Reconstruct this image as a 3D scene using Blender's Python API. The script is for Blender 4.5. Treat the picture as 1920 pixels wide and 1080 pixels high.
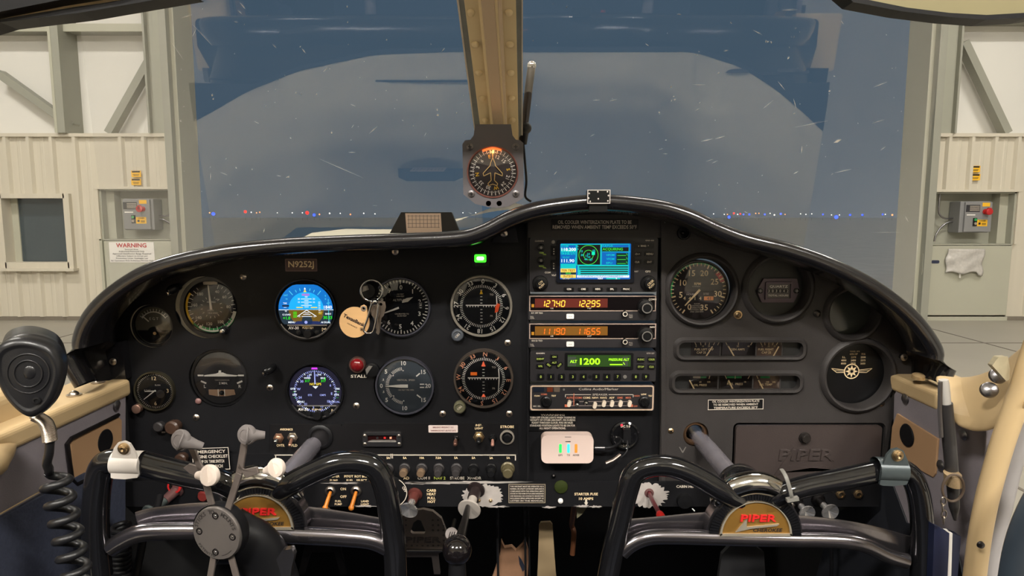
import bpy, math, random
from math import sin, cos, tan, radians as R, pi, atan2, sqrt, hypot
from mathutils import Vector as V, Matrix as M
from mathutils.geometry import tessellate_polygon
random.seed(7)
for o in list(bpy.data.objects): bpy.data.objects.remove(o)
SC = bpy.context.scene
COL = SC.collection

# ---------------------------------------------------------------- camera
EYE = V((0, 0, 1.6)); FPX = 1200.0; PITCH = R(6.4)
cam = bpy.data.cameras.new('camera'); camo = bpy.data.objects.new('camera', cam); COL.objects.link(camo)
cam.sensor_width = 36; cam.lens = 36 * FPX / 1920; cam.clip_start = 0.02; cam.clip_end = 2000
camo.location = EYE; camo.rotation_euler = (pi / 2 - PITCH, 0, 0); SC.camera = camo
SC.view_settings.view_transform = 'Standard'
try: SC.view_settings.look = 'None'
except Exception: pass
SC.view_settings.gamma = 1; SC.view_settings.use_curve_mapping = False
SC.view_settings.exposure = 0.0

# ---------------------------------------------------------------- sky: a deep blue night over the airfield
w = bpy.data.worlds.new('night'); SC.world = w; w.use_nodes = True
nt = w.node_tree; bg = nt.nodes['Background']
bg.inputs[0].default_value = (0.060, 0.100, 0.146, 1); bg.inputs[1].default_value = 1.0

def area(name, loc, size, sizey, power, col, rot=(0, 0, 0)):
    l = bpy.data.lights.new(name, 'AREA'); l.shape = 'RECTANGLE'; l.size = size; l.size_y = sizey
    l.energy = power; l.color = col
    o = bpy.data.objects.new(name, l); COL.objects.link(o); o.location = loc; o.rotation_euler = rot
    return o
WARM = (1.0, 0.95, 0.88)
# rows of high-bay lamps under the hangar roof, in front of and behind the aircraft
for i, (x, y, p) in enumerate([(-7, 5.2, 310), (7, 5.2, 310), (-2.5, 3.2, 115), (2.5, 3.2, 115), (-5, -5, 900), (5, -5, 900), (0, -6, 1000)]):
    area('high bay lamp light', (x, y, 7.6), 1.6, 0.5, p, WARM)

sl = bpy.data.lights.new('apron_fill_sun', 'SUN'); sl.energy = .30; sl.color = (.82, .93, 1); sl.angle = .02  # added fill sun that brightens the apron outside, no moon is seen
so_ = bpy.data.objects.new('apron_fill_sun', sl); COL.objects.link(so_); so_.rotation_euler = (R(40), 0, R(12))
# ---------------------------------------------------------------- pixel rays -> points on real planes
_F = V((0, cos(PITCH), -sin(PITCH))); _U = V((0, sin(PITCH), cos(PITCH)))
def ray(px, py): return _F + V(((px - 960) / FPX, 0, 0)) - _U * ((py - 540) / FPX)
def at(px, py, Y):
    d = ray(px, py); return EYE + d * (Y / d.y)
def atx(px, py, X):
    d = ray(px, py); return EYE + d * (X / d.x)
def atz(px, py, Z):
    d = ray(px, py); return EYE + d * ((Z - 1.6) / d.z)
def pxs(px, py, Y): return (Y / ray(px, py).y) / FPX      # metres per pixel there
def frame(px, py, Y, rx=0, ry=0, rz=0):
    s = pxs(px, py, Y)
    return M.Translation(at(px, py, Y)) @ M.Rotation(R(rz), 4, 'Z') @ M.Rotation(R(ry), 4, 'Y') @ M.Rotation(R(rx), 4, 'X') @ M.Scale(s, 4)

# ---------------------------------------------------------------- materials
def lin(c): return tuple(((x / 255 / 12.92) if x / 255 <= .04045 else ((x / 255 + .055) / 1.055) ** 2.4) for x in c)
MATS = {}
def mat(name, rgb, rough=.5, metal=0, emit=0, var=.12, scale=40, bump=0, bscale=None, trans=0, spec=.5, coat=0, stretch=None, alpha=1):
    if name in MATS: return MATS[name]
    m = bpy.data.materials.new(name); m.use_nodes = True; t = m.node_tree; b = t.nodes['Principled BSDF']
    c = lin(rgb); L = t.links
    b.inputs['Base Color'].default_value = (*c, 1); b.inputs['Roughness'].default_value = rough
    b.inputs['Metallic'].default_value = metal; b.inputs['Specular IOR Level'].default_value = spec
    if coat: b.inputs['Coat Weight'].default_value = coat; b.inputs['Coat Roughness'].default_value = .08
    if emit:
        b.inputs['Emission Color'].default_value = (*c, 1); b.inputs['Emission Strength'].default_value = emit
        b.inputs['Base Color'].default_value = (0, 0, 0, 1)
    elif var or bump:
        tc = t.nodes.new('ShaderNodeTexCoord'); n = t.nodes.new('ShaderNodeTexNoise')
        mp = t.nodes.new('ShaderNodeMapping'); L.new(tc.outputs['Object'], mp.inputs[0]); L.new(mp.outputs[0], n.inputs['Vector'])
        if stretch: mp.inputs['Scale'].default_value = stretch
        n.inputs['Scale'].default_value = scale; n.inputs['Detail'].default_value = 5
        if var:
            mx = t.nodes.new('ShaderNodeMix'); mx.data_type = 'RGBA'
            mx.inputs[6].default_value = (*[x * (1 - var) for x in c], 1); mx.inputs[7].default_value = (*[min(1, x * (1 + var)) for x in c], 1)
            L.new(n.outputs['Fac'], mx.inputs[0]); L.new(mx.outputs[2], b.inputs['Base Color'])
        if bump:
            bn = t.nodes.new('ShaderNodeBump'); bn.inputs['Strength'].default_value = bump; bn.inputs['Distance'].default_value = .001
            n2 = t.nodes.new('ShaderNodeTexNoise'); n2.inputs['Scale'].default_value = bscale or scale; n2.inputs['Detail'].default_value = 3
            L.new(tc.outputs['Object'], n2.inputs['Vector']); L.new(n2.outputs['Fac'], bn.inputs['Height']); L.new(bn.outputs[0], b.inputs['Normal'])
    MATS[name] = m; return m
def glassmat(name, k, rough=0.02, tint=(1, 1, 1)):
    if name in MATS: return MATS[name]
    m = bpy.data.materials.new(name); m.use_nodes = True; t = m.node_tree; t.nodes.clear(); L = t.links
    o = t.nodes.new('ShaderNodeOutputMaterial'); mx = t.nodes.new('ShaderNodeMixShader'); tr = t.nodes.new('ShaderNodeBsdfTransparent')
    g = t.nodes.new('ShaderNodeBsdfGlossy'); g.inputs['Roughness'].default_value = rough; tr.inputs[0].default_value = (*tint, 1)
    lw = t.nodes.new('ShaderNodeFresnel'); lw.inputs[0].default_value = 1.5
    mu = t.nodes.new('ShaderNodeMath'); mu.operation = 'MULTIPLY_ADD'; mu.inputs[1].default_value = k; mu.inputs[2].default_value = k * .03; mu.use_clamp = True
    L.new(lw.outputs[0], mu.inputs[0]); L.new(mu.outputs[0], mx.inputs[0]); L.new(tr.outputs[0], mx.inputs[1]); L.new(g.outputs[0], mx.inputs[2]); L.new(mx.outputs[0], o.inputs[0])
    MATS[name] = m; return m

BLK = mat('black painted panel', (22, 22, 24), .5, spec=.2, var=.15, scale=90, bump=.12, bscale=900)
MOULD = mat('charcoal moulded vinyl', (54, 51, 50), .45, spec=.3, var=.12, scale=60, bump=.35, bscale=1300)
GLOSS = mat('glossy black padding', (24, 23, 25), .20, var=.2, scale=50, bump=.12, bscale=500, coat=.5)
CASE = mat('matte black plastic', (20, 20, 22), .45, spec=.3, var=.1)
KNOB = mat('black bakelite', (20, 20, 21), .3, spec=.35, var=.1)
FACE = mat('black dial face', (15, 16, 18), .7, spec=.1, var=.05)
RFACE = mat('charcoal dial face', (44, 38, 37), .6, spec=.1, var=.08)
WHT = mat('white dial paint', (232, 228, 220), .6, var=.03)
CRMP = mat('cream dial paint', (240, 215, 170), .6, var=.03)
YEL = mat('yellow paint', (235, 190, 30), .6, var=.03)
GRN = mat('green paint', (40, 150, 80), .6, var=.03)
RED = mat('red paint', (190, 35, 35), .5, var=.03)
ORG = mat('orange paint', (240, 90, 40), .5, var=.03)
CHR = mat('polished chrome', (205, 203, 200), .14, 1, var=.05)
ALU = mat('brushed aluminium', (150, 148, 150), .32, 1, var=.12, scale=70)
DALU = mat('dull cast aluminium', (120, 112, 108), .48, .8, var=.15, scale=60, bump=.2, bscale=400)
STL = mat('screw steel', (200, 188, 175), .3, 1, var=.1)
BRS = mat('brass', (205, 178, 138), .32, 1, var=.12)
DSTL = mat('dark steel', (75, 72, 72), .35, 1, var=.15)
BEZ = mat('grey bezel rim', (150, 146, 140), .35, .6, var=.08)
CREAM = mat('cream cockpit enamel', (196, 170, 128), .42, var=.07, scale=14)
GLS = glassmat('instrument glass', .8)
WS = glassmat('windshield acrylic', 2.0)
INK = mat('printed white lettering', (205, 195, 180), .6, var=.02)
BINK = mat('printed black lettering', (20, 18, 18), .6, var=.02)
WORN = mat('bare worn metal', (190, 182, 176), .5, .3, var=.2, scale=120)
def em(name, rgb, s=1.0): return mat('lit ' + name, rgb, .5, emit=s)

# ---------------------------------------------------------------- text glyph cache
_TX = {}
def textmesh(s, bold):
    k = (s, bold)
    if k in _TX: return _TX[k]
    cu = bpy.data.curves.new('t', 'FONT'); cu.body = s; cu.size = 1; cu.resolution_u = 2; cu.offset = bold
    cu.align_x = 'CENTER'; cu.align_y = 'CENTER'; cu.fill_mode = 'FRONT'
    o = bpy.data.objects.new('t', cu); COL.objects.link(o)
    dg = bpy.context.evaluated_depsgraph_get(); dg.update()
    me = bpy.data.meshes.new_from_object(o.evaluated_get(dg))
    vs = [tuple(v.co) for v in me.vertices]; fs = [tuple(p.vertices) for p in me.polygons]
    bpy.data.objects.remove(o); bpy.data.curves.remove(cu); bpy.data.meshes.remove(me)
    if vs:
        x0 = min(v[0] for v in vs); x1 = max(v[0] for v in vs); y0 = min(v[1] for v in vs); y1 = max(v[1] for v in vs)
        vs = [(v[0] - (x0 + x1) / 2, v[1] - (y0 + y1) / 2) for v in vs]
        _TX[k] = (vs, fs, x1 - x0, y1 - y0)
    else: _TX[k] = ([], [], 0, 0)
    return _TX[k]

def smooth(pts, n=6, closed=False):
    P = [V(p) for p in pts]; N = len(P); out = []
    rng = range(N if closed else N - 1)
    for i in rng:
        g = (lambda k: P[k % N]) if closed else (lambda k: P[max(0, min(N - 1, k))])
        p0, p1, p2, p3 = g(i - 1), g(i), g(i + 1), g(i + 2)
        for j in range(n):
            t = j / n; t2 = t * t; t3 = t2 * t
            out.append(.5 * ((2 * p1) + (-p0 + p2) * t + (2 * p0 - 5 * p1 + 4 * p2 - p3) * t2 + (-p0 + 3 * p1 - 3 * p2 + p3) * t3))
    if not closed: out.append(P[-1])
    return out
def circ(cx, cz, r, n=48): return [(cx + r * cos(2 * pi * i / n), cz + r * sin(2 * pi * i / n)) for i in range(n)]
def rrect(cx, cz, w_, h, r, n=5):
    o = []
    for sx, sz, a in ((1, 1, 0), (-1, 1, 90), (-1, -1, 180), (1, -1, 270)):
        for i in range(n + 1):
            t = R(a + 90 * i / n); o.append((cx + sx * (w_ / 2 - r) + r * cos(t), cz + sz * (h / 2 - r) + r * sin(t)))
    return o

class MB:
    def __init__(s, F=None): s.F = F or M.Identity(4); s.v = []; s.f = []; s.mi = []; s.sm = []; s.m = []
    def mx(s, m):
        if m not in s.m: s.m.append(m)
        return s.m.index(m)
    def add(s, vs, fs, m, sm=False, T=None):
        b = len(s.v); F = s.F @ T if T is not None else s.F; k = s.mx(m)
        s.v += [F @ V(p) for p in vs]; s.f += [tuple(b + i for i in f) for f in fs]; s.mi += [k] * len(fs); s.sm += [sm] * len(fs); return s
    def box(s, c, d, m, ry=0, T=None):
        x, y, z = [k / 2 for k in d]; q = M.Translation(V(c)) @ M.Rotation(R(ry), 4, 'Y')
        if T is not None: q = T @ q
        vs = [(a, b, e) for a in (-x, x) for b in (-y, y) for e in (-z, z)]
        return s.add(vs, [(0, 1, 3, 2), (4, 6, 7, 5), (0, 4, 5, 1), (2, 3, 7, 6), (0, 2, 6, 4), (1, 5, 7, 3)], m, T=q)
    def hexa(s, p8, m):   # 4 bottom then 4 top, world/frame points
        return s.add(p8, [(0, 3, 2, 1), (4, 5, 6, 7), (0, 1, 5, 4), (1, 2, 6, 5), (2, 3, 7, 6), (3, 0, 4, 7)], m)
    def prism(s, poly, y0, y1, m, holes=(), side=None, T=None):
        loops = [[V((x, z, 0)) for x, z in poly]] + [[V((x, z, 0)) for x, z in h] for h in holes]
        allp = [p for l in loops for p in l]; tr = tessellate_polygon(loops); N = len(allp); fs = []
        for t in tr:
            a, b, c = [allp[i] for i in t]; k = (b - a).cross(c - a).z
            if abs(k) < 1e-14: continue
            q = tuple(t) if k > 0 else tuple(reversed(t)); fs.append(q)
        vs = [(p.x, y0, p.y) for p in allp]; s.add(vs, fs, m, T=T)
        if y1 is None: return s
        s.add([(p.x, y1, p.y) for p in allp], [tuple(reversed(q)) for q in fs], m, T=T)
        for li, l in enumerate(loops):
            A = sum(l[i].x * l[(i + 1) % len(l)].y - l[(i + 1) % len(l)].x * l[i].y for i in range(len(l)))
            n = len(l); vs = [(p.x, y0, p.y) for p in l] + [(p.x, y1, p.y) for p in l]
            fs2 = [(i, n + i, n + (i + 1) % n, (i + 1) % n) if ((A > 0) == (li == 0)) else (i, (i + 1) % n, n + (i + 1) % n, n + i) for i in range(n)]
            s.add(vs, fs2, side or m, n > 14, T=T)
        return s
    def flat(s, poly, y, m, holes=()): return s.prism(poly, y, None, m, holes)
    def lathe(s, c, prof, m, n=40, axis=(0, -1, 0), cap=True, sx=1):
        q = V((0, 0, 1)).rotation_difference(V(axis).normalized()).to_matrix().to_4x4(); q = M.Translation(V(c)) @ q
        vs = []; fs = []
        for r, h in prof: vs += [(r * cos(2 * pi * i / n) * sx, r * sin(2 * pi * i / n), h) for i in range(n)]
        for k in range(len(prof) - 1):
            for i in range(n): fs.append((k * n + i, k * n + (i + 1) % n, (k + 1) * n + (i + 1) % n, (k + 1) * n + i))
        if cap:
            if prof[0][0] > 0: fs.append(tuple(reversed(range(n))))
            if prof[-1][0] > 0: fs.append(tuple((len(prof) - 1) * n + i for i in range(n)))
        return s.add(vs, fs, m, True, T=q)
    def cyl(s, p0, p1, r0, m, r1=None, n=24):
        p0 = V(p0); p1 = V(p1); d = p1 - p0
        return s.lathe(p0, [(r0, 0), (r0 if r1 is None else r1, d.length)], m, n, d)
    def ball(s, c, r, m, sc=(1, 1, 1), n=24, axis=(0, 0, 1)):
        k = n // 2; prof = [(r * sin(pi * i / k), -r * cos(pi * i / k)) for i in range(k + 1)]
        vs = []; fs = []
        for rr, h in prof: vs += [(c[0] + rr * cos(2 * pi * i / n) * sc[0], c[1] + rr * sin(2 * pi * i / n) * sc[1], c[2] + h * sc[2]) for i in range(n)]
        for j in range(k):
            for i in range(n): fs.append((j * n + i, j * n + (i + 1) % n, (j + 1) * n + (i + 1) % n, (j + 1) * n + i))
        return s.add(vs, fs, m, True)
    def tube(s, pts, r, m, n=14, closed=False, cap=True, sec=None, up=None):
        P = [V(p) for p in pts]; N = len(P); rr = r if isinstance(r, (list, tuple)) else [r] * N
        T = []
        for i in range(N):
            a = P[(i - 1) % N] if closed else P[max(0, i - 1)]; b = P[(i + 1) % N] if closed else P[min(N - 1, i + 1)]
            T.append((b - a).normalized())
        u = V(up) if up else (V((0, -1, 0)) if abs(T[0].y) < .8 else V((0, 0, 1)))
        vs = []; fs = []
        for i in range(N):
            if up: u = V(up)
            u = (u - T[i] * u.dot(T[i])).normalized(); w_ = T[i].cross(u)
            for j in range(n):
                a = 2 * pi * j / n; ca, sa = cos(a), sin(a)
                if sec: ca *= sec[0]; sa *= sec[1]
                vs.append(P[i] + (u * ca + w_ * sa) * rr[i])
        K = N if closed else N - 1
        for i in range(K):
            for j in range(n):
                a = i * n + j; b = i * n + (j + 1) % n; c = ((i + 1) % N) * n + (j + 1) % n; d = ((i + 1) % N) * n + j
                fs.append((a, b, c, d))
        if cap and not closed: fs += [tuple(reversed(range(n))), tuple((N - 1) * n + j for j in range(n))]
        return s.add(vs, fs, m, True)
    def grid(s, rows, m, sm=True, flip=False):
        n = len(rows[0]); vs = [p for r in rows for p in r]; fs = []
        for i in range(len(rows) - 1):
            for j in range(n - 1):
                q = (i * n + j, i * n + j + 1, (i + 1) * n + j + 1, (i + 1) * n + j); fs.append(tuple(reversed(q)) if flip else q)
        return s.add(vs, fs, m, sm)
    def text(s, t, x, z, h, m, y=0, rot=0, wid=None, bold=0.0, T=None, shear=0, depth=0):
        """h = cap height; wid = total width, both in frame units; rot clockwise degrees"""
        vs, fs, w0, h0 = textmesh(t, bold)
        if not vs: return s
        base = textmesh('H', bold)[3] if len(t.split('\n')) == 1 else None
        k = h / (base or h0) if base else h / h0
        kx = (wid / w0) if wid else k; a = R(-rot); out = []
        for vx, vz in vs:
            X = vx * kx + vz * k * shear; Z = vz * k; out.append((x + X * cos(a) - Z * sin(a), y, z + X * sin(a) + Z * cos(a)))
        return s.add(out, fs, m, T=T)
    def ptext(s, t, a, r, h, m, y=0, up=True, bold=0.0, wid=None, flip=False):
        return s.text(t, r * sin(R(a)), r * cos(R(a)), h, m, y, (0 if up else a) + (180 if flip else 0), wid, bold)
    def tick(s, a, r0, r1, w_, m, y=0):
        sa, ca = sin(R(a)), cos(R(a)); q = w_ / 2
        P = [(r0 * sa - q * ca, r0 * ca + q * sa), (r0 * sa + q * ca, r0 * ca - q * sa), (r1 * sa + q * ca, r1 * ca - q * sa), (r1 * sa - q * ca, r1 * ca + q * sa)]
        return s.flat(P, y, m)
    def arc(s, r0, r1, a0, a1, m, y=0, n=24):
        A = [a0 + (a1 - a0) * i / n for i in range(n + 1)]
        return s.flat([(r0 * sin(R(a)), r0 * cos(R(a))) for a in A] + [(r1 * sin(R(a)), r1 * cos(R(a))) for a in reversed(A)], y, m)
    def line(s, x0, z0, x1, z1, w_, m, y=0):
        d = hypot(x1 - x0, z1 - z0); nx, nz = -(z1 - z0) / d * w_ / 2, (x1 - x0) / d * w_ / 2
        return s.flat([(x0 + nx, z0 + nz), (x0 - nx, z0 - nz), (x1 - nx, z1 - nz), (x1 + nx, z1 + nz)], y, m)
    def rect(s, x, z, w_, h, m, y=0): return s.flat([(x - w_ / 2, z - h / 2), (x + w_ / 2, z - h / 2), (x + w_ / 2, z + h / 2), (x - w_ / 2, z + h / 2)], y, m)
    def outline(s, x, z, w_, h, t, m, y=0):
        return s.flat([(x - w_ / 2, z - h / 2), (x + w_ / 2, z - h / 2), (x + w_ / 2, z + h / 2), (x - w_ / 2, z + h / 2)], y, m,
                      [[(x - w_ / 2 + t, z - h / 2 + t), (x + w_ / 2 - t, z - h / 2 + t), (x + w_ / 2 - t, z + h / 2 - t), (x - w_ / 2 + t, z + h / 2 - t)]])

def wloc(o):
    p = V((0, 0, 0))
    while o: p += o.location; o = o.parent
    return p
def tag(o, label=None, cat=None, group=None, kind=None):
    if label: o['label'] = label
    if cat: o['category'] = cat
    if group: o['group'] = group
    if kind: o['kind'] = kind
    return o
def thing(name, label, cat, loc, group=None):
    o = bpy.data.objects.new(name, None); o.empty_display_size = .02; COL.objects.link(o); o.location = loc
    return tag(o, label, cat, group)
def put(mb, name, parent=None, label=None, cat=None, group=None, kind=None, bevel=0, seg=2, ang=38, sub=0):
    if parent is not None: org = wloc(parent)
    else:
        xs = [v.x for v in mb.v]; ys = [v.y for v in mb.v]; zs = [v.z for v in mb.v]
        org = V(((min(xs) + max(xs)) / 2, (min(ys) + max(ys)) / 2, min(zs)))
    me = bpy.data.meshes.new(name); me.from_pydata([v - org for v in mb.v], [], mb.f); me.update()
    for m in mb.m: me.materials.append(m)
    for p, k, q in zip(me.polygons, mb.mi, mb.sm): p.material_index = k; p.use_smooth = q
    if any(mb.sm): me.set_sharp_from_angle(angle=R(ang))
    o = bpy.data.objects.new(name, me); COL.objects.link(o)
    if parent is not None: o.parent = parent
    else: o.location = org
    if bevel:
        b = o.modifiers.new('bevel', 'BEVEL'); b.width = bevel; b.segments = seg; b.limit_method = 'ANGLE'; b.angle_limit = R(40)
    if sub:
        b = o.modifiers.new('sub', 'SUBSURF'); b.levels = sub; b.render_levels = sub
    return tag(o, label, cat, group, kind)
def structure(mb, name, parent=None, bevel=0, sub=0): return put(mb, name, parent, kind='structure' if parent is None else None, bevel=bevel, sub=sub)
# ================================================================ HANGAR
YW = 9.8; FZ = 0.0
LINER = mat('white wall liner fabric', (222, 220, 213), .8, var=.05, scale=1.2)
CLAD = mat('cream ribbed cladding', (202, 195, 178), .55, var=.07, scale=2, stretch=(6, 1, .25))
SAGE = mat('sage grey steel paint', (160, 160, 146), .5, var=.06, scale=3)
BEAM = mat('grey green girt paint', (150, 150, 138), .5, var=.05, scale=4)
DOORP = mat('pale grey green door paint', (176, 175, 158), .5, var=.05, scale=2)
CONC = mat('sealed concrete', (150, 145, 134), .38, var=.10, scale=1.3, bump=.1, bscale=30)
ASPH = mat('pale concrete apron', (178, 176, 170), .6, var=.2, scale=2)
ELBOX = mat('grey electrical enamel', (132, 132, 132), .4, var=.04)
STICK = mat('yellow caution vinyl', (240, 185, 40), .5, var=.05)
SIGNW = mat('white sign plastic', (236, 232, 226), .5, var=.02)
def H(px, py, Y=YW): return at(px, py, Y)
def hx(px, py=400, Y=YW): return at(px, py, Y).x
def hz(py, Y=YW): return at(960, py, Y).z
def bx(mb, x0, x1, y0, y1, z0, z1, m):
    return mb.box(((x0 + x1) / 2, (y0 + y1) / 2, (z0 + z1) / 2), (abs(x1 - x0), abs(y1 - y0), abs(z1 - z0)), m)
# floor inside, apron outside
mb = MB(); bx(mb, -16, 16, -12, YW + .6, -.2, 0, CONC)
structure(mb, 'floor')
mb = MB()
JN = mat('floor joint filler', (105, 98, 88), .6)
for x in (-9, -6, -3, 0, 3, 6, 9): bx(mb, x - .012, x + .012, -11.9, YW + .5, 0.0, .003, JN)
for y in (-4, -1, 2, 5, 8): bx(mb, -15.9, 15.9, y - .012, y + .012, 0.0, .0032, JN)
structure(mb, 'trim_1')
mb = MB(); bx(mb, -400, 400, YW + .6, 700, -.3, -.02, ASPH)
structure(mb, 'ground')
XL = hx(330, 400); XR = hx(1738, 400)      # door opening sides
ZL = hz(257)
def corr(mb, x0, x1, z0, z1, Y, m, pitch=.345, rib=.045, d=.055, ph=0):
    """ribbed sheet: flat with small trapezoid ribs toward the room"""
    xs = [x0]; ys = [0]; k = math.ceil((x0 - ph) / pitch)
    while True:
        c = ph + k * pitch; k += 1
        if c + rib > x1: break
        if c - rib < x0: continue
        xs += [c - rib, c - rib * .5, c + rib * .5, c + rib]; ys += [0, -d, -d, 0]
        if c + pitch * .5 + .02 < x1:
            q = c + pitch * .42; xs += [q, q + .012, q + .05, q + .062]; ys += [0, -.006, -.006, 0]
    xs.append(x1); ys.append(0)
    rows = [[V((x, Y + y, z)) for x, y in zip(xs, ys)] for z in (z0, z1)]
    mb.grid(rows, m, sm=False); bx(mb, x0, x1, Y + .001, Y + .03, z0, z1, m); return mb
def hangar_side(sgn):
    side = 'left' if sgn < 0 else 'right'
    XJ = XL if sgn < 0 else XR; XO = sgn * 15.5
    lo, hi = min(XO, XJ), max(XO, XJ)
    mb = MB(); bx(mb, lo, hi, YW + .30, YW + .4, 0, 8.5, LINER); w = structure(mb, 'wall_' + side)
    if sgn < 0:
        wx = (hx(8), hx(128)); wz = (hz(495), hz(372)); cx_ = (hx(190), hx(328)); cz = hz(355)
    else:
        wx = None; cx_ = (hx(1738, 500), hx(1893, 500)); cz = hz(360)
    mb = MB()
    if wx:
        corr(mb, lo, wx[0], 0.06, ZL, YW, CLAD); corr(mb, wx[0], wx[1], wz[1], ZL, YW, CLAD); corr(mb, wx[0], wx[1], .06, wz[0], YW, CLAD)
        corr(mb, wx[1], cx_[0], .06, ZL, YW, CLAD)
        corr(mb, cx_[0], cx_[1], cz, ZL, YW, CLAD)
    else:
        corr(mb, cx_[1], hi, .06, ZL, YW, CLAD); corr(mb, cx_[0], cx_[1], cz, ZL, YW, CLAD)
    structure(mb, 'wall_' + side + '_cladding')
    mb = MB(); bx(mb, lo, hi if sgn < 0 else hi, YW - .06, YW + .3, ZL, ZL + .05, CLAD)
    bx(mb, lo, hi, YW - .03, YW + .02, 0, .06, mat('rusty base angle', (120, 112, 100), .6))
    structure(mb, 'trim_2')
    # door jamb: stacked steel channels
    mb = MB(); s = -sgn
    bx(mb, XJ - s * .02, XJ + s * .09, YW - .16, YW + .5, 0, 8.5, BEAM)
    bx(mb, XJ + s * .09, XJ + s * .15, YW - .05, YW + .5, 0, 8.5, DOORP)
    bx(mb, XJ - s * .26, XJ - s * .02, YW - .02, YW + .3, ZL + .05, 8.5, SAGE)
    bx(mb, XJ - s * .29, XJ - s * .26, YW - .10, YW + .3, ZL + .05, 8.5, BEAM)
    structure(mb, 'trim_3')
    # columns, girts, braces above the cladding
    cols = [(-6.75, -6.62), (-11.2, -11.07)] if sgn < 0 else [(8.05, 8.2), (11.4, 11.6)]
    for i, (a, b) in enumerate(cols):
        mb = MB(); bx(mb, a, b, YW - .12, YW + .3, ZL + .05, 8.5, BEAM); bx(mb, a - .02, a + .02 if sgn < 0 else b + .02, YW - .125, YW - .10, ZL + .05, 8.5, DOORP)
        put(mb, 'steel_column', None, ('grey steel column rising between the wall braces, ' if i == 0 else 'far grey steel column of the wall, ') + ('left of the hangar door' if sgn < 0 else 'right of the hangar door'), 'column')
    for k, zz in enumerate([hz(56), 6.3]):
        zz = zz if sgn < 0 else (hz(38) if k == 0 else 6.3)
        mb = MB(); bx(mb, lo, hi - .0, YW + .02, YW + .3, zz, zz + .09, BEAM); bx(mb, lo, hi, YW + .0, YW + .03, zz - .02, zz + .09, DOORP)
        put(mb, 'wall_girt', None, ('horizontal steel girt above the braces, ' if k == 0 else 'upper horizontal steel girt, ') + side + ' hangar wall', 'girt')
    br = [((0, 138), (140, 238), 'sloping down to the foot of the column'), ((296, 92), (207, 250), 'sloping down left beside the door jamb'), ((262, 0), (292, 34), 'short upper one cut by the picture top')] if sgn < 0 else \
         [((1804, 80), (1885, 250), 'sloping down right towards the cladding'), ((1960, 60), (2060, 250), 'outermost one')]
    for (p, q, d) in br:
        a = H(*p, YW + .12); b = H(*q, YW + .12); u = (b - a).normalized(); n = V((u.z, 0, -u.x)) * .055; mb = MB()
        e = V((0, .08, 0))
        mb.hexa([a - n - e, a + n - e, a + n + e, a - n + e, b - n - e, b + n - e, b + n + e, b - n + e], BEAM)
        put(mb, 'diagonal_brace', None, 'grey diagonal steel brace on the ' + side + ' wall, ' + d, 'brace')
    # recessed cabinet + lower door
    x0, x1 = cx_; zt = cz; zm = hz(448) if sgn < 0 else hz(457); d = .27
    cab = thing('equipment_alcove', 'open grey steel alcove holding the door control box, ' + side + ' of the hangar door', 'alcove', V(((x0 + x1) / 2, YW, zm)))
    mb = MB(); bx(mb, x0, x1, YW + d, YW + d + .02, zm, zt, SAGE); bx(mb, x0, x0 + .03, YW - .02, YW + d, zm, zt, SAGE); bx(mb, x1 - .03, x1, YW - .02, YW + d, zm, zt, SAGE)
    bx(mb, x0, x1, YW - .02, YW + d, zt - .02, zt, SAGE); bx(mb, x0, x1, YW - .02, YW + d, zm - .02, zm, SAGE)
    if sgn < 0: bx(mb, x0 + .03, x0 + .15, YW + .1, YW + d, zm, zt, DOORP)
    else: bx(mb, x1 - .16, x1 - .03, YW + .1, YW + d, zm, zt, DOORP)
    put(mb, 'housing', cab); mb = MB()
    bx(mb, x0 - .04, x0, YW - .05, YW + .02, zm - .02, zt + .03, CLAD); bx(mb, x1, x1 + .04, YW - .05, YW + .02, zm, zt + .03, CLAD); bx(mb, x0 - .04, x1 + .04, YW - .06, YW + .02, zt, zt + .035, CLAD)
    put(mb, 'face_trim', cab)
    dr = thing('steel_access_door', ('grey steel lower door carrying the warning sign, left of the hangar opening' if sgn < 0 else 'grey steel lower door with a plastic bag on it, right of the hangar opening'), 'door', V(((x0 + x1) / 2, YW, .05)))
    mb = MB(); bx(mb, x0 + .02, x1 - .01, YW - .03, YW + .02, .08, zm - .03, DOORP); put(mb, 'door_leaf', dr, bevel=.006)
    mb = MB(); bx(mb, x0 - .03, x0 + .01, YW - .05, YW + .03, .0, zm, DOORP); bx(mb, x0, x1, YW - .04, YW + .03, 0, .06, DOORP); put(mb, 'door_frame', dr)
    # control box
    ccx, ccy = ((264, 402) if sgn < 0 else (1823, 407)); F = frame(ccx, ccy, YW + .06)
    cb = thing('door_control_box', 'grey electrical control box with red button and yellow label, ' + side + ' alcove', 'control box', F.translation)
    mb = MB(F); mb.box((0, 9, 0), (56, 30, 58), ELBOX); put(mb, 'enclosure', cb, bevel=.01)
    q = -7 if sgn > 0 else 0
    mb = MB(F); mb.box((-2 if sgn < 0 else 4, -8, 0), (50, 4, 55), ELBOX); put(mb, 'cover_door', cb, bevel=.006)
    fx = 0 if sgn < 0 else 6
    mb = MB(F); mb.rect(-13 + fx, 16, 26, 13, mat('black data plate', (40, 40, 44), .5), -10.3)
    for i in range(4): mb.rect(-10 + fx, 20 - i * 2.6, 18, .9, INK, -10.5)
    mb.rect(-16 + fx, 4, 16, 2, SIGNW, -10.3); put(mb, 'data_plate', cb)
    mb = MB(F); mb.rect(11 + fx, 23, 14, 7, STICK, -10.3); put(mb, 'yellow_label', cb); mb = MB(F); mb.rect(4 + fx + 2, -11, 19, 12, STICK, -10.3); mb.rect(1 + fx, -12, 4, 4, BINK, -10.5)
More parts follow.
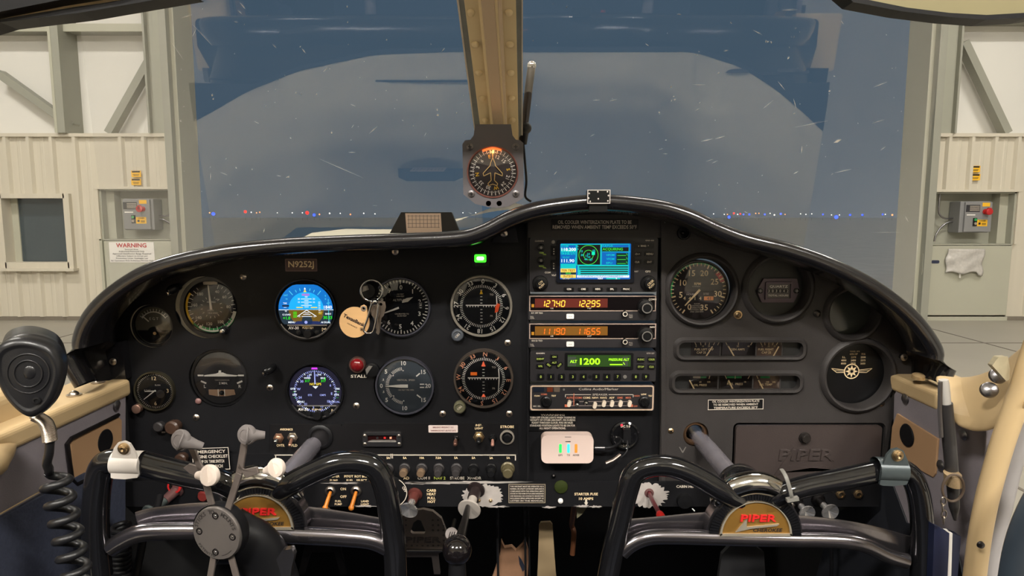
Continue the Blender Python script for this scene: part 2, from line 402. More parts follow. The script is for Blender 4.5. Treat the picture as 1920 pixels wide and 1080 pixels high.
    mb.text('DANGER', 6 + fx, -7, 2.2, BINK, -10.5, bold=.02); mb.rect(9 + fx, -12, 8, 1, BINK, -10.5); mb.rect(9 + fx, -14, 8, 1, BINK, -10.5); put(mb, 'caution_label', cb, 'orange and yellow danger label')
    mb = MB(F); mb.lathe((10 + fx, -10, 10), [(5, 0), (5, 3), (3.4, 3), (3.4, 7), (6, 8), (6, 12), (4, 13)], RED, 20); mb.box((10 + fx, -20, 13), (4, 6, 8), RED); put(mb, 'stop_button', cb, 'red stop button')
    mb = MB(F); mb.box((-8 + fx, -10.6, -9), (7, 1.5, 15), CASE); mb.lathe((-8 + fx, -11, -5), [(2.6, 0), (2.6, 2)], GRN, 14); mb.lathe((-8 + fx, -11, -12), [(2.6, 0), (2.6, 2)], STL, 14); put(mb, 'push_button_pair', cb)
    # conduits
    mb = MB(); s = -sgn
    P = [(28 * s, 12, -2), (42 * s, 12, -3), (52 * s, 12, 3), (56 * s, 12, 14), (56 * s, 12, 44)]
    F2 = MB(F); F2.tube(smooth([(x, y, z) for x, y, z in P]), 1.6, ALU, 10)
    F2.tube(smooth([(28 * s, 12, -9), (38 * s, 12, -11), (50 * s, 12, -20), (58 * s, 12, -34), (60 * s, 12, -46)]), 1.6, ALU, 10)
    put(F2, 'electrical_conduit', None, 'pair of bent metal conduits running from the control box in the ' + side + ' alcove', 'conduit')
    # stickers
    for (py, h) in ((326, 12), (341, 12)) :
        sx_ = 255 if sgn < 0 else 1829
        py2 = py if sgn < 0 else py - 9
        F = frame(sx_, py2, YW - .045); mb = MB(F); mb.box((0, .5, 0), (18, .8, h), STICK)
        mb.rect(0, h / 2 - 2, 15, 3, BINK, 0); mb.rect(0, -1, 12, .9, BINK, 0); mb.rect(0, -3, 10, .9, BINK, 0)
        put(mb, 'caution_sticker', None, ('upper' if py == 326 else 'lower') + ' small yellow caution sticker on the ribbed cladding above the ' + side + ' alcove', 'sticker')
    return cx_
hangar_side(-1); hangar_side(1)
# warning sign
F = frame(247, 473, YW - .04); s = thing('warning_sign', 'white warning sign with red heading on the grey door left of the hangar opening', 'sign', F.translation)
mb = MB(F); mb.box((0, .8, 0), (84, 1.2, 38), SIGNW); put(mb, 'sign_board', s)
mb = MB(F); mb.text('WARNING', 0, 13, 8, RED, -.3, wid=57, bold=.025)
for i, (t, w_) in enumerate([('Secured Area', 25), ('Authorized Personnel Only', 48), ('Approved Identification Badge Required', 72), ('Offenders Subject to Arrest and', 58), ('Prosecution Under Applicable Law', 60), ('Air Operations Area Authorized Persons Only', 80)]):
    mb.text(t, 0, 5.5 - i * 4.3, 2.7, BINK, -.3, wid=w_, bold=.01)
put(mb, 'lettering', s)
# hangar window in the left cladding
x0, x1, z0, z1 = hx(8), hx(128), hz(495), hz(372)
s = thing('window_1', 'small square interior window in the ribbed left wall', 'window', V(((x0 + x1) / 2, YW, z0))); s['kind'] = 'structure'
mb = MB(); t = .07
for a in ((x0 - t, x0 + .02, z0 - t, z1 + t), (x1 - .02, x1 + t, z0 - t, z1 + t), (x0, x1, z1 - .0, z1 + t), (x0, x1, z0 - t, z0 + .03)): bx(mb, a[0], a[1], YW - .07, YW + .12, a[2], a[3], CLAD)
bx(mb, x0, x0 + .12, YW + .12, YW + .3, z0, z1, DOORP)
put(mb, 'window_frame', s); mb = MB(); bx(mb, x0 - .1, x1 + .1, YW - .13, YW, z0 - .1, z0 - .06, CLAD); put(mb, 'window_sill', s)
mb = MB(); bx(mb, x0, x1, YW + .14, YW + .15, z0, z1, mat('dark window glass', (66, 76, 80), .06, var=.05, spec=.8)); put(mb, 'pane', s)
# plastic bag taped on the right door
F = frame(1812, 490, YW - .10); mb = MB(F); rows = []
for i in range(15):
    row = []
    for j in range(21):
        u = j / 20; v_ = i / 14; x = -35 + 70 * u + 2 * sin(v_ * 9); z = -22 + 45 * v_ + 2.5 * sin(u * 11) * (1 - v_) - (4 if j > 16 else 0) * (1 - v_)
        y = -5 * sin(pi * u) + .8 * sin(u * 13 + v_ * 5) + .7 * sin(v_ * 11 - u * 9) ; row.append((x, y + 4, z))
    rows.append(row)
mb.grid(rows, mat('clear grey plastic film', (190, 186, 180), .25, var=.25, scale=25))
mb.box((-8, 3, -27), (2, 2, 9), SIGNW)
o = put(mb, 'plastic_bag', None, 'crumpled translucent plastic bag taped on the grey door right of the opening', 'bag')
md = o.modifiers.new('s', 'SOLIDIFY'); md.thickness = .004
# door pull and latch plate on the right
F = frame(1733, 495, YW - .12); mb = MB(F); mb.tube(smooth([(0, 8, -24), (-2, 0, -18), (-2, 0, 0), (-2, 0, 18), (0, 8, 24)]), 1.8, DOORP, 10)
put(mb, 'door_pull_handle', None, 'long pale bent pull handle on the right door jamb', 'handle')
F = frame(1754, 491, YW - .035); mb = MB(F); mb.prism(rrect(0, 0, 15, 6, 2.5), 0, 1, mat('navy latch', (45, 50, 75), .5)); put(mb, 'door_latch', None, 'small dark blue latch plate on the grey door beside the plastic bag', 'latch')
# rest of the hangar shell
mb = MB(); bx(mb, -16, 16, -12.2, YW + .4, 8.5, 8.7, LINER); structure(mb, 'ceiling')
for nm, a in (('wall_west', (-15.8, -15.6)), ('wall_east', (15.6, 15.8))):
    mb = MB(); bx(mb, a[0], a[1], -12, YW + .4, 0, 8.5, LINER); structure(mb, nm)
mb = MB(); bx(mb, -15.6, 15.6, -12.2, -12, 0, 8.5, CLAD); structure(mb, 'wall_back')
mb = MB(); bx(mb, XL, XR, YW, YW + .4, 6.9, 8.5, LINER); structure(mb, 'wall_header')
# airfield lights
LB = em('taxiway blue', (30, 60, 255), 5); LR = em('beacon red', (255, 30, 25), 4); LW = em('airfield white', (255, 245, 235), 3); LO = em('sodium orange', (255, 150, 90), 3)
def lamp(px, py, c, r=1.6):
    m, nm = {'b': (LB, 'blue taxiway'), 'r': (LR, 'red obstruction'), 'w': (LW, 'white airfield'), 'o': (LO, 'orange airfield')}[c]
    Y = 260; F = frame(px, py, Y); p = at(px, py, Y); mb = MB(F); mb.ball((0, 0, 0), r, m, n=10); mb.cyl((0, 0, -r * .6), (0, 0, -(p.z + .02) / pxs(px, py, Y)), .15, CASE, n=6)
    side = 'left' if px < 940 else 'right'
    big = {(400, 401): 'tall bright blue taxiway light, leftmost on the dark horizon', (460, 397): 'red light on the left horizon, second light cluster from the door jamb', (576, 399): 'bright red light on the left horizon beside a blue one', (589, 403): 'blue light beside the bright red one on the left horizon', (1568, 407): 'brightest blue light on the right horizon', (1367, 407): 'bright blue light low in the dense cluster on the right horizon'}.get((px, py))
    if big: put(mb, 'airfield_light', None, big, 'light')
    else: put(mb, 'airfield_light', None, 'tiny %s light in the row on the %s part of the horizon' % (nm, side), 'light', 'tiny %s lights on the %s horizon' % (nm, side))
for q in [(393, 399, 'o', 1.2), (400, 401, 'b', 3), (460, 397, 'r', 2.6), (471, 398, 'w', 1.1), (481, 399, 'o', 1.1), (487, 398, 'o', 1.2), (520, 399, 'w', 1), (548, 399, 'w', 1.1), (567, 399, 'w', 1.1), (576, 399, 'r', 3.2), (589, 403, 'b', 2.6), (599, 402, 'o', 1.4), (618, 400, 'w', 1.3), (638, 400, 'w', 1.1), (657, 402, 'o', 1.4), (682, 400, 'w', 1.2), (703, 401, 'w', 1.1), (868, 399, 'w', 1), (892, 399, 'w', 1),
          (1338, 401, 'w', 1), (1358, 402, 'w', 1), (1364, 402, 'o', 1), (1367, 407, 'b', 2.6), (1376, 400, 'r', 1.8), (1383, 402, 'w', 1.1), (1388, 401, 'r', 1.3), (1394, 402, 'b', 1.3), (1405, 402, 'b', 1.7), (1417, 400, 'o', 1.1), (1423, 400, 'o', 1), (1434, 402, 'b', 1.6), (1444, 400, 'w', 1), (1452, 403, 'w', 1.3), (1464, 401, 'b', 1.8), (1472, 402, 'o', 1), (1501, 401, 'w', 1), (1511, 402, 'w', 1), (1522, 401, 'w', 1), (1543, 402, 'b', 1.3), (1559, 403, 'w', 1), (1568, 407, 'b', 3.4), (1574, 403, 'w', 1), (1594, 403, 'b', 1.8), (1617, 403, 'b', 1.8), (1655, 402, 'b', 1.3), (1660, 402, 'w', 1), (1673, 403, 'o', 1.6), (1687, 403, 'b', 2)]:
    lamp(*q)
# ================================================================ AIRCRAFT SHELL
YP = 0.84; YL = 0.755
# --- deck under the windshield: black hood cloth with a paler centre pad, outlined to suit its windshield reflection
DECK = mat('pale grey deck cover', (186, 174, 148), .7, var=.08, scale=6)
HOOD = mat('black hood cloth', (18, 18, 20), .8, var=.1)
def _ss(t): t = max(0, min(1, t)); return t * t * (3 - 2 * t)
def zdeck(x): return .047 * _ss((x + .045) / .06) * _ss((.30 - x) / .11) + 1.6 - .035 - (.85 if x < 0 else 1.05) * max(0, min(abs(x), .56) - .235) ** 2 - 3.6 * max(0, abs(x) - .56)
arch = [(-.70, .985), (-.58, .919), (-.498, .885), (-.431, .854), (-.335, .821), (-.214, .797), (-.09, .793), (.033, .793), (.14, .793), (.28, .793), (.36, .815), (.43, .85), (.50, .893), (.56, .932), (.617, .973), (.75, 1.072)]
def dyat(x):
    for (a, b), (c, d) in zip(arch, arch[1:]):
        if a <= x <= c: return b + (d - b) * (x - a) / (c - a)
    return arch[0][1] if x < 0 else arch[-1][1]
mb = MB(); N = 60; rows = []
for k in range(N + 1):
    x = -.66 + 1.32 * k / N; y0 = dyat(x); z = zdeck(x); y1 = 1.045 + (1.6 - z) * 1.26; rows.append([V((x, y0, z)), V((x, (y0 + y1) / 2, z)), V((x, y1, z))])
mb.grid(rows, DECK, flip=True)
deck = thing('dash_deck', 'pale deck on top of the instrument panel ahead of the black hood', 'deck', V((0, .9, 1.5)))
put(mb, 'deck_pad', deck)
# --- glareshield
stn = [((168, 714), (224, 716)), ((140, 662), (219, 660)), ((141, 620), (222, 615)), ((167, 572), (242, 575)), ((220, 525), (285, 538)), ((290, 488), (345, 512)), ((400, 461), (432, 490)), ((520, 447), (532, 474)), ((640, 441), (650, 463)),
       ((760, 437), (768, 458)), ((860, 432), (860, 456)), ((905, 419), (915, 450)), ((950, 396), (960, 432)), ((1000, 379), (1010, 412)), ((1060, 369), (1062, 400)), ((1122, 364), (1122, 396)), ((1190, 368), (1190, 399)), ((1250, 377), (1238, 410)),
       ((1300, 393), (1283, 430)), ((1345, 414), (1325, 452)), ((1400, 435), (1380, 470)), ((1480, 455), (1462, 486)), ((1560, 483), (1535, 505)), ((1640, 523), (1600, 540)), ((1710, 575), (1650, 580)), ((1752, 625), (1690, 625)), ((1768, 665), (1706, 665)), ((1750, 714), (1712, 716))]
def smooth2(L, n):
    return [(p.x, p.y) for p in smooth([V((a, b, 0)) for a, b in L], n)]
so = smooth2([a for a, b in stn], 5); si = smooth2([b for a, b in stn], 5)
mb = MB(); rows = []; rl = .0095; lipc = []
for i, (o_, n_) in enumerate(zip(so, si)):
    O = at(*o_, YL); I = at(*n_, YP); d = V((O.x - I.x, 0, O.z - I.z)); j0 = max(0, i - 2); j1 = min(len(so) - 1, i + 2)
    tg = at(*so[j1], YL) - at(*so[j0], YL); nn = V((-tg.z, 0, tg.x)).normalized()
    if nn.dot(V((0, 0, 1))) < -.2 or (abs(nn.z) < .3 and nn.x * (O.x) < 0): nn = -nn
    L = O - nn * rl; lipc.append((L.copy(), nn.copy()))
    row = [V((I.x, YP + .02, I.z)), I, I.lerp(V((L.x, YP, L.z)) - nn * rl, .35) + V((0, -.012, 0)), V((L.x, YL + .035, L.z)) - nn * (rl * 1.3), V((L.x, YL + .012, L.z)) - nn * rl * 1.1]
    for k in range(11):
        a = R(-90 + 180 * k / 10); row.append(L + nn * (rl * sin(a)) + V((0, -rl * cos(a), 0)))
    for (dy, dn) in ((.012, .85), (.024, .4), (.034, -.4)): row.append(L + nn * rl * dn + V((0, dy, 0)))
    rows.append(row)
mb.grid(rows, GLOSS)
gs = thing('glareshield', 'glossy black padded glareshield roll arching over the whole instrument panel', 'glareshield', V((0, YP, 1.4)))
put(mb, 'padded_rim', gs, ang=60)
# black cloth between rim and deck pad, added to darken the outer windshield reflection
mb = MB(); rows = []
for k in range(N + 1):
    x = -.66 + 1.32 * k / N; z = zdeck(x); y0 = dyat(x) + .002; ys = min(max(YP + .008, abs(x) / .66), y0 - .004)
    rows.append([V((x, ys, z - .004)), V((x, (ys + y0) / 2, z)), V((x, y0 + .004, z + .0008))])
mb.grid(rows, HOOD, flip=True); put(mb, 'added_hood_cloth', gs)
# centre clip on the rim
F = frame(1122, 369, YL - .012); mb = MB(F); mb.prism(rrect(0, 0, 43, 26, 3), -6, 14, KNOB); mb.outline(0, 0, 43, 26, 1.6, WORN, -6.4)
for q in [(-18, 6), (-19, -3), (18, 2), (17, -8), (-2, 9), (16, 9), (-16, -9), (-1, -4)]: mb.ball((q[0], -6, q[1]), 1.5, WORN, (1, .3, 1.2), 8)
mb.box((0, 4, -20), (34, 12, 16), KNOB)
put(mb, 'rim_clip', gs, 'worn black clip with chipped silver edges', bevel=.0006)
for px, py in ((212, 678), (945, 438), (1695, 670)):
    F = frame(px, py, YP - .016); mb = MB(F); mb.lathe((0, 0, 0), [(6.8, 0), (6.6, 1.2), (4.5, 2.6), (0, 3.1)], STL, 24); mb.rect(0, 0, 6, 1.2, DSTL, -3.25); mb.rect(0, 0, 1.2, 6, DSTL, -3.25)
    mb.cyl((0, 0, 0), (0, 22, 0), 5, KNOB)
    put(mb, 'screw', gs, 'silver cross-head screw')
# gussets closing the rim ends and the centre corner
for q in ([(166, 690), (195, 648), (228, 640), (236, 712), (170, 714)], [(922, 455), (934, 430), (966, 420), (972, 455)], [(1712, 700), (1716, 640), (1756, 650), (1754, 702), (1740, 714)]):
    mb = MB(); mb.prism([(at(x, y, YP - .014).x, at(x, y, YP - .014).z) for x, y in q], YP - .014, YP + .01, GLOSS); put(mb, 'end_bracket', gs, bevel=.001)
# --- windshield: two flat acrylic halves on a 38 degree rake, meeting at the centre post
ub = V((0, -cos(R(38)), sin(R(38)))); wn = V((0, -sin(R(38)), -cos(R(38)))); WB = V((0, 1.05, 1.6))
def wpt(x, t, off=0): return WB + V((x, 0, 0)) + ub * t + wn * off
ws = thing('windshield', 'raked clear acrylic windshield in front of the glareshield', 'windshield', V((0, 1.05, 1.55)))
for nm, (a, b, c, d) in (('pane', (-.72, -.035, -.47, -.035)), ('pane', (-.035, .72, -.035, .47))):
    sg = -1 if a < -.1 else 1; i_ = .048 if sg < 0 else -.006; Q = [(i_, -.03), (.36, -.03), (.62, -.28), (.80, -.28), (.47, .418), (i_, .418)]; mb = MB(); mb.add([wpt(sg * u_, v_) for u_, v_ in Q], [tuple(range(6)) if sg > 0 else tuple(range(5, -1, -1))], WS)
    put(mb, nm, ws)
mb = MB(); DIRT = mat('white windshield scratches', (235, 235, 235), .6, var=0)
def speck(px, py, l=2, a=0, wd=1.2):
    d = ray(px, py); t = (WB - EYE).dot(wn) / d.dot(wn); p = EYE + d * t + wn * .0008; s = t / FPX
    e1 = V((1, 0, 0)) * cos(R(a)) + ub * sin(R(a)) * 1.4; e2 = (V((1, 0, 0)) * -sin(R(a)) + ub * cos(R(a)) * 1.4); h = l * s / 2; q = wd * s / 2
    mb.add([p - e1 * h, p - e2 * q, p + e1 * h, p + e2 * q], [(0, 1, 2, 3)], DIRT)
for q in [(517, 167, 2.6), (555, 173, 3), (565, 175, 3), (594, 176, 3.4), (675, 145, 2.2), (622, 248, 4), (725, 74, 2.6), (651, 12, 2.6), (652, 41, 2.4), (1258, 162, 4), (1263, 180, 3), (1265, 186, 4), (1259, 188, 3), (1236, 210, 4), (1347, 136, 3), (1312, 192, 3), (1436, 77, 3.5), (1440, 78, 3), (1446, 79, 3), (1478, 108, 4), (1555, 170, 3.6), (1489, 212, 3.4), (1348, 346, 3), (398, 178, 4), (400, 185, 3), (340, 130, 2.5), (339, 226, 4), (545, 258, 2.6), (473, 317, 3), (443, 314, 3), (869, 178, 2.4), (856, 211, 3.4), (820, 205, 4), (821, 215, 5), (775, 235, 2.5), (872, 249, 2.5), (800, 144, 2.3), (646, 356, 3), (526, 364, 2)]:
    speck(q[0], q[1], q[2] * 1.15, random.uniform(0, 180), q[2] * .8)
for q in [(640, 315, 84, -28, 1.0), (610, 130, 12, 35, 1.4), (455, 10, 12, -60, 2), (450, 22, 8, -50, 1.6), (1650, 158, 22, 25, 1.6), (1646, 227, 20, 20, 1.2), (1570, 264, 13, 30, 6), (1325, 262, 22, 14, 1.6), (1350, 257, 18, 18, 1.6), (1580, 320, 30, 15, 1.2), (1490, 193, 22, -50, 1.2), (1465, 160, 26, -35, 1.0), (1440, 195, 20, 50, .9), (1150, 187, 14, 12, 1.4), (1118, 187, 14, 4, 1.1), (1310, 158, 24, 0, 1), (1503, 280, 16, -65, 1.6), (333, 95, 30, -80, 1), (350, 30, 26, 12, 1.2), (380, 65, 40, -62, .8), (365, 60, 22, 40, .8), (700, 243, 24, 35, 1.6), (395, 330, 18, 60, .9), (495, 432, 14, 55, 1), (420, 325, 12, -30, 1.2), (570, 95, 10, -60, 1.6), (515, 86, 8, -50, 1.4), (1480, 18, 30, 2, 1.2), (1520, 232, 60, 12, .7), (1660, 435, 60, 0, .8), (660, 285, 14, 0, 1.2), (1700, 410, 20, -40, 1.3), (1330, 300, 14, 20, 1), (1340, 303, 12, 30, 1), (890, 60, 12, -70, 1.8), (975, 5, 12, 4, 2.4), (1420, 60, 24, -20, 1)]:
    speck(*q)
for i in range(130): speck(random.uniform(340, 1720), random.uniform(5, 400), random.choice([1.2, 1.6, 2, 4, 9]), random.uniform(-40, 60), random.choice([.7, 1, 1.3]))
put(mb, 'scratch_marks', ws, 'fine white scratches and specks', kind='stuff')
# --- cowling outside
COWL = mat('cream exterior paint', (225, 215, 185), .3, var=.04, scale=3, coat=.3)
mb = MB(); rows = []; CW = [(0, .024), (.055, .018), (.165, -.004), (.3, -.030), (.42, -.045), (.57, -.043), (.7, -.058), (.9, -.2)]
def cowz(x):
    x = abs(x)
    for (p, q), (r_, t_) in zip(CW, CW[1:]):
        if x <= r_: return q + (t_ - q) * (x - p) / (r_ - p)
    return -.2
for j in range(10):
    y = 1.13 + 1.07 * j / 9; rows.append([V((u_ * y / 2.2, y, 1.6 + cowz(u_))) for u_ in [-.80 + .92 * i / 24 for i in range(25)]])
mb.grid(rows, COWL); put(mb, 'engine_cowling', None, 'cream engine cowling seen just over the left part of the glareshield', 'cowling')
# --- dark hood card holder with paper compass card on the deck
F = frame(797, 413, .98); s = thing('compass_card_holder', 'black trapezoid card holder with a small white gridded card, standing on the glareshield', 'card holder', F.translation)
mb = MB(F); mb.prism([(-66, -24), (66, -24), (50, 15), (-44, 15)], -4, 14, mat('black crinkle bracket', (24, 24, 26), .5)); put(mb, 'bracket', s, bevel=.001)
mb = MB(F); mb.prism([(-34, -24), (32, -24), (30, 13), (-36, 13)], -6, -4.5, mat('creased white card', (226, 205, 195), .7, var=.08))
for i in range(4): mb.rect(-2, 8 - i * 7, 60, .8, mat('grey ink', (120, 105, 105), .7), -6.3)
for i in range(9): mb.rect(-30 + i * 7, -2, .8, 24, MATS['grey ink'], -6.35)
put(mb, 'compass_card', s)
# --- centre post
s = thing('windshield_centre_post', 'cream riveted centre post dividing the windshield above the compass', 'post', V((-.02, .9, 1.68)))
def Lp(px, py): 
    t0 = py / 235.0; return at(px, py, .705 + .155 * t0)
def strip(a0, a1, b0, b1, m, o0=0, o1=0, th=.004):
    """quad from top pair to bottom pair, raised by o toward viewer"""
    e = V((0, -1, 0)); k0 = -110 / 235.; k1 = 318 / 235.
    q = lambda t_, p0, p1: Lp(p0 + (p1 - p0) * (t_ * 235 + 30) / 266, t_ * 235)
    A, B, C_, D = q(k0, a0, b0), q(k0, a1, b1), q(k1, a1, b1), q(k1, a0, b0)
    f = [A + e * o0, B + e * o1, C_ + e * o1, D + e * o0]; g = [p + V((0, th + o0, 0)) for p in (A, B, C_, D)]
    mbx.add(f + g, [(3, 2, 1, 0), (4, 5, 6, 7), (0, 1, 5, 4), (1, 2, 6, 5), (2, 3, 7, 6), (3, 0, 4, 7)], m)
PCR = mat('cream post enamel', (224, 202, 158), .42, var=.06, scale=14)
mbx = MB(); strip(866, 896, 900, 924, PCR, .0, .0); strip(938, 967, 945, 972, PCR, 0, 0); put(mbx, 'flange', s, bevel=.0008)
mbx = MB(); TANC = mat('rubbed tan enamel', (204, 180, 150), .4, var=.08, scale=20); strip(893, 899, 920, 925, PCR, .002, .012); strip(899, 925, 925, 943, TANC, .012, .012); strip(925, 931, 943, 947, PCR, .012, .012); strip(931, 940, 947, 951, TANC, .012, .002); put(mbx, 'raised_channel', s, bevel=.0008)
GASK = mat('grey chipped sealant', (120, 122, 118), .6, var=.3, scale=60)
mbx = MB(); strip(855, 867, 890, 900, GASK, -.001, -.001); strip(967, 978, 972, 979, GASK, -.001, -.001); put(mbx, 'edge_gasket', s)
mbx = MB(); strip(852, 856, 888, 890, INK, 0, 0); strip(978, 980.5, 978, 980, INK, 0, 0); put(mbx, 'sealant_line', s)
_p0 = Lp(900, -110); _pn = (Lp(900, 318) - _p0).cross(Lp(950, 318) - _p0).normalized()
def post_at(px, py): d = ray(px, py); return EYE + d * ((_p0 - EYE).dot(_pn) / d.dot(_pn))
for i, py in enumerate((22, 82, 135, 183, 224)):
    for s_ in (0, 1):
        px = (880 + (911 - 880) * (py / 235.)) if s_ == 0 else (953 + 8 * py / 235.); mb = MB(M.Translation(post_at(px, py)) @ M.Scale(.0006, 4)); mb.lathe((0, 2, 0), [(7.5, 0), (7, 3), (4.5, 6.5), (0, 8)], PCR, 16, axis=(0, -1, -.35)); put(mb, 'rivet', s)
# --- thin black outside-air probe beside the post
s = thing('temperature_probe', 'thin upright black rod with a silver ball tip right of the compass', 'probe', at(980, 265, .86))
mb = MB(); mb.tube(smooth([at(997, 124, .85), at(992, 160, .85), at(987, 205, .855), at(983, 236, .86)]), [.0052] * 18 + [.0066], DSTL, 12); put(mb, 'rod', s)
mb = MB(); mb.ball(at(997, 123, .85), .0060, CHR); put(mb, 'ball_tip', s)
mb = MB(); mb.ball(at(983, 240, .86), .0098, KNOB, (1, 1, .9)); mb.cyl(at(982, 246, .86), at(981, 270, .865), .0068, KNOB, .005); put(mb, 'joint', s)
mb = MB(); mb.tube(smooth([at(981, 268, .865), at(984, 300, .87), at(987, 340, .88), at(985, 368, .88), at(996, 378, .88)]), .0016, CASE, 8); put(mb, 'wire', s)
mb = MB(); bx(mb, -.54, .54, .60, .735, 1.852, 1.870, mat('cream headliner vinyl', (176, 160, 130), .8, var=.08)); structure(mb, 'ceiling_cabin', bevel=.008)
# --- upper window frames
s = thing('left_window_frame', 'dark-edged cream window frame strip crossing the upper left corner', 'window frame', at(120, 10, .42))
def bar(pts, Y, th, m, nm, par):
    mb = MB(); q = [at(a, b, Y) for a, b in pts]; mb.prism([(p.x, p.z) for p in q], Y, Y + th, m); return put(mb, nm, par, bevel=.0015)
bar([(-60, 0), (-60, -345), (420, -345), (380, -60), (200, -14), (100, 2), (0, 22), (-60, 34)][::-1], .42, .02, CASE, 'upper_trim', s)
bar([(-60, 48), (0, 38), (140, 14), (250, -4), (345, -20), (200, -18), (100, 0), (0, 20), (-60, 32)], .43, .012, CREAM, 'cream_strip', s)
bar([(-60, 52), (0, 36), (140, 13), (255, -3), (345, -20), (360, -12), (260, 5), (150, 24), (0, 42), (-60, 60)], .425, .016, CASE, 'lower_seal', s)
s = thing('sun_visor', 'olive sun visor with rounded black edge hanging in the upper right corner', 'visor', at(1750, 10, .42))
bar([(1600, -60), (1560, -30), (1610, 4), (1700, 19), (1780, 28), (1850, 31), (1920, 26), (1980, 18), (1980, -60), (1940, -345), (1620, -345)], .43, .006, mat('olive translucent visor', (140, 132, 100), .3, var=.06), 'visor_panel', s)
bar([(1560, -30), (1600, 4), (1690, 21), (1780, 32), (1850, 37), (1925, 33), (1990, 24), (1990, 17), (1920, 24), (1850, 28), (1780, 24), (1700, 14), (1620, -2), (1580, -34)], .425, .014, CASE, 'edge_binding', s)
# ================================================================ INSTRUMENT PANELS
def P2(L, Y): return [(at(x, y, Y).x, at(x, y, Y).z) for x, y in L]
def hole(px, py, r, Y=YP, n=56):
    p = at(px, py, Y); q = pxs(px, py, Y) * r; return [(p.x + q * cos(2 * pi * i / n), p.z + q * sin(2 * pi * i / n)) for i in range(n)]
def rhole(px, py, w_, h, r, Y=YP):
    p = at(px, py, Y); q = pxs(px, py, Y); return [(p.x + x * q, p.z + z * q) for x, z in rrect(0, 0, w_, h, r)]
def screw(px, py, parent, Y=YP, r=6.2, m=None, cross=True, lab=None):
    F = frame(px, py, Y); mb = MB(F); m = m or STL; mb.lathe((0, 1, 0), [(r, 0), (r, 1.6), (r * .7, 3.2), (0, 3.8)], m, 20); a = random.uniform(0, 90)
    for k in (0, 90):
        t = R(a + k); mb.line(-r * .5 * cos(t), -r * .5 * sin(t), r * .5 * cos(t), r * .5 * sin(t), r * .22, DSTL, -3.0)
    return put(mb, 'screw', parent, lab)
up = [(x, y - 7) for x, y in si]
lp = thing('left_instrument_panel', 'flat black left instrument panel holding the round flight instruments', 'instrument panel', V((-.24, YP, 1.25)))
LH = [(386, 577, 59), (283, 612, 41), (290, 733, 38), (410, 710, 56), (574, 580, 57), (752, 578, 57), (593, 734, 53), (758, 725, 57), (903, 575, 55), (907, 709, 53), (600, 822, 17)]
up_l = [p for p in up if p[0] < 985]
mb = MB(); mb.prism(P2(list(reversed([(228, 906)] + up_l + [(986, 410), (986, 906)])), YP), YP, YP + .003, BLK, [hole(*h) for h in LH]); put(mb, 'panel_plate', lp)
for q in [(456, 519), (741, 472), (952, 643), (506, 727), (668, 761), (830, 776), (955, 776), (368, 783)]: screw(*q, lp)
mb = MB(); mb.prism(P2([(506, 850), (506, 796), (640, 796), (640, 800), (648, 794), (970, 794), (972, 850)][::-1], YP - .002), YP - .002, YP, mat('black sub panel', (22, 21, 22), .35, var=.1)); put(mb, 'lower_sub_panel', lp)
cp = thing('centre_radio_panel', 'black centre panel holding the stack of radios', 'instrument panel', V((.11, YP, 1.25)))
mb = MB(); up_c = [(p[0], p[1]) for p in up if 986 <= p[0] <= 1237]
mb.prism(P2(list(reversed([(986, 906)] + [(986, 415)] + up_c + [(1237, 411), (1237, 906)])), YP), YP, YP + .003, BLK, [rhole(1112, 612, 236, 322, 3)]); put(mb, 'panel_plate', cp)
mb = MB(); mb.prism(P2([(988, 908), (988, 420), (992, 414), (992, 908)][::-1], YP - .008), YP - .008, YP, BLK); mb.prism(P2([(1240, 908), (1240, 415), (1248, 419), (1248, 908)], YP - .012), YP - .012, YP, MOULD); put(mb, 'side_rail', cp, bevel=.0008)
mb = MB(); mb.prism(P2([(990, 446), (990, 416), (1034, 406), (1122, 401), (1200, 404), (1246, 415), (1246, 446)], YP - .010), YP - .010, YP, MOULD); put(mb, 'top_cover', cp, bevel=.001)
rp = thing('right_instrument_panel', 'charcoal moulded right instrument panel with recessed round wells', 'instrument panel', V((.38, YP - .01, 1.25)))
YR = YP - .010
RH = [(1316, 544, 60), (1459, 540, 57), (1599, 587, 45), (1609, 704, 61), (1305, 815, 24), (1283, 437, 10)]
up_r = [(p[0], p[1]) for p in up if p[0] > 1240]
mb = MB(); mb.prism(P2(list(reversed([(1236, 906)] + [(1248, 408)] + up_r + [(1712, 716), (1672, 790), (1655, 906)])), YR), YR, YR + .004, MOULD,
                    [hole(*h, Y=YR) for h in RH] + [rhole(1388, 655, 234, 30, 12, YR), rhole(1381, 717, 236, 30, 12, YR), rhole(1515, 852, 284, 122, 10, YR)]); put(mb, 'panel_plate', rp, bevel=.0006)
def wellring(px, py, r, wd=9, hgt=9, sx=1, m=MOULD):
    F = frame(px, py, YR); mb = MB(F); pr = [(r + wd, 0), (r + wd * .75, hgt * .7), (r + wd * .4, hgt), (r + 1.5, hgt * .85), (r, hgt * .5), (r - 1, -6), (r - 2, -18)]
    mb.lathe((0, 0, 0), pr, m, 64, cap=False, sx=sx); put(mb, 'well_ring', rp)
wellring(1316, 544, 60, 11, 9); wellring(1459, 540, 57, 13, 9); wellring(1599, 587, 45, 12, 8); wellring(1609, 704, 61, 12, 8)
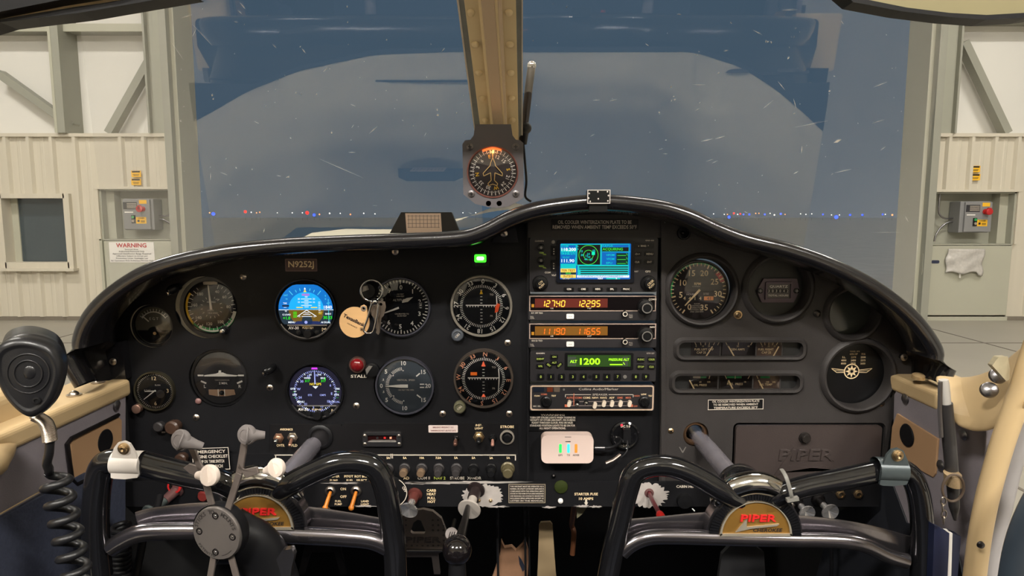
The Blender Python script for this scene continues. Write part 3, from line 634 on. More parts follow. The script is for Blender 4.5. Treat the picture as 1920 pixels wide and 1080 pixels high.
for (px, py, w_) in ((1388, 655, 234), (1381, 717, 236)):
    F = frame(px, py, YR); mb = MB(F); o = rrect(0, 0, w_ + 18, 46, 18); i_ = rrect(0, 0, w_ - 2, 28, 11); mid = rrect(0, 0, w_ + 8, 37, 15); n = len(o)
    rows = [[(x, 0, z) for x, z in o + o[:1]], [(x, -6, z) for x, z in mid + mid[:1]], [(x, -5, z) for x, z in i_ + i_[:1]], [(x, 9, z) for x, z in i_ + i_[:1]]]
    mb.grid(rows, MOULD); mb.prism(rrect(0, 0, w_ + 6, 38, 14), 9, 11, mat('dark well floor', (34, 34, 34), .5)); put(mb, 'slot_surround', rp)
for q, m in (((1532, 588), DSTL), ((1653, 757), BRS), ((1258, 808), BRS), ((1383, 590), BRS)): screw(*q, rp, Y=YR, m=m, r=7 if m is not BRS else 5.5)
F = frame(1383, 590, YR); mb = MB(F); mb.lathe((0, 0, 0), [(8, 0), (8, 2.5), (5.5, 3)], BRS, 28, cap=False); put(mb, 'screw_cup', rp, 'brass screw cup')
F = frame(1282, 437, YR); mb = MB(F); mb.lathe((0, 0, 0), [(13, 0), (11.5, 3), (9.5, 3), (9, -8), (0, -8)], CASE, 32, cap=False); mb.ball((0, 6, 0), 4, DSTL, n=12); put(mb, 'socket', rp)
F = frame(1599, 587, YP + .008); mb = MB(F); mb.lathe((0, 0, 0), [(45, -3), (45, 0), (0, 0)], mat('dark smoked glass', (66, 70, 66), .12, var=.15, scale=30), 48); put(mb, 'blank_window', rp, 'dark glass blank')
F = frame(1459, 540, YP + .006); mb = MB(F); mb.lathe((0, 0, 0), [(57, -3), (57, 0), (0, 0)], mat('charcoal blanking plate', (58, 58, 54), .5, var=.06), 48); put(mb, 'blanking_plate', rp)
# lower switch strip
ls = thing('lower_switch_panel', 'long narrow black switch strip along the bottom of the instrument panel', 'switch panel', V((0, YP - .02, 1.2)))
YS = YP - .018
mb = MB(); mb.prism(P2([(230, 950), (230, 904), (1650, 904), (1648, 950)], YS), YS, YS + .004, BLK); put(mb, 'panel_plate', ls, bevel=.0006)
mb = MB(); mb.prism(P2([(380, 906), (380, 852), (972, 852), (972, 906)], YP - .006), YP - .006, YP, BLK); put(mb, 'breaker_plate', ls)
# worn paint
mb = MB(); rnd = random.Random(3)
def blob(cx, cy, rx, ry, Y, n=70, a0=0, a1=360, jag=.14):
    p = [];
    for i in range(n):
        a = R(a0 + (a1 - a0) * i / n); k = 1 + rnd.uniform(-jag, jag); p.append((cx + rx * k * cos(a), cy + ry * k * sin(a)))
    return P2(p[::-1], Y)
mb.prism(blob(1215, 929, 37, 22, YS - .0006), YS - .0006, None, WORN); put(mb, 'worn_patch', ls, 'bare silver patch around the red rod'); mb = MB()
mb.prism(blob(905, 929, 38, 21, YS - .0006, a0=-100, a1=260, jag=.10), YS - .0006, None, WORN); put(mb, 'worn_patch', ls, 'bare silver patch behind the throttle knob')
for (x, y, w_) in ((640, 906, 30), (820, 906, 60), (900, 904, 80), (680, 949, 22), (735, 949, 10), (1090, 949, 14), (1115, 950, 12), (780, 906, 26), (1030, 951, 10), (930, 950, 20)):
    mb = MB(); mb.prism(blob(x, y, w_, 1.8, YS - .0008, n=30, jag=.5), YS - .0008, None, WORN); put(mb, 'worn_edge', ls)
# ================================================================ FIREWALL, SIDE WALLS
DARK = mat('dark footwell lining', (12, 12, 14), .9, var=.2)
NAVY = mat('navy carpet', (30, 36, 52), .9, var=.3, scale=200)
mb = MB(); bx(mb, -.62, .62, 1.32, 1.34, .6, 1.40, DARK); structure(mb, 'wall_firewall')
mb = MB(); bx(mb, -.62, .62, -1.4, 1.32, .58, .6, NAVY); structure(mb, 'floor_cockpit')
FAB = mat('grey suede side lining', (132, 125, 130), .9, var=.12, scale=30, bump=.3, bscale=900)
TAN = mat('tan vinyl', (176, 140, 104), .55, var=.06, scale=20)
def wallpoly(L, X, m, nm, par, th=.004, bev=.001, hl=None):
    """polygon lying on the side wall plane x = X (thickness outward)"""
    s_ = 1 if X > 0 else -1; pts = [atx(a, b, X) for a, b in L]
    loops = [[V((p.y, p.z, 0)) for p in pts]]
    mb = MB(); Tm = M(((0, 1, 0, X), (1, 0, 0, 0), (0, 0, 1, 0), (0, 0, 0, 1)))
    mb.prism([(p.y, p.z) for p in pts], 0, s_ * th, m, T=Tm); o = put(mb, nm, par, bevel=bev)
    bmesh_fix(o); return o
def bmesh_fix(o):
    import bmesh
    b = bmesh.new(); b.from_mesh(o.data); bmesh.ops.remove_doubles(b, verts=b.verts, dist=1e-6); bmesh.ops.recalc_face_normals(b, faces=b.faces); b.to_mesh(o.data); b.free()
XLW = -.506
s = thing('left_side_panel', 'grey suede side wall lining with tan pocket and navy mesh below, left of the panel', 'side panel', V((XLW, .7, 1.0)))
wallpoly([(236, 722), (236, 905), (-200, 1180), (-560, 1240), (-560, 1100), (-200, 900), (0, 822), (110, 774)], XLW - .004, FAB, 'suede_lining', s, .01)
wallpoly([(132, 826), (224, 782), (229, 788), (229, 858), (143, 906), (138, 900)], XLW - .0005, TAN, 'tan_pocket', s, .003)
mb = MB(); mb.tube([atx(a, b, XLW) for a, b in [(226, 868), (143, 908), (135, 900), (126, 832), (134, 822), (222, 778)]], .0026, DSTL, 8); put(mb, 'pocket_trim', s)
p = atx(197, 827, XLW - .001); mb = MB(M.Translation(p)); mb.lathe((0, 0, 0), [(.0, 0.0012), (.014, .0012), (.0155, 0)], CASE, 28, axis=(1, 0, 0)); put(mb, 'vent_hole', s, 'black round hole')
MESHF = mat('navy woven mesh', (60, 65, 82), .7, var=.35, scale=260, bump=.6, bscale=260)
wallpoly([(236, 880), (236, 1300), (-700, 1500), (-500, 1240), (-60, 1010), (0, 972), (110, 912), (160, 886)], XLW + .001, MESHF, 'mesh_lining', s, .006)
p = atx(222, 760, XLW); 
for (a, b) in ((219, 759),):
    p = atx(a, b, XLW); mb = MB(M.Translation(p)); mb.lathe((0, 0, 0), [(.006, 0), (.006, .001), (.004, .0025), (0, .003)], ALU, 20, axis=(1, 0, 0)); put(mb, 'screw', s)
mb = MB(); mb.tube([atx(-20, 975, XLW + .002), atx(105, 905, XLW + .002)], .0008, CREAM, 6); put(mb, 'seam_stitching', s)
# cream sill, left
s = thing('left_cream_sill', 'cream enamel window sill running back from the left end of the panel', 'sill', V((XLW, .7, 1.38)))
def loftc(rows, m, nm, par, bevel=0, ang=50):
    mb = MB(); mb.grid(rows, m); return put(mb, nm, par, bevel=bevel, ang=ang)
def loftc(rows, m, nm, par, bevel=0, ang=50):
    mb = MB(); mb.grid(rows, m); return put(mb, nm, par, bevel=bevel, ang=ang)
mb = MB(); bx(mb, -.575, XLW, .30, .832, 1.363, 1.386, CREAM); put(mb, 'sill_ledge', s, bevel=.006, seg=4)
mb = MB(); bx(mb, -.66, XLW - .026, .25, .70, 1.372, 1.418, CREAM); put(mb, 'window_ledge', s, bevel=.014, seg=5)
mb = MB(); mb.tube(smooth([V((-.50, .20, 1.35)), V((-.502, .42, 1.355)), V((-.504, .54, 1.362)), V((-.506, .60, 1.366)), V((-.51, .635, 1.368))]), [.024] * 12 + [.022] * 6 + [.018, .015, .012, .009, .006, .004, .002], CREAM, 18, sec=(.75, 1)); put(mb, 'rolled_edge', s)
for (a, b, Y) in ((184, 714, .74), (139, 738, .68)):
    mb = MB(M.Translation(atz(a, b + 3, 1.3865)) @ M.Scale(.00055, 4)); mb.lathe((0, 0, 0), [(15, 0), (15, 2), (10, 2.4), (9, 6), (4, 10), (0, 11)], STL, 20, axis=(0, 0, 1)); put(mb, 'screw', s, 'silver cross-head screw in cup washer')
# right side
XRW = .500
s = thing('right_side_panel', 'grey suede side wall lining with tan pocket, right of the panel', 'side panel', V((XRW, .7, 1.0)))
wallpoly([(1676, 740), (1690, 716), (1780, 760), (1850, 800), (1830, 1120), (1700, 1120), (1672, 905)], XRW + .003, FAB, 'suede_lining', s, .01)
wallpoly([(1681, 775), (1758, 823), (1753, 888), (1748, 895), (1668, 850), (1672, 800)], XRW + .0005, TAN, 'tan_pocket', s, .003)
p = atx(1700, 816, XRW - .001); mb = MB(M.Translation(p)); mb.lathe((0, 0, 0), [(.0, 0.0012), (.013, .0012), (.0145, 0)], CASE, 28, axis=(-1, 0, 0)); put(mb, 'vent_hole', s, 'black round hole')
for (a, b) in ((1697, 747), (1807, 815), (1764, 872)):
    p = atx(a, b, XRW); mb = MB(M.Translation(p)); mb.lathe((0, 0, 0), [(.006, 0), (.006, .001), (.004, .0025), (0, .003)], ALU, 20, axis=(-1, 0, 0)); put(mb, 'screw', s)
wallpoly([(1640, 905), (1672, 905), (1700, 980), (1790, 1010), (1830, 1200), (1500, 1200), (1560, 960), (1600, 950)], XRW + .001, mat('black kick panel', (28, 30, 36), .6, var=.2), 'kick_panel', s, .01)
s = thing('right_cream_sill', 'cream enamel sill and bracket joining the right end of the panel to the door post', 'sill', V((XRW, .7, 1.38)))
mb = MB(); bx(mb, XRW + .001, .585, .735, .832, 1.371, 1.393, CREAM); put(mb, 'sill_ledge', s, bevel=.005, seg=4)
rows = [[at(1740, 690, .72), at(1800, 708, .70), at(1870, 690, .66), at(1940, 610, .60)], [at(1770, 735, .67), at(1800, 745, .66), at(1860, 735, .63), at(1940, 680, .58)],
        [at(1775, 770, .65), at(1820, 790, .63), at(1870, 780, .60), at(1930, 730, .56)], [at(1790, 800, .64), at(1830, 812, .62), at(1870, 800, .59), at(1930, 750, .55)]]
mb = MB(); mb.grid([[*r] for r in rows], CREAM, flip=True); o = put(mb, 'corner_gusset', s); md = o.modifiers.new('t', 'SOLIDIFY'); md.thickness = .006; md = o.modifiers.new('s', 'SUBSURF'); md.levels = 2; md.render_levels = 2
for (a, b, Y) in ((1855, 731, .60), (1872, 704, .60), (1722, 706, .775)):
    mb = MB(M.Translation(at(a, b, Y)) @ M.Scale(.00038, 4)); mb.lathe((0, 0, 0), [(20, -6), (19, 5), (14, 9), (0, 11)], ALU if a > 1800 else mat('cream dulled brass', (200, 170, 125), .4, .6), 24, axis=(-.3, -.7, .4) if a > 1800 else (0, -.2, 1)); put(mb, 'screw', s, 'silver cross-head screw' if a > 1800 else 'brass cross-head screw')
mb = MB(); q = [at(1856, 684, .575), at(1868, 668, .575), at(1885, 667, .575), at(1897, 690, .57), at(1896, 712, .57), at(1890, 716, .57)]
mb.prism([(p.x, p.z) for p in q], .572, .578, mat('scratched latch', (186, 176, 148), .35, .5, var=.3, scale=80)); put(mb, 'latch_tongue', s, 'scratched silver half-round latch tongue', bevel=.001)
s = thing('right_door_post', 'cream tubular door post curving down the right edge of the cockpit', 'door post', V((.42, .5, 1.0)))
mb = MB(); mb.tube(smooth([V((.50, .58, 1.86)), V((.505, .50, 1.72)), V((.50, .54, 1.60)), at(1985, 560, .56), at(1945, 640, .565), at(1912, 740, .57), at(1880, 830, .575), at(1852, 930, .58), at(1835, 1020, .585), at(1822, 1130, .59)]), .0088, CREAM, 16, sec=(1, 1.15)); put(mb, 'post_tube', s)
mb = MB(); mb.tube(smooth([at(2000, 590, .59), at(1965, 660, .59), at(1935, 750, .595), at(1905, 840, .60), at(1880, 940, .605), at(1862, 1030, .61), at(1850, 1130, .61)]), .0065, mat('grey rubber door seal', (150, 146, 145), .6), 12, sec=(1, 1.6)); put(mb, 'door_seal', s)
mb = MB(M.Translation(at(1838, 1021, .57))); mb.lathe((0, 0, 0), [(.0035, 0), (.003, .002), (0, .003)], DSTL, 16); put(mb, 'screw', s)
mb = MB(); mb.tube(smooth([at(2010, 860, .52), at(1975, 900, .52), at(1940, 960, .52), at(1915, 1030, .52), at(1900, 1120, .52)]), .010, mat('dark blue door edge', (36, 44, 52), .4, var=.4, scale=40), 12, sec=(.6, 1.6))
put(mb, 'cabin_door_edge', None, 'dark weathered cabin door edge in the lower right corner', 'door edge')
mb = MB(); mb.tube([at(1900, 822, .64), at(1990, 836, .62)], .006, mat('blue door arm', (30, 55, 95), .3), 10); put(mb, 'door_stay_rod', None, 'short dark blue rod beyond the right door post', 'rod')
for sg, nm in ((-1, 'wall_left_footwell'), (1, 'wall_right_footwell')):
    mb = MB(); bx(mb, sg * .519, sg * .53, .72, 1.34, .6, 1.36, DARK); bx(mb, sg * .515, sg * .53, .0, .845, .6, 1.12, DARK); bx(mb, sg * .56, sg * .58, -1.4, .30, .6, 1.33, FAB); structure(mb, nm)  # side walls behind the yokes are unseen, added to shade the lower cockpit
mb = MB(); bx(mb, -.58, .58, -1.42, -1.4, .6, 1.95, mat('dark cabin bulkhead trim', (60, 58, 60), .9)); structure(mb, 'wall_unseen_rear')  # unseen dark bulkhead added to darken dial and chrome reflections
SEAT = mat('dark blue seat cloth', (38, 42, 54), .9, var=.2, scale=60)
for x, d in ((-.28, 'left'), (.28, 'right')):  # unseen seats added to darken reflections and the lower cockpit
    s = thing('unseen_seat', 'dark blue ' + d + ' front seat facing the ' + d + ' control yoke, added to darken reflections', 'seat', V((x, -.2, .6)))
    mb = MB(); mb.box((x, .02, .90), (.46, .46, .12), SEAT); put(mb, 'cushion', s, bevel=.03, seg=4)
    mb = MB(); mb.box((0, 0, 0), (.44, .10, .60), SEAT, T=M.Translation((x, -.36, 1.22)) @ M.Rotation(R(14), 4, 'X')); put(mb, 'backrest', s, bevel=.035, seg=4)
    mb = MB(); mb.box((x, .0, .72), (.38, .36, .24), DSTL); put(mb, 'base', s, bevel=.01)
# ================================================================ ROUND INSTRUMENTS
def inst(name, label, cat, px, py, r, front=0, face=8, rim=BEZ, rimw=3, facem=None, group=None, glass=True, case_r=None, Y=YP, tilt=None):
    """front: px the rim stands proud of the panel (negative = recessed); face: px the dial lies behind the rim"""
    F = frame(px, py, Y); s = thing(name, label, cat, F.translation, group); cr = case_r or r + 1
    mb = MB(F); mb.lathe((0, 0, 0), [(cr, -22), (cr, front - 2), (cr - .8, front), (r - rimw + .8, front), (r - rimw, front - 1.2), (r - rimw, front - face)], rim, 64, cap=False)
    mb.lathe((0, 0, 0), [(cr - .2, -30), (cr - .2, -28), (0, -28)], CASE, 40, cap=False)
    put(mb, 'case_rim', s)
    yf = -(front - face)
    mb = MB(F); mb.lathe((0, yf + 1.5, 0), [(r - rimw + .5, 0), (r - rimw + .5, 1.5), (0, 1.5)], facem or FACE, 56, cap=False)
    s['_yf'] = yf
    return s, F, mb, yf
def glass(s, F, r, y):
    mb = MB(F); mb.lathe((0, y, 0), [(r, 0), (r * .97, .5), (r * .5, 1.1), (0, 1.3)], GLS, 40, cap=False); put(mb, 'glass_cover', s)
def needle(F, a, r0, r1, w0, w1, m, y):
    mb = MB(F); sa, ca = sin(R(a)), cos(R(a))
    P = [(r0 * sa - w0 * ca, r0 * ca + w0 * sa), (r0 * sa + w0 * ca, r0 * ca - w0 * sa), (r1 * sa + w1 * ca, r1 * ca - w1 * sa), (r1 * sa - w1 * ca, r1 * ca + w1 * sa)]
    mb.prism(P, y - .6, y, m); return mb
def knob(F, x, z, r, h, m, y=0, tip=None):
    mb = MB(F); mb.lathe((x, y, z), [(r * 1.05, 0), (r * 1.05, 2), (r * .9, 2.2), (r * .88, h - 1.5), (r * .7, h), (0, h)], m, 26); return mb
# --- airspeed
s, F, mb, y = inst('airspeed_indicator', 'airspeed indicator with yellow green and white arcs, upper left of the panel', 'gauge', 394, 577, 54, -2, 4, rim=KNOB, rimw=4, case_r=59)
A0 = lambda v: (v - 40) * 2.05 + 25
mb.arc(45, 49, 228, 305, YEL, y - .2); mb.arc(45, 48, 120, 232, GRN, y - .2); mb.arc(41, 47, 100, 215, WHT, y - .25); mb.arc(40, 44, 120, 210, GRN, y - .3)
for i in range(30): mb.tick(20 + i * 10.5, 40 if i % 2 else 37, 45, 1.1, WHT, y - .35)
for t, a in (('180', 322), ('160', 278), ('140', 232), ('120', 190), ('100', 150), ('80', 88), ('60', 52), ('40', 22)): mb.ptext(t, a, 32, 5.6, WHT, y - .35)
for i in range(14): mb.tick(20 + i * 24, 17, 21, 1, WHT, y - .35)
mb.text('AIR SPEED', 0, 10, 2.6, WHT, y - .35); mb.text('MPH', 12, 15, 2.6, WHT, y - .35); mb.text('KNOTS', -2, -6, 2.4, WHT, y - .35); mb.text('TRUE SPEED', 2, -11, 2.4, WHT, y - .35); mb.prism([(-13, 43), (13, 43), (14, 49), (-14, 49)], y - .4, None, INK)
put(mb, 'dial_face', s); put(needle(F, -4, -4, 42, 2.2, 1.0, WHT, y - 3), 'pointer', s); glass(s, F, 50, y - 5)
mb = knob(F, 27, -42, 7.5, 14, KNOB, -2); mb.ball((27, -16, -42), 5, CHR, (1, .3, 1), 14); put(mb, 'adjustment_knob', s)
# --- small EGT
s, F, mb, y = inst('exhaust_temperature_gauge', 'small dark EGT gauge with a white arc, leftmost on the panel', 'gauge', 284, 612, 38, -5, 5, rim=KNOB, rimw=2, case_r=41, facem=mat('smoky gauge face', (92, 90, 80), .6, var=.1))
mb.prism([(36 * cos(R(a)), -8 + 0 * a) if 0 else (35 * cos(R(a)), 35 * sin(R(a))) for a in range(195, 346, 10)], y - .2, None, FACE); mb.prism([(14 * cos(R(a)), -14 + 12 * sin(R(a))) for a in range(0, 181, 15)][::1], y - .2, None, FACE)
mb.arc(25, 27, -58, 58, WHT, y - .3)
for i in range(11): mb.tick(-55 + i * 11, 27, 32, 1.1, WHT, y - .3)
mb.text('E G T', 0, 13, 5, WHT, y - .3); mb.prism(circ(0, -15, 3, 14), y - 1, y, BRS); put(mb, 'dial_face', s)
put(needle(F, -48, 12, 28, 1.1, .8, WHT, y - 2), 'pointer', s); glass(s, F, 36, y - 4)
# --- clock
s, F, mb, y = inst('panel_clock', 'small round black clock with brass winding knob, lower left of the panel', 'clock', 292, 732, 37, 8, 5, rim=mat('dark bronze rim', (84, 80, 66), .3, .8), rimw=3)
for t, a in (('12', 0), ('3', 90), ('6', 180)): mb.ptext(t, a, 24, 7, CRMP, y - .3)
mb.text('ELGIN', 6, 11, 2.5, INK, y - .3); mb.text('8 DAY', -14, 1, 3, INK, y - .3); mb.prism(circ(10, -6, 8, 20), y - .25, None, MATS['charcoal moulded vinyl'])
for i in range(60): mb.tick(i * 6, 30, 33 if i % 5 else 34, .8, INK, y - .3)
put(mb, 'dial_face', s); put(needle(F, 232, -3, 26, 1.0, .6, WHT, y - 2), 'pointer', s); put(needle(F, 268, -3, 18, 1.2, .7, WHT, y - 1.4), 'hour_hand', s); glass(s, F, 34, y - 3)
mb = MB(F); mb.lathe((-31, 0, -32), [(6, 0), (6, 4), (8.5, 5), (8.5, 14), (7, 15), (0, 15)], mat('worn copper knob', (140, 110, 96), .4, .7), 26); put(mb, 'winding_knob', s, 'copper winding knob')
# --- turn coordinator
s, F, mb, y = inst('turn_coordinator', 'turn coordinator with white miniature aeroplane and ball tube, below the airspeed indicator', 'gauge', 412, 709, 53, -2, 3, rim=KNOB, rimw=3, case_r=56, facem=mat('charcoal turn face', (42, 42, 44), .4))
mb.prism(circ(0, 6, 24, 30), y - .15, None, mat('turn dial centre', (36, 36, 38), .45))
for x in (-38, 38): mb.rect(x, 4, 11, 3, WHT, y - .4)
for x, r_ in ((-33, -28), (35, 28)): mb.line(x - 5, -9 - r_ * .08 * 1, x + 5, -9 + r_ * .08, 3.2, WHT, y - .4)
mb.text('L', -31, -17, 6, WHT, y - .4, bold=.02); mb.text('R', 35, -17, 6, WHT, y - .4, bold=.02); mb.text('2 MIN.', 4, -11, 4.2, WHT, y - .4, bold=.02); mb.text('TURN COORDINATOR', 2, -5, 1.8, INK, y - .4)
put(mb, 'dial_face', s)
mb = MB(F); mb.prism([(-30, 2.6), (30, 2.6), (34, 4.4), (12, 7), (5, 10), (2, 10), (2, 14), (-2, 14), (-3, 10), (-8, 8), (-30, 5)], y - 3, y - 2, WHT); put(mb, 'miniature_aeroplane', s)
mb = MB(F); mb.prism([(-24, -23), (24, -23), (26, -33), (8, -36), (-8, -36), (-24, -33)], y - .9, y, mat('amber level tube', (170, 140, 115), .25, var=.3, scale=20)); mb.rect(-6, -29, 1.5, 13, WHT, y - 1.2); mb.rect(6, -29, 1.5, 13, WHT, y - 1.2); mb.ball((1, y - 2, -29), 4.5, KNOB, n=16); put(mb, 'slip_tube', s)
glass(s, F, 50, y - 5)
mb = MB(F); mb.ball((-42, -1, -44), 6, mat('pinkish knob', (120, 88, 84), .4), (1, .6, 1), 14); put(mb, 'adjustment_knob', s)
# --- AV-30 displays
def av30(px, py, r, lab):
    s, F, mb, y = inst('flight_display', lab, 'display', px, py, r, 6, 4, rim=KNOB, rimw=2, case_r=r + 1)
    put(mb, 'face_plate', s)
    mb = MB(F); mb.text('AV-30', -24, -35, 5.4, WHT, y - .4, bold=.02); mb.text('PUSH-SET', 3, -35, 3.4, CRMP, y - .4); mb.text('[=]', 33, -38, 5, CRMP, y - .4, bold=.02); put(mb, 'lettering', s)
    mb = MB(F); mb.lathe((4, y, -45), [(9, 0), (8.5, 8), (7, 10), (0, 10)], KNOB, 24); put(mb, 'selector_knob', s)
    for x in (-14, 21):
        mb = MB(F); mb.lathe((x, y, -43), [(5, 0), (4.6, 3), (0, 3.6)], KNOB, 18); put(mb, 'button', s)
    mb = MB(F); mb.arc(r - 4, r - .5, 120, 240, ALU, y - 2.5); put(mb, 'lower_lip', s)
    return s, F, y
def trunc(r, top, bot, n=40):
    out = []
    for i in range(n):
        a = 2 * pi * i / n; out.append((r * cos(a), max(bot, min(top, r * sin(a)))))
    return out
s, F, y = av30(574, 580, 57, 'round electronic flight display showing blue sky and brown ground, centre left of the panel')
SKY = em('display sky', (0, 128, 225), .85); SKY2 = em('display bright sky', (20, 175, 255), 1.1); GND = em('display ground', (128, 98, 28), .8); GRD = em('display grey', (38, 60, 78), .7)
LWH = em('display white', (235, 245, 255), 1.25); LGR = em('display green', (40, 235, 20), 1.1); LYE = em('display yellow', (250, 220, 60), 1.1); LCY = em('display cyan', (90, 220, 240), 1.0); LMG = em('display magenta', (210, 60, 230), 1.2); DKB = em('display dark', (24, 22, 48), .8); LBL = em('display pale blue', (160, 170, 235), 1.1)
def screen(F, mb): return mb
mb = MB(F); mb.prism(trunc(51, 47, -28), y - .6, y, SKY)
mb.flat([(-50, -1), (-50, 0), (52, 0), (52, -1)], y - 1.0, LWH)
mb.prism([(p[0], min(p[1], -1)) for p in trunc(51, 47, -28) if p[1] <= 6][::1], y - .8, None, GRD)
mb.prism(circ(1, 0, 33, 40), y - .9, None, SKY2); mb.prism([(33 * cos(R(a)) + 1, 33 * sin(R(a))) for a in range(180, 361, 10)], y - 1.0, None, GND)
mb.prism(circ(2, -21, 10, 20), y - 1.1, None, GRD); mb.flat([(-30, -28), (34, -28), (22, -22), (-16, -22)], y - 1.1, em('display navy', (30, 50, 110), .8))
for a in (-40, -26, -14, 0, 14, 26, 40): mb.tick(a, 36, 41 if abs(a) != 40 else 46, 1.2, LCY, y - 1.2)
mb.flat([(-2, 38), (2, 38), (0, 42)], y - 1.3, LWH); mb.flat([(-3, 33), (3, 33), (0, 38)], y - 1.3, LYE)
for z, w_ in ((20, 20), (17, 8), (14, 20), (11, 8), (8, 20), (5, 8), (-6, 8), (-9, 14), (-13, 20)): mb.rect(2, z, w_, 1.0, LWH, y - 1.2)
for z, t in ((20, '20'), (14, '10'), (-13, '10')): mb.text(t, -12, z, 3, LWH, y - 1.2); mb.text(t, 16, z, 3, LWH, y - 1.2)
mb.line(2, -1, -16, -13, 1.2, LWH, y - 1.3); mb.line(2, -1, 20, -13, 1.2, LWH, y - 1.3)
mb.rect(-11, 4, 12, 1.8, LYE, y - 1.35); mb.rect(16, 4, 12, 1.8, LYE, y - 1.35); mb.rect(1, 28, 14, 4, em('display violet', (180, 140, 240), .9), y - 1.35)
for i in range(7): mb.rect(26, 14 - i * 3.2, 4, .9, LWH, y - 1.3)
for i in range(4): mb.rect(-20, -5 - i * 3, 7, 1.4, LGR, y - 1.3)
mb.rect(28, -5, 6, 1, LYE, y - 1.3); mb.rect(27, -8, 6, 1, LYE, y - 1.3)
for t, x, z, h, m in (('OAT', -36, 27, 2.8, LCY), ('+0', -35, 20, 2.6, LCY), ('TAS', -38, 12, 2.8, LWH), ('---', -38, 4, 4, LWH), ('VS', -37, -3, 2.6, LWH), ('G LOAD', -36, -9.5, 3, LWH), ('+1.0', -36, -16, 5.6, LGR), ('MENU', -27, -24, 3.4, LWH), ('ALT', 43, 12, 2.8, LCY), ('1840', 42, 4.5, 6, LWH), ('BARO', 42, -8, 3, LWH), ('30.23', 41, -15, 5.6, LGR), ('AI DUAL', 37, -24, 3.4, LWH), ('0', 38, 26, 3, LCY), ('0', 38, 20, 3, LCY), ('020', 2, 24, 2.4, LWH)): mb.text(t, x, z, h, m, y - 1.4, bold=.02)
mb.rect(-37, 7, 13, 2.8, DKB, y - 1.2); mb.rect(43, -2, .9, 44, LCY, y - 1.25); mb.prism(circ(0, -24, 3, 12), y - 1.45, None, LBL)
put(mb, 'screen', s); mb = MB(F); mb.rect(2, -29.6, 74, 2.6, BEZ, y - 1.6); put(mb, 'screen_sill', s)
s, F, y = av30(592, 733, 53, 'round electronic compass display with a violet tick ring, below the blue flight display')
mb = MB(F); mb.prism(trunc(49, 46, -28), y - .6, y, DKB)
for i in range(72):
    mb.tick(i * 5, 37 if i % 2 else 35.5, 40, 1.3, LBL if i % 6 else LWH, y - 1.0)
for t, a in (('N', 8), ('3', 38), ('6', 68), ('E', 98), ('12', 128), ('15', 158), ('S', 188), ('21', 218), ('24', 248), ('W', 278), ('30', 308), ('33', 338)): mb.ptext(t, a, 31, 4.6, LBL if t != '3' else LGR, y - 1.1, bold=.03)
mb.flat([(-6, 42), (6, 42), (5, 45.5), (-5, 45.5)], y - 1.2, LMG); mb.flat([(-1.2, 14), (1.4, 14), (.6, 40), (-1, 40)], y - 1.2, LBL)
for t, x, z, h, m in (('GS', -8, 32, 3, LWH), ('TRK', 9, 32, 3, LWH), ('WIND', -14, 25.5, 3.2, LWH), ('317', -14, 20, 4.4, LGR), ('BRG', 15, 25.5, 3.2, LWH), ('317', 16, 20, 4.4, LGR), ('NO GPS', 1, 14, 4.4, LYE), ('DTK', -41, 5, 3.4, LWH), ('----', -40, -1, 2.4, LGR), ('DST', -38, -6.5, 3.4, LWH), ('----', -38, -12, 2.4, LGR), ('ETE', -10, -7, 3.4, LBL), ('CMPS', 14, -7, 3.4, LBL), ('TRK', 42, 5, 3.4, LWH), ('----', 43, -1, 2.4, LGR), ('XTK', 40, -6.5, 3.4, LWH), ('----', 41, -12, 2.4, LGR), ('MENU', -28, -20, 3.6, LWH), ('HSI DUAL', 35, -20, 3.6, LBL)): mb.text(t, x, z, h, m, y - 1.3, bold=.02)
mb.flat([(-5, 10), (6, 10), (1, 5)], y - 1.3, LWH)
put(mb, 'screen', s); mb = MB(F); mb.rect(2, -27.6, 74, 2.4, BEZ, y - 1.6); put(mb, 'screen_sill', s)
# --- altimeter
s, F, mb, y = inst('altimeter', 'large black altimeter with numbers 0 to 9, partly behind the hanging key ring', 'gauge', 752, 575, 55, 8, 4, rim=mat('steel blue rim', (88, 88, 98), .35, .7), rimw=3)
for i in range(50): mb.tick(i * 7.2, 46 if i % 5 else 43, 51, 1.8, WHT, y - .3)
for i in range(10): mb.ptext(str(i), i * 36 + 2, 37, 8.2, WHT, y - .3, bold=.02)
mb.text('100 FEET', 0, 24, 2.4, INK, y - .3); mb.text('1000 FEET', 0, 20, 2.4, INK, y - .3); mb.text('ALTITUDE', -1, 13, 4, WHT, y - .3); mb.text('CALIBRATED TO', 2, -13, 2.4, INK, y - .3); mb.text('20,000 FEET', 2, -17, 2.4, INK, y - .3)
mb.rect(37, 3, 10, 13, KNOB, y - .5); mb.text('29.9', 37, 3, 4.5, WHT, y - .7, rot=90)
put(mb, 'dial_face', s); put(needle(F, 250, 3, 38, 1.8, 1.0, WHT, y - 3), 'pointer', s)
mb = MB(F); mb.prism([(3, 8), (14, 10), (24, 19), (12, 17), (4, 13)], y - 2.4, y - 1.8, WHT); put(mb, 'thousand_foot_hand', s); glass(s, F, 52, y - 4)
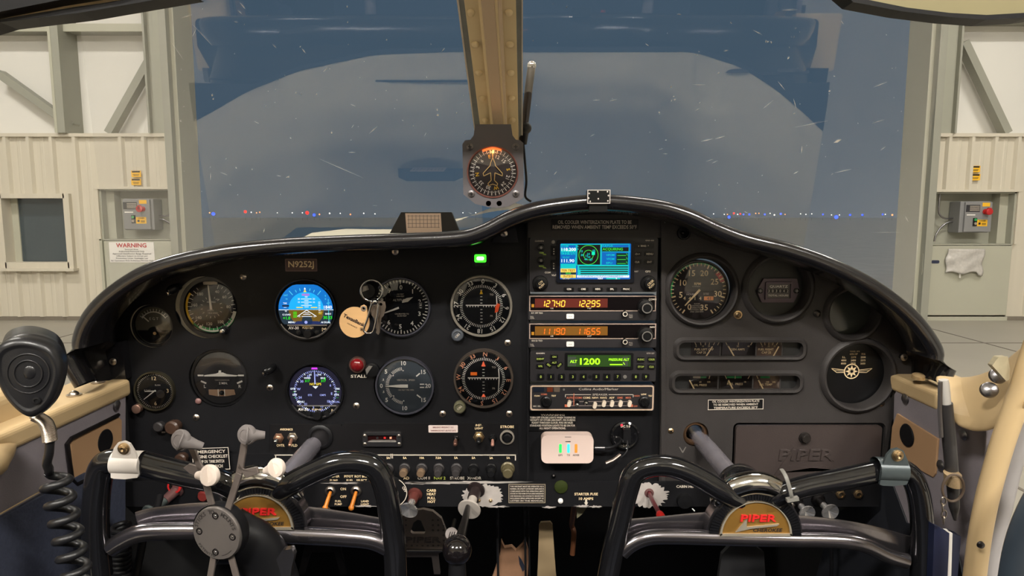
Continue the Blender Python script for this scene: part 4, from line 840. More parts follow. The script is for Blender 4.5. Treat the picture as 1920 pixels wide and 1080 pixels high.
# --- VSI
s, F, mb, y = inst('vertical_speed_indicator', 'vertical speed indicator with its white pointer level at zero, below the altimeter', 'gauge', 760, 722, 54, 10, 5, rim=mat('steel blue rim', (88, 88, 98), .35, .7), rimw=3, facem=mat('haze tinted dial face', (58, 66, 74), .5, var=.15, scale=15))  # blue grey glass haze put into the dial colour
for sg in (1, -1):
    for i in range(1, 19): mb.tick(-90 + sg * i * 4.7, 30, 36 if i % 9 else 28, 1.1 if i % 9 else 2.4, WHT, y - .3)
for t, a, r_ in (('0', -90, 44), ('5', -52, 44), ('10', -2, 43), ('15', 53, 44), ('20', 90, 43), ('15', 128, 44), ('10', 181, 43), ('5', 232, 44), ('.5', -74, 42), ('.5', 254, 42)): mb.ptext(t, a, r_, 8 if '.' not in t else 4, WHT, y - .3, bold=.02)
mb.tick(50, 28, 37, 2.4, WHT, y - .3); mb.tick(128, 28, 37, 2.4, WHT, y - .3); mb.rect(32, 3, 8, 2, WHT, y - .3); mb.rect(32, -3, 8, 2, WHT, y - .3)
mb.text('VERTICAL  SPEED', 2, 11, 3, INK, y - .3); mb.text('100 FEET PER MIN', 2, -8, 2.6, INK, y - .3)
put(mb, 'dial_face', s); mb = MB(F); mb.prism([(-36, .5), (-8, 3), (6, 3), (6, -3), (-8, -3), (-36, -.5)], y - 3, y - 2.2, WHT); put(mb, 'pointer', s); glass(s, F, 51, y - 4)
# --- course deviation indicators
def cdi(px, py, r, lab, rimm, letters, m, km):
    s, F, mb, y = inst('course_deviation_indicator', lab, 'gauge', px, py, r, 12, 3, rim=rimm, rimw=4)
    for i in range(72): mb.tick(i * 5 + 2, 35, 40 if i % 2 else 42 if not i % 6 else 40, 1.1, WHT, y - .3)
    for t, a in zip(letters, range(0, 360, 30)): mb.ptext(t, a + 4, 47, 8.2, m, y - .3, up=False, bold=.01)
    mb.prism(circ(0, 0, 35, 40), y - .35, None, KNOB)
    for i in range(-5, 6):
        if i: mb.rect(i * 5 - 1, 0 - 0, 1.4, 3.2, WHT, y - .5); mb.rect(0, i * 6, 3.6 if i % 2 else 4.6, 1.2, WHT, y - .5)
    put(mb, 'dial_face', s)
    mb = MB(F); mb.rect(0, 2, 58, 1.8, WHT, y - 1.2); mb.flat([(27, -24), (28.4, -24), (30, 2), (28.8, 20), (27.4, 20), (28.2, 2)], y - 1.4, WHT); put(mb, 'deviation_bar', s)
    mb = MB(F); mb.text('TO', 19, 22, 3.4, INK, y - 1.2); mb.text('FR', 19, -18, 3.4, INK, y - 1.2); put(mb, 'flag_lettering', s)
    glass(s, F, r - 4, y - 2.2)
    mb = MB(F); mb.lathe((-45, 0, -55), [(11.5, 0), (11.5, 10), (10, 12), (8, 12.5), (8, 11), (0, 11)], km, 28); mb.text('OBS', -45, -55, 4, INK, -11.3, rot=-45); put(mb, 'course_knob', s)
    return s, F, y
s, F, y = cdi(903, 573, 57, 'course deviation indicator with bright silver rim and red flag, right end of the flight instruments', mat('silver rim', (172, 164, 150), .3, .7), ['0', '3', '6', '9', '12', '15', '18', '21', '24', '27', '30', '33'], WHT, mat('slate knob', (70, 74, 80), .35))
mb = MB(F); mb.prism([(25, -12), (31, -10), (35, 4), (30, 6), (26, 0)], y - 2, y - 1.6, ORG); put(mb, 'warning_flag', s, 'orange warning flag')
mb = MB(F); mb.flat([(-3, 23), (3, 23), (0, 32)], y - 1.5, YEL); put(mb, 'course_pointer', s)
s, F, y = cdi(907, 708, 55, 'course deviation indicator glowing orange at its top, below the silver-rimmed one', mat('bronze grey rim', (92, 82, 74), .35, .6), ['N', '3', '6', 'E', '12', '15', 'S', '21', '24', 'W', '30', '33'], mat('salmon dial paint', (235, 165, 130), .5), mat('olive knob', (92, 90, 70), .35))
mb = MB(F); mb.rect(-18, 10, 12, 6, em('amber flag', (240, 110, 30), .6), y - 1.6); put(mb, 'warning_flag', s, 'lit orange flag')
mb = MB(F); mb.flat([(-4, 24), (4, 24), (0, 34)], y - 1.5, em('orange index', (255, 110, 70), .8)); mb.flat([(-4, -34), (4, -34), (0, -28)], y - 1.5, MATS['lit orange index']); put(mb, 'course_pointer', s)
# --- tachometer
s, F, mb, y = inst('tachometer', 'round tachometer with cream numbers 0 to 35 and a red band, right panel', 'gauge', 1312, 546, 57, -6, 3, rim=mat('dark gauge rim', (40, 38, 38), .3, .5), rimw=3, facem=RFACE, Y=YR)
a = lambda v: 214 + v * 8.35
mb.arc(50, 53, a(5), a(22.5), GRN, y - .2); mb.arc(44, 52, a(22.8), a(25.8), RED, y - .25)
for i in range(36): mb.tick(a(i), 44 if not i % 5 else 46.5, 52, 2.6 if not i % 5 else 1.6, CRMP, y - .35)
for v, x, z in ((0, -16, -31), (5, -33, -8), (10, -29, 15), (15, -13, 33), (20, 10, 33), (25, 30, 17), (30, 37, -6), (35, 12, -32)): mb.text(str(v), x, z, 11, CRMP, y - .35, wid=None, bold=.01)
mb.text('RPM', -2, 13, 5, CRMP, y - .35, bold=.02); mb.text('HUNDREDS', -4, 8, 2, INK, y - .35); mb.text('HOURS', -14, -7, 3.4, INK, y - .35); mb.text('1/10', 15, -6, 4, INK, y - .35)
mb.rect(0, -14.5, 56, 9, KNOB, y - .3)
for i, t in enumerate('4414'): mb.text(t, -26 + i * 10, -14.5, 6.5, CRMP, y - .5)
mb.rect(20, -14.5, 18, 7.5, mat('orange odometer wheel', (240, 150, 85), .5), y - .45); mb.text('41', 20, -14.5, 6, KNOB, y - .6)
for i, t in enumerate(('AVOID', 'CONTINUOUS', 'OPERATION', 'BETWEEN 2150', 'AND 2350 RPM')): mb.text(t, -2, -25 - i * 3.8, 2.6, INK, y - .5)
put(mb, 'dial_face', s); put(needle(F, 222, -3, 38, 2.2, 1.0, CRMP, y - 3), 'pointer', s); glass(s, F, 54, y - 4)
# --- hour meter
F = frame(1458, 545, YP + .004); s = thing('hour_meter', 'mauve framed rectangular quartz hour meter in the second round well of the right panel', 'hour meter', F.translation)
MAU = mat('mauve plastic', (96, 80, 92), .4, var=.06)
mb = MB(F); mb.prism([(-40, 0), (-30, -22), (30, -22), (40, 0), (34, 23), (-28, 23)], -3, 4, MAU); put(mb, 'frame', s, bevel=.0006)
mb = MB(F); mb.prism(rrect(0, 0, 50, 34, 2), -7, -3, MAU, [rrect(0, 0, 44, 27, 1)]); put(mb, 'bezel', s, bevel=.0004)
mb = MB(F); mb.rect(0, 0, 46, 29, mat('grey meter face', (92, 88, 86), .4), -4); mb.text('QUARTZ', 0, 8, 4.6, WHT, -4.4, wid=34, bold=.02); mb.text('TOTAL HOURS', 0, -8.5, 3.4, WHT, -4.4, wid=38, bold=.02); mb.rect(-1, 0, 40, 6.5, KNOB, -4.3)
for i, t in enumerate('303042'): mb.text(t, -18 + i * 7, 0, 4.8, WHT, -4.6)
put(mb, 'display_face', s)
for x in (-34, 34):
    mb = MB(F); mb.lathe((x, -3, 0), [(5.5, 0), (5, 2), (0, 2.6)], KNOB, 18); mb.rect(x, 0, 6, 1, ALU, -5.7); mb.rect(x, 0, 1, 6, ALU, -5.7); put(mb, 'screw', s)
# --- winged roundel plate
F = frame(1610, 705, YP + .006); s = thing('winged_emblem_plate', 'round black plate printed with a winged star emblem and small figures, lower right well', 'plate', F.translation)
mb = MB(F); mb.lathe((0, 0, 0), [(61, -3), (61, 0), (0, 0)], KNOB, 56); put(mb, 'plate', s)
mb = MB(F); z0 = 8; mb.arc(14.5, 17, 0, 360, CRMP, -.4, 40)
def star(n, r1, r2): return [((r1 if i % 2 else r2) * sin(pi * i / n), (r1 if i % 2 else r2) * cos(pi * i / n)) for i in range(2 * n)]
emb = MB(F @ M.Translation((-14, 0, 9))); emb.arc(12.5, 14.5, 0, 359.9, CRMP, -.5, 40); emb.flat(star(8, 6, 12), -.5, CRMP); emb.prism(circ(0, 0, 4.5, 20), -.7, None, KNOB); emb.arc(3, 4, 0, 359.9, CRMP, -.8, 16)
for sg in (1, -1):
    emb.line(sg * 13, 2.6, sg * 38, 5.5, 1.2, CRMP, -.5); emb.line(sg * 13, -2, sg * 28, -2.2, 1.2, CRMP, -.5); emb.line(sg * 28, -2.2, sg * 38, 5.5, 1.2, CRMP, -.5); emb.line(sg * 15, .4, sg * 33, 1.8, .9, CRMP, -.5)
mb = emb; put(mb, 'winged_emblem', s)
mb = MB(F); mb.text('PANEL BFR', -10, 47, 2.6, CRMP, -.5)
for i, r_ in enumerate((('', '65% HP', '75%'), ('S.L.', '2370', '2500'), ('4000', '2450', '2575'), ('8000', '2525', '2650'))):
    for j, t in enumerate(r_):
        if t: mb.text(t, -30 + j * 18, 42 - i * 6, 3.4, CRMP, -.5, bold=.02)
put(mb, 'figures_table', s)
# --- six edge gauges
def bargauge(px, py, w_, h, lab, txt, nd, arcs, ticks, glow=None):
    F = frame(px, py, YR + .006); s = thing('engine_gauge', lab, 'gauge', F.translation)
    mb = MB(F); mb.box((0, 4, 0), (w_, 8, h), glow or RFACE)
    for x0, x1, m in arcs: mb.rect((x0 + x1) / 2, h / 2 - 6, x1 - x0, 4, m, -.3)
    for x, a_ in ticks: mb.line(x - a_ * 3, h / 2 - 3, x, h / 2 - 9, 1.4, CRMP, -.4)
    for t, x, z, hh in txt: mb.text(t, x, z, hh, CRMP, -.5, bold=.01)
    put(mb, 'dial_face', s)
    mb = MB(F); x, a_ = nd; mb.line(x, -h / 2 + 1, x + a_, h / 2 - 11, 2.4, CRMP, -2.4); put(mb, 'pointer', s)
    mb = MB(F); mb.box((0, -3.4, 0), (w_, .6, h), GLS); put(mb, 'glass_cover', s)
    mb = MB(F); mb.rect(w_ / 2 - 1, 0, 2.4, h, MATS['charcoal moulded vinyl'], -4.2); put(mb, 'divider', s)
tk = [(-18, 1), (-9, .4), (-1, 0), (6, -.4), (14, -1)]
bargauge(1323, 654, 54, 32, 'left fuel quantity gauge, first in the upper row of edge gauges', [('0', -18, 5, 3), ('10', -5, 5, 3), ('25', 6, 5, 3), ('FUEL LEFT CAP', -3, -1, 3.8), ('CAP 25', -8, -7, 4)], (0, 12), [], tk + [(22, -1)])
bargauge(1385, 654, 64, 32, 'ammeter, middle of the upper row of edge gauges', [('0', -20, 5, 3), ('20', -2, 5, 3), ('40', 18, 5, 3), ('GEN AMPS', -2, -1, 4)], (-8, -12), [], [(-22, 1), (-1, 0), (22, -1)])
bargauge(1441, 654, 50, 32, 'right fuel quantity gauge, last in the upper row of edge gauges', [('0', -12, 5, 3), ('10', 0, 5, 3), ('25', 11, 5, 3), ('FUEL RIGHT', -5, -1, 3.8), ('CAP 25', -4, -7, 4)], (8, 10), [], [(-13, 1), (-7, .4), (0, 0), (7, -.4), (14, -1)], mat('painted glow gauge face', (92, 72, 64), .5))  # the glow is only a lighter brown face colour, no emission
bargauge(1319, 716, 54, 30, 'oil pressure gauge, first in the lower row of edge gauges', [('60', -6, 0, 3), ('100', 10, 0, 3), ('OIL PRESS', -6, -6, 4)], (-17, -10), [(-20, -6, INK), (-6, 5, GRN)], [(10, -.5)])
bargauge(1380, 716, 62, 30, 'fuel pressure gauge, middle of the lower row of edge gauges', [('0', -15, 0, 3), ('10', 17, 0, 3), ('FUEL  PRESS', -2, -4, 4)], (-6, -9), [(-18, 10, GRN)], [(-18, 1), (-2, 0), (22, -1)])
bargauge(1437, 716, 50, 30, 'oil temperature gauge with painted brown glow, last in the lower row of edge gauges', [('100', 2, 0, 3), ('245', 14, 0, 3), ('OIL TEMP', -1, -5, 4)], (-6, -10), [(-12, 6, GRN)], [(-16, 1)], mat('painted glow gauge face', (92, 72, 64), .5))
# ================================================================ COMPASS
F = frame(925, 318, .815, rx=0); s = thing('vertical_card_compass', 'grey framed vertical card compass with an aeroplane outline, hanging from the centre post', 'compass', F.translation)
CG = mat('dark grey compass housing', (86, 82, 85), .45, var=.06, bump=.1, bscale=300)
pl = [(-33, 82), (33, 82), (36, 62), (42, 54), (50, 53), (56, 48), (57, -52), (52, -56), (30, -68), (8, -72), (-8, -70), (-34, -64), (-56, -46), (-57, 46), (-52, 53), (-42, 54), (-36, 62)]
mb = MB(F); mb.prism(pl[::-1], -8, 6, CG, [circ(-1, -5, 47.5, 56)]); mb.lathe((-1, 6, -5), [(46, -40), (46, 0)], CG, 40); put(mb, 'housing', s, bevel=.0012); mb = MB(F); mb.box((0, 80, 12), (56, 150, 70), CG); put(mb, 'rear_bracket', s, bevel=.002)
mb = MB(F); mb.lathe((-1, 0, -5), [(48.5, 6), (48, 9.5), (46, 9.5), (45, 6), (45, 0)], mat('copper bezel ring', (120, 76, 68), .35, .6), 56, cap=False); put(mb, 'bezel_ring', s)
mb = MB(F @ M.Translation((-1, 0, -5))); mb.lathe((0, 1.5, 0), [(46, 0), (46, 1.5), (0, 1.5)], mat('compass card black', (40, 30, 30), .6), 50)
for i in range(72): mb.tick(i * 5 + 3, 35 if not i % 2 else 36, 43 if not i % 2 else 38, 1.5 if not i % 2 else 1.1, WHT, -.4)
for t, a_ in (('N', -98), ('3', -72), ('6', -44), ('E', -12), ('12', 18), ('15', 45), ('S', 80), ('21', 108), ('24', 138), ('W', 168), ('30', 197), ('33', 228)): mb.ptext(t, a_, 29.5, 6.6, YEL if t in 'NESW' else WHT, -.4, up=False, bold=.015)
put(mb, 'compass_card', s)
mb = MB(F @ M.Translation((-1, 0, -5))); pts = [(0, 42), (0, 27), (-4, 17), (-5, 12), (-18, -2), (-17, -7), (-4, -1), (-3, -15), (-9, -21), (-8, -25), (0, -22), (8, -25), (9, -21), (3, -15), (4, -1), (18, -7), (18, -2), (5, 12), (4, 17), (0, 27)]
for p, q in zip(pts, pts[1:]): mb.line(*p, *q, 1.3, mat('gold outline paint', (225, 190, 120), .5), -3)
put(mb, 'aeroplane_outline', s)
mb = MB(F @ M.Translation((-1, 0, -5))); mb.arc(41, 45, -26, 22, em('compass lamp orange', (255, 105, 30), 1.6), -5); put(mb, 'lamp_strip', s, 'glowing orange lamp strip')
L_ = bpy.data.lights.new('compass lamp', 'POINT'); L_.energy = .012; L_.color = (1, .4, .12); L_.shadow_soft_size = .004; lo = bpy.data.objects.new('compass lamp', L_); COL.objects.link(lo); lo.location = F @ V((-1, -8, 33))
mb = MB(F @ M.Translation((-1, 0, -5))); mb.lathe((0, -5.5, 0), [(45, 0), (30, 1), (0, 1.6)], GLS, 40, cap=False); put(mb, 'glass_cover', s)
for x, z in ((-43, 41), (42, 41), (-41, -45), (42, -45)):
    mb = MB(F); mb.lathe((x, -8, z), [(6.4, 0), (6, 2.4), (3, 3.6), (0, 3.8)], mat('grey screw', (110, 106, 106), .35, .8), 20); mb.rect(x, z, 7, 1.5, KNOB, -12); mb.rect(x, z, 1.5, 7, KNOB, -12); put(mb, 'screw', s)
for x, m in ((-9, 'dark red hole'), (11, 'amber hole')):
    mb = MB(F); mb.lathe((x, -8, -63), [(5, .1), (0, .1)], mat(m, (90, 26, 22) if 'red' in m else (130, 70, 35), .4), 18); put(mb, 'adjuster_hole', s)
# ================================================================ RADIO STACK
def face(px, py, w_, h, Y, m, d=4, r=2): F = frame(px, py, Y); return F
RB = mat('charcoal radio face', (40, 38, 40), .4, var=.08)
# GPS navigator
F = frame(1113, 497, YP - .010); s = thing('gps_navigator', 'radio navigator with a bright blue and green map screen, top of the centre stack', 'navigation radio', F.translation)
mb = MB(F); mb.prism(rrect(0, 0, 240, 102, 4), 0, 30, RB); put(mb, 'housing', s, bevel=.0006)
mb = MB(F); mb.prism(rrect(3, 7, 146, 80, 4), -3.5, 0, mat('black screen bezel', (20, 22, 30), .25), [rrect(3, 7, 132, 67, 2)]); scb = put(mb, 'screen_bezel', s, bevel=.0004)
B1 = em('map blue', (0, 110, 205), .9); C1 = em('map cyan', (0, 205, 205), 1.0); K1 = em('map dark', (28, 26, 30), .5); G1 = em('map green', (70, 225, 70), 1.0); W1 = em('map white', (240, 248, 255), 1.2); Y1 = em('map yellow', (250, 215, 90), 1.1); D1 = em('map dark green', (0, 60, 50), .7)
S = MB(F @ M.Translation((3, 0, 7))); r = S.rect; yy = -1.0
S.rect(0, 0, 132, 67, B1, yy); r(-50.5, 8.5, 29, 48, C1, yy - .1); r(-50.5, 27, 27, 7, B1, yy - .2); r(-50.5, 11, 27, 8, B1, yy - .2); r(-52, 5, 28, 19, B1, yy - .15); r(-50.5, 17, 28, 9, C1, yy - .25)
r(-50.5, -17, 29, 7, Y1, yy - .3); r(-50.5, -22.5, 29, 4, D1, yy - .3); r(-50.5, -28, 29, 6, Y1, yy - .3)
for t, x, z, h, m, wd in (('COM', -57, 28.6, 4, C1, 12), ('118.200', -50, 22.5, 6, W1, 27), ('122.950', -50, 14.5, 6.2, B1, 27), ('VLOC', -55, 7.6, 3.6, C1, 14), ('111.90', -51.5, 1.2, 6, W1, 24), ('112.00', -51.5, -7.4, 5.8, C1, 23), ('TER TEST', -50.5, -17, 4, mat('amber ink', (150, 90, 20), .6), 26), ('ENR', -50, -22.5, 3.4, G1, 10), ('INTEG', -50.5, -28, 4, MATS['amber ink'], 18), ('VLOC', -54, -33, 3.6, Y1, 15)): S.text(t, x, z, h, m, yy - .5, wid=wd, bold=.02)
r(-12.5, 12.5, 46, 40, C1, yy - .1); r(-12.5, 12.5, 43, 37.5, K1, yy - .2)
c = MB(F @ M.Translation((-10, 0, 19))); 
for a, b, mm in ((17.5, 18.5, G1), (8.5, 9.5, G1)): c.arc(a, b, 0, 359.9, mm, yy - .4, 40)
for t, x, z in (('15', -13, 7), ('20', -12, 0), ('14', 0, 2), ('17', -3, -2), ('10', 1, -4), ('44', -5, -8), ('07', 5, -9), ('05', 10, 8)): c.text(t, x, z, 4, C1, yy - .5, bold=.02)
c.rect(9, 3, 6, 6, em('map mint', (0, 240, 190), 1.1), yy - .5); c.text('A', -20, 16, 3, C1, yy - .5); c.text('N', -20, 11, 3, C1, yy - .5)
r(37, 12.5, 52, 40, C1, yy - .08); r(37, 12.5, 50, 38, B1, yy - .12); r(37, 22.5, 50, 7.6, K1, yy - .2); r(50, 4.5, 22, 22, D1, yy - .25); r(39, 18, 52, 1, C1, yy - .3)
for t, x, z, h, m, wd in (('STATUS', 21, 29, 4, C1, 22), ('ACQUIRING', 32, 22.5, 5, G1, 38), ('HFOM', 28, 12, 4, C1, 15), ('VFOM', 28, 4.5, 4, C1, 15), ('EPU', 26, -3, 4, C1, 11)): S.text(t, x, z, h, m, yy - .5, wid=wd, bold=.02)
for z in (11, 3.5, -4): r(49, z, 16, .9, G1, yy - .4); S.line(58, z + 4, 60, z, .9, G1, yy - .4)
r(15, -18, 96, 22, C1, yy - .1)
for i in range(5): r(15.5, -10.5 - i * 4.2, 92, 2.2, D1, yy - .2)
r(-30, -20, 5, 10, C1, yy - .4); r(15, -28.3, 98, 4.4, W1, yy - .2); S.text('01020708141517192022304446485051', 10, -28.3, 3.4, B1, yy - .5, wid=84)
r(15, -32.5, 98, 3.6, B1, yy - .1); S.text('NAV', 10, -32.5, 3.4, W1, yy - .5, bold=.03); r(34, -32.5, 26, 3, C1, yy - .3); S.text('8', 40, -32.5, 3.4, W1, yy - .5)
S.m = S.m; b_ = MB(); S.v += c.v; off = len(S.v) - len(c.v); S.f += [tuple(off + i for i in f) for f in c.f]; S.mi += [S.mx(c.m[k]) for k in c.mi]; S.sm += c.sm
put(S, 'map_screen', scb)
mb = MB(F)
for t, x, z, h, wd in (('GARMIN', -102, 45, 3, 17), ('GNS 430', 104, 46, 2.4, 16), ('COM', -86, -14, 3.4, 11), ('VLOC', -72, -19, 3.4, 14), ('GPS', 102, -12, 3.6, 10), ('DEFAULT', 77, -12, 2.4, 14), ('NAV', 72, -16, 2.4, 7)): mb.text(t, x, z, h, INK, -.4, wid=wd, bold=.03)
LGT = em('key legend green', (150, 170, 60), .5)
for z in (25, 0): mb.text('COM' if z else 'VLOC', -98, z - 2, 2.6, LGT, -.4, bold=.02); mb.text('VOL', -92, z - 5, 2.4, LGT, -.4, bold=.02)
put(mb, 'lettering', s)
def key(F, x, z, w_, h, t, par, tm=None, th=3, m=None, nm='key', wd=None):
    mb = MB(F); mb.prism(rrect(x, z, w_, h, min(2, h / 3)), -3, 0, m or KNOB); mb.text(t, x, z, th, tm or INK, -3.4, bold=.03, wid=wd); return put(mb, nm, par, bevel=.0003)
for t, x, z, w_ in (('v  RNG  ^', 92, 36, 40), ('-D->', 81, 21, 16), ('MENU', 104, 21, 17), ('CLR', 81, 6, 16), ('ENT', 104, 6, 17)): key(F, x, z, w_, 9, t, s, th=3.6)
for i, t in enumerate(('CDI', 'OBS', 'MSG', 'FPL', 'PROC')): key(F, -46 + i * 27, -45, 19, 6, t, s, th=3.6)
for z in (16, 0):
    mb = MB(F); mb.prism(rrect(-75, z * 1.7 - 2 + 2, 11, 19, 2), -3, 0, KNOB)
    for j in range(3): mb.prism(circ(-75, z * 1.7 + 3 - j * 4.5, 1.3, 10), -3.4, None, INK)
    put(mb, 'rocker_key', s)
    mb = MB(F); mb.lathe((-99, 0, 33 - (16 - z) * 1.5), [(7, 0), (6.5, 8), (5, 9), (0, 9)], KNOB, 22); mb.lathe((-99, -9, 33 - (16 - z) * 1.5), [(2.6, 0), (2.6, .4)], BEZ, 12); put(mb, 'volume_knob', s)
for x, a_ in ((-100, 0), (103, 0)):
    mb = MB(F); mb.lathe((x, 0, -34), [(15, 0), (14.5, 5), (13.5, 6), (13.5, 9), (10, 9.5), (9.5, 20), (8, 21.5), (0, 21.5)], KNOB, 32)
    mb.text('C/V' if x < 0 else 'CRSR', x, -31, 4.2, CRMP, -22, rot=-45); mb.text('PUSH', x + 2, -37, 3.6, CRMP, -22, rot=-45); put(mb, 'tuning_knob', s)
mb = MB(F); mb.lathe((-76, 0, 43), [(3.6, 0), (3.4, 1.2), (0, 1.4)], BEZ, 14); put(mb, 'photocell', s)
# two digit radios
SEG = {'0': 'abcdef', '1': 'bc', '2': 'abged', '3': 'abgcd', '4': 'fgbc', '5': 'afgcd', '6': 'afgedc', '7': 'abc', '8': 'abcdefg', '9': 'abcdfg'}
def seg7(mb, t, x, z, w_, h, m, y, th=1.5, sl=.12):
    for chn in t:
        if chn == '.': mb.prism(circ(x - w_ * .32, z - h / 2, 1, 8), y, None, m); continue
        P = {'a': ((-1, 1), (1, 1)), 'b': ((1, 1), (1, 0)), 'c': ((1, 0), (1, -1)), 'd': ((-1, -1), (1, -1)), 'e': ((-1, 0), (-1, -1)), 'f': ((-1, 1), (-1, 0)), 'g': ((-1, 0), (1, 0))}
        for q in SEG[chn]:
            (a, b), (c_, d) = P[q]; e = .08
            f = lambda u, v_: (x + u * w_ * .36 + v_ * h / 2 * sl, z + v_ * h / 2)
            p0 = f(a, b); p1 = f(c_, d); p0, p1 = (p0[0] + (p1[0] - p0[0]) * .1, p0[1] + (p1[1] - p0[1]) * .1), (p1[0] - (p1[0] - p0[0]) * .1, p1[1] - (p1[1] - p0[1]) * .1)
            mb.line(*p0, *p1, th, m, y)
        x += w_ * 1.12
def digiradio(py, lab, a, b, cap, dm, wm, model):
    F = frame(1111, py, YP - .012); s = thing('digital_radio', lab, 'radio', F.translation)
    mb = MB(F); mb.prism(rrect(0, 0, 240, 46, 2), 0, 30, RB); put(mb, 'housing', s, bevel=.0005)
    mb = MB(F); mb.outline(0, 8, 237, 29, 1.4, mat('pale edge paint', (185, 160, 145), .5, var=.3, scale=80), -.4); put(mb, 'edge_line', s)
    mb = MB(F); mb.prism(rrect(0, 8, 232, 25, 1), -.8, 0, mat('black radio window', (18, 14, 14), .12)); mb.rect(-40, 9, 136, 17, wm, -1.0)
    seg7(mb, a, -93, 8, 8.4, 11, dm, -1.4); seg7(mb, b, -27, 8, 8.4, 11, dm, -1.4); put(mb, 'display_window', s)
    mb = MB(F); mb.rect(-112, 4, 5, 6, em('amber tell-tale', (225, 150, 30), .8), -1.2); put(mb, 'tell_tale', s)
    mb = MB(F); mb.text(cap, 112, 16, 3.4, INK, -1.2, bold=.02); mb.text('USE', -76, -1, 2.4, INK, -1.2); mb.text('STBY', -6, -1, 2.4, INK, -1.2); mb.text(model, -104, -10, 3, INK, -.5, bold=.02); mb.text('TSO', -114, -17, 2.4, INK, -.5); mb.text('C37b', -113, -20, 2.4, INK, -.5); mb.text('PULL', 72, -14, 2.4, INK, -.5); mb.text('TEST', 72, -18, 2.4, INK, -.5); put(mb, 'lettering', s)
    mb = MB(F); mb.prism(rrect(-42, -16, 14, 9, 1.5), -4, 0, SIGNW); mb.text('<->', -42, -16, 3, BINK, -4.3); put(mb, 'transfer_button', s, 'white transfer button', bevel=.0003)
    mb = MB(F); mb.lathe((60, 0, -11), [(6, 0), (5.5, 8), (0, 8)], KNOB, 20); mb.lathe((60, -8, -11), [(4.6, 0), (4.6, .6), (3.2, .6), (3.2, .1)], INK, 18, cap=False); put(mb, 'volume_knob', s)
    mb = MB(F); mb.lathe((98, 0, 2), [(15, 0), (14, 12), (10, 13), (9.5, 20), (9, 21), (7.6, 21), (7.4, 20), (0, 20)], KNOB, 30); mb.lathe((98, -20.6, 2), [(9.6, 0), (9.6, .7), (7.8, .7), (7.8, 0)], BEZ, 30, cap=False); put(mb, 'tuning_knob', s)
digiradio(577, 'radio showing orange 127.40 and 122.95 on red, below the map screen', '127.40', '122.95', 'COMM', em('hot orange digit', (255, 190, 60), 2.2), em('red display glow', (140, 38, 10), .55), 'KY 197 TSO')
digiradio(629, 'radio showing orange 111.90 and 116.55 on an amber window', '111.90', '116.55', 'NAV', em('deep orange digit', (255, 105, 15), 1.7), em('amber display glow', (165, 105, 10), .65), 'KN 53 TSO')
# transponder
F = frame(1112, 687, YP - .012); s = thing('transponder', 'transponder reading 1200 in green digits with a row of number keys', 'transponder', F.translation)
mb = MB(F); mb.prism(rrect(0, 0, 236, 58, 3), 0, 30, RB); put(mb, 'housing', s, bevel=.0005)
mb = MB(F); mb.prism(rrect(11, 10, 128, 32, 2), -1.5, 0, KNOB); mb.rect(11, 11, 118, 22, em('lcd green', (50, 95, 20), .6), -1.9); LCG = em('lcd bright green', (170, 255, 30), 1.6)
mb.rect(-40, 10, 16, 18, em('lcd dim grey', (90, 105, 80), .5), -2.0); mb.rect(60, 10, 10, 18, MATS['lit lcd dim grey'], -2.0)
mb.text('ALT', -37, 10, 5.4, LCG, -2.3, bold=.03); mb.text('1200', -6, 10, 12.5, LCG, -2.3, wid=38, bold=.03); mb.text('PRESSURE ALT', 48, 13.5, 4.6, LCG, -2.3, wid=38, bold=.02); mb.rect(43, 4, 24, 2, LCG, -2.3); mb.line(56, 8, 59, 4, 1.4, LCG, -2.3); put(mb, 'lcd_screen', s)
KL = em('key legend lime', (190, 205, 90), .75)
for t, x, z in (('IDENT', -99, 15), ('VFR', -99, 1), ('ON', -73, 19), ('ALT', -73, 8)): key(F, x, z, 14, 7.5, t, s, KL, 3.6)
for t, x, z in (('FUNC', 89, 14), ('CRSR', 109, 14), ('STOP', 89, 0), ('CLR', 109, 0)): key(F, x, z, 14, 8.5, t, s, KL, 3.6)
for t, x, rt in (('SBY', -83, 40), ('OFF', -63, -40)):
    mb = MB(F @ M.Translation((x, 0, 3)) @ M.Rotation(R(rt), 4, 'Y')); mb.prism(rrect(0, 0, 13, 6, 2), -2.4, 0, KNOB); mb.text(t, 0, 0, 3.6, KL, -2.8, bold=.03); put(mb, 'key', s)
for t, x in zip('0123456789', (-98, -79, -59, -38, -18, 6, 26, 46, 80, 99)): key(F, x, -19, 13, 11, t, s, KL, 5.2, nm='number_key')
mb = MB(F); mb.text('GARMIN', -99, 25, 2.8, INK, -.4, bold=.02, wid=16); mb.text('GTX 327', 107, 25, 2.6, INK, -.4); put(mb, 'lettering', s)
mb = MB(F); mb.lathe((60, 0, -20), [(3.8, 0), (3.4, 1.2), (0, 1.4)], BEZ, 14); mb.lathe((-6, 0, -20), [(3.4, 0), (3.4, .2)], CASE, 14); put(mb, 'photocell', s)
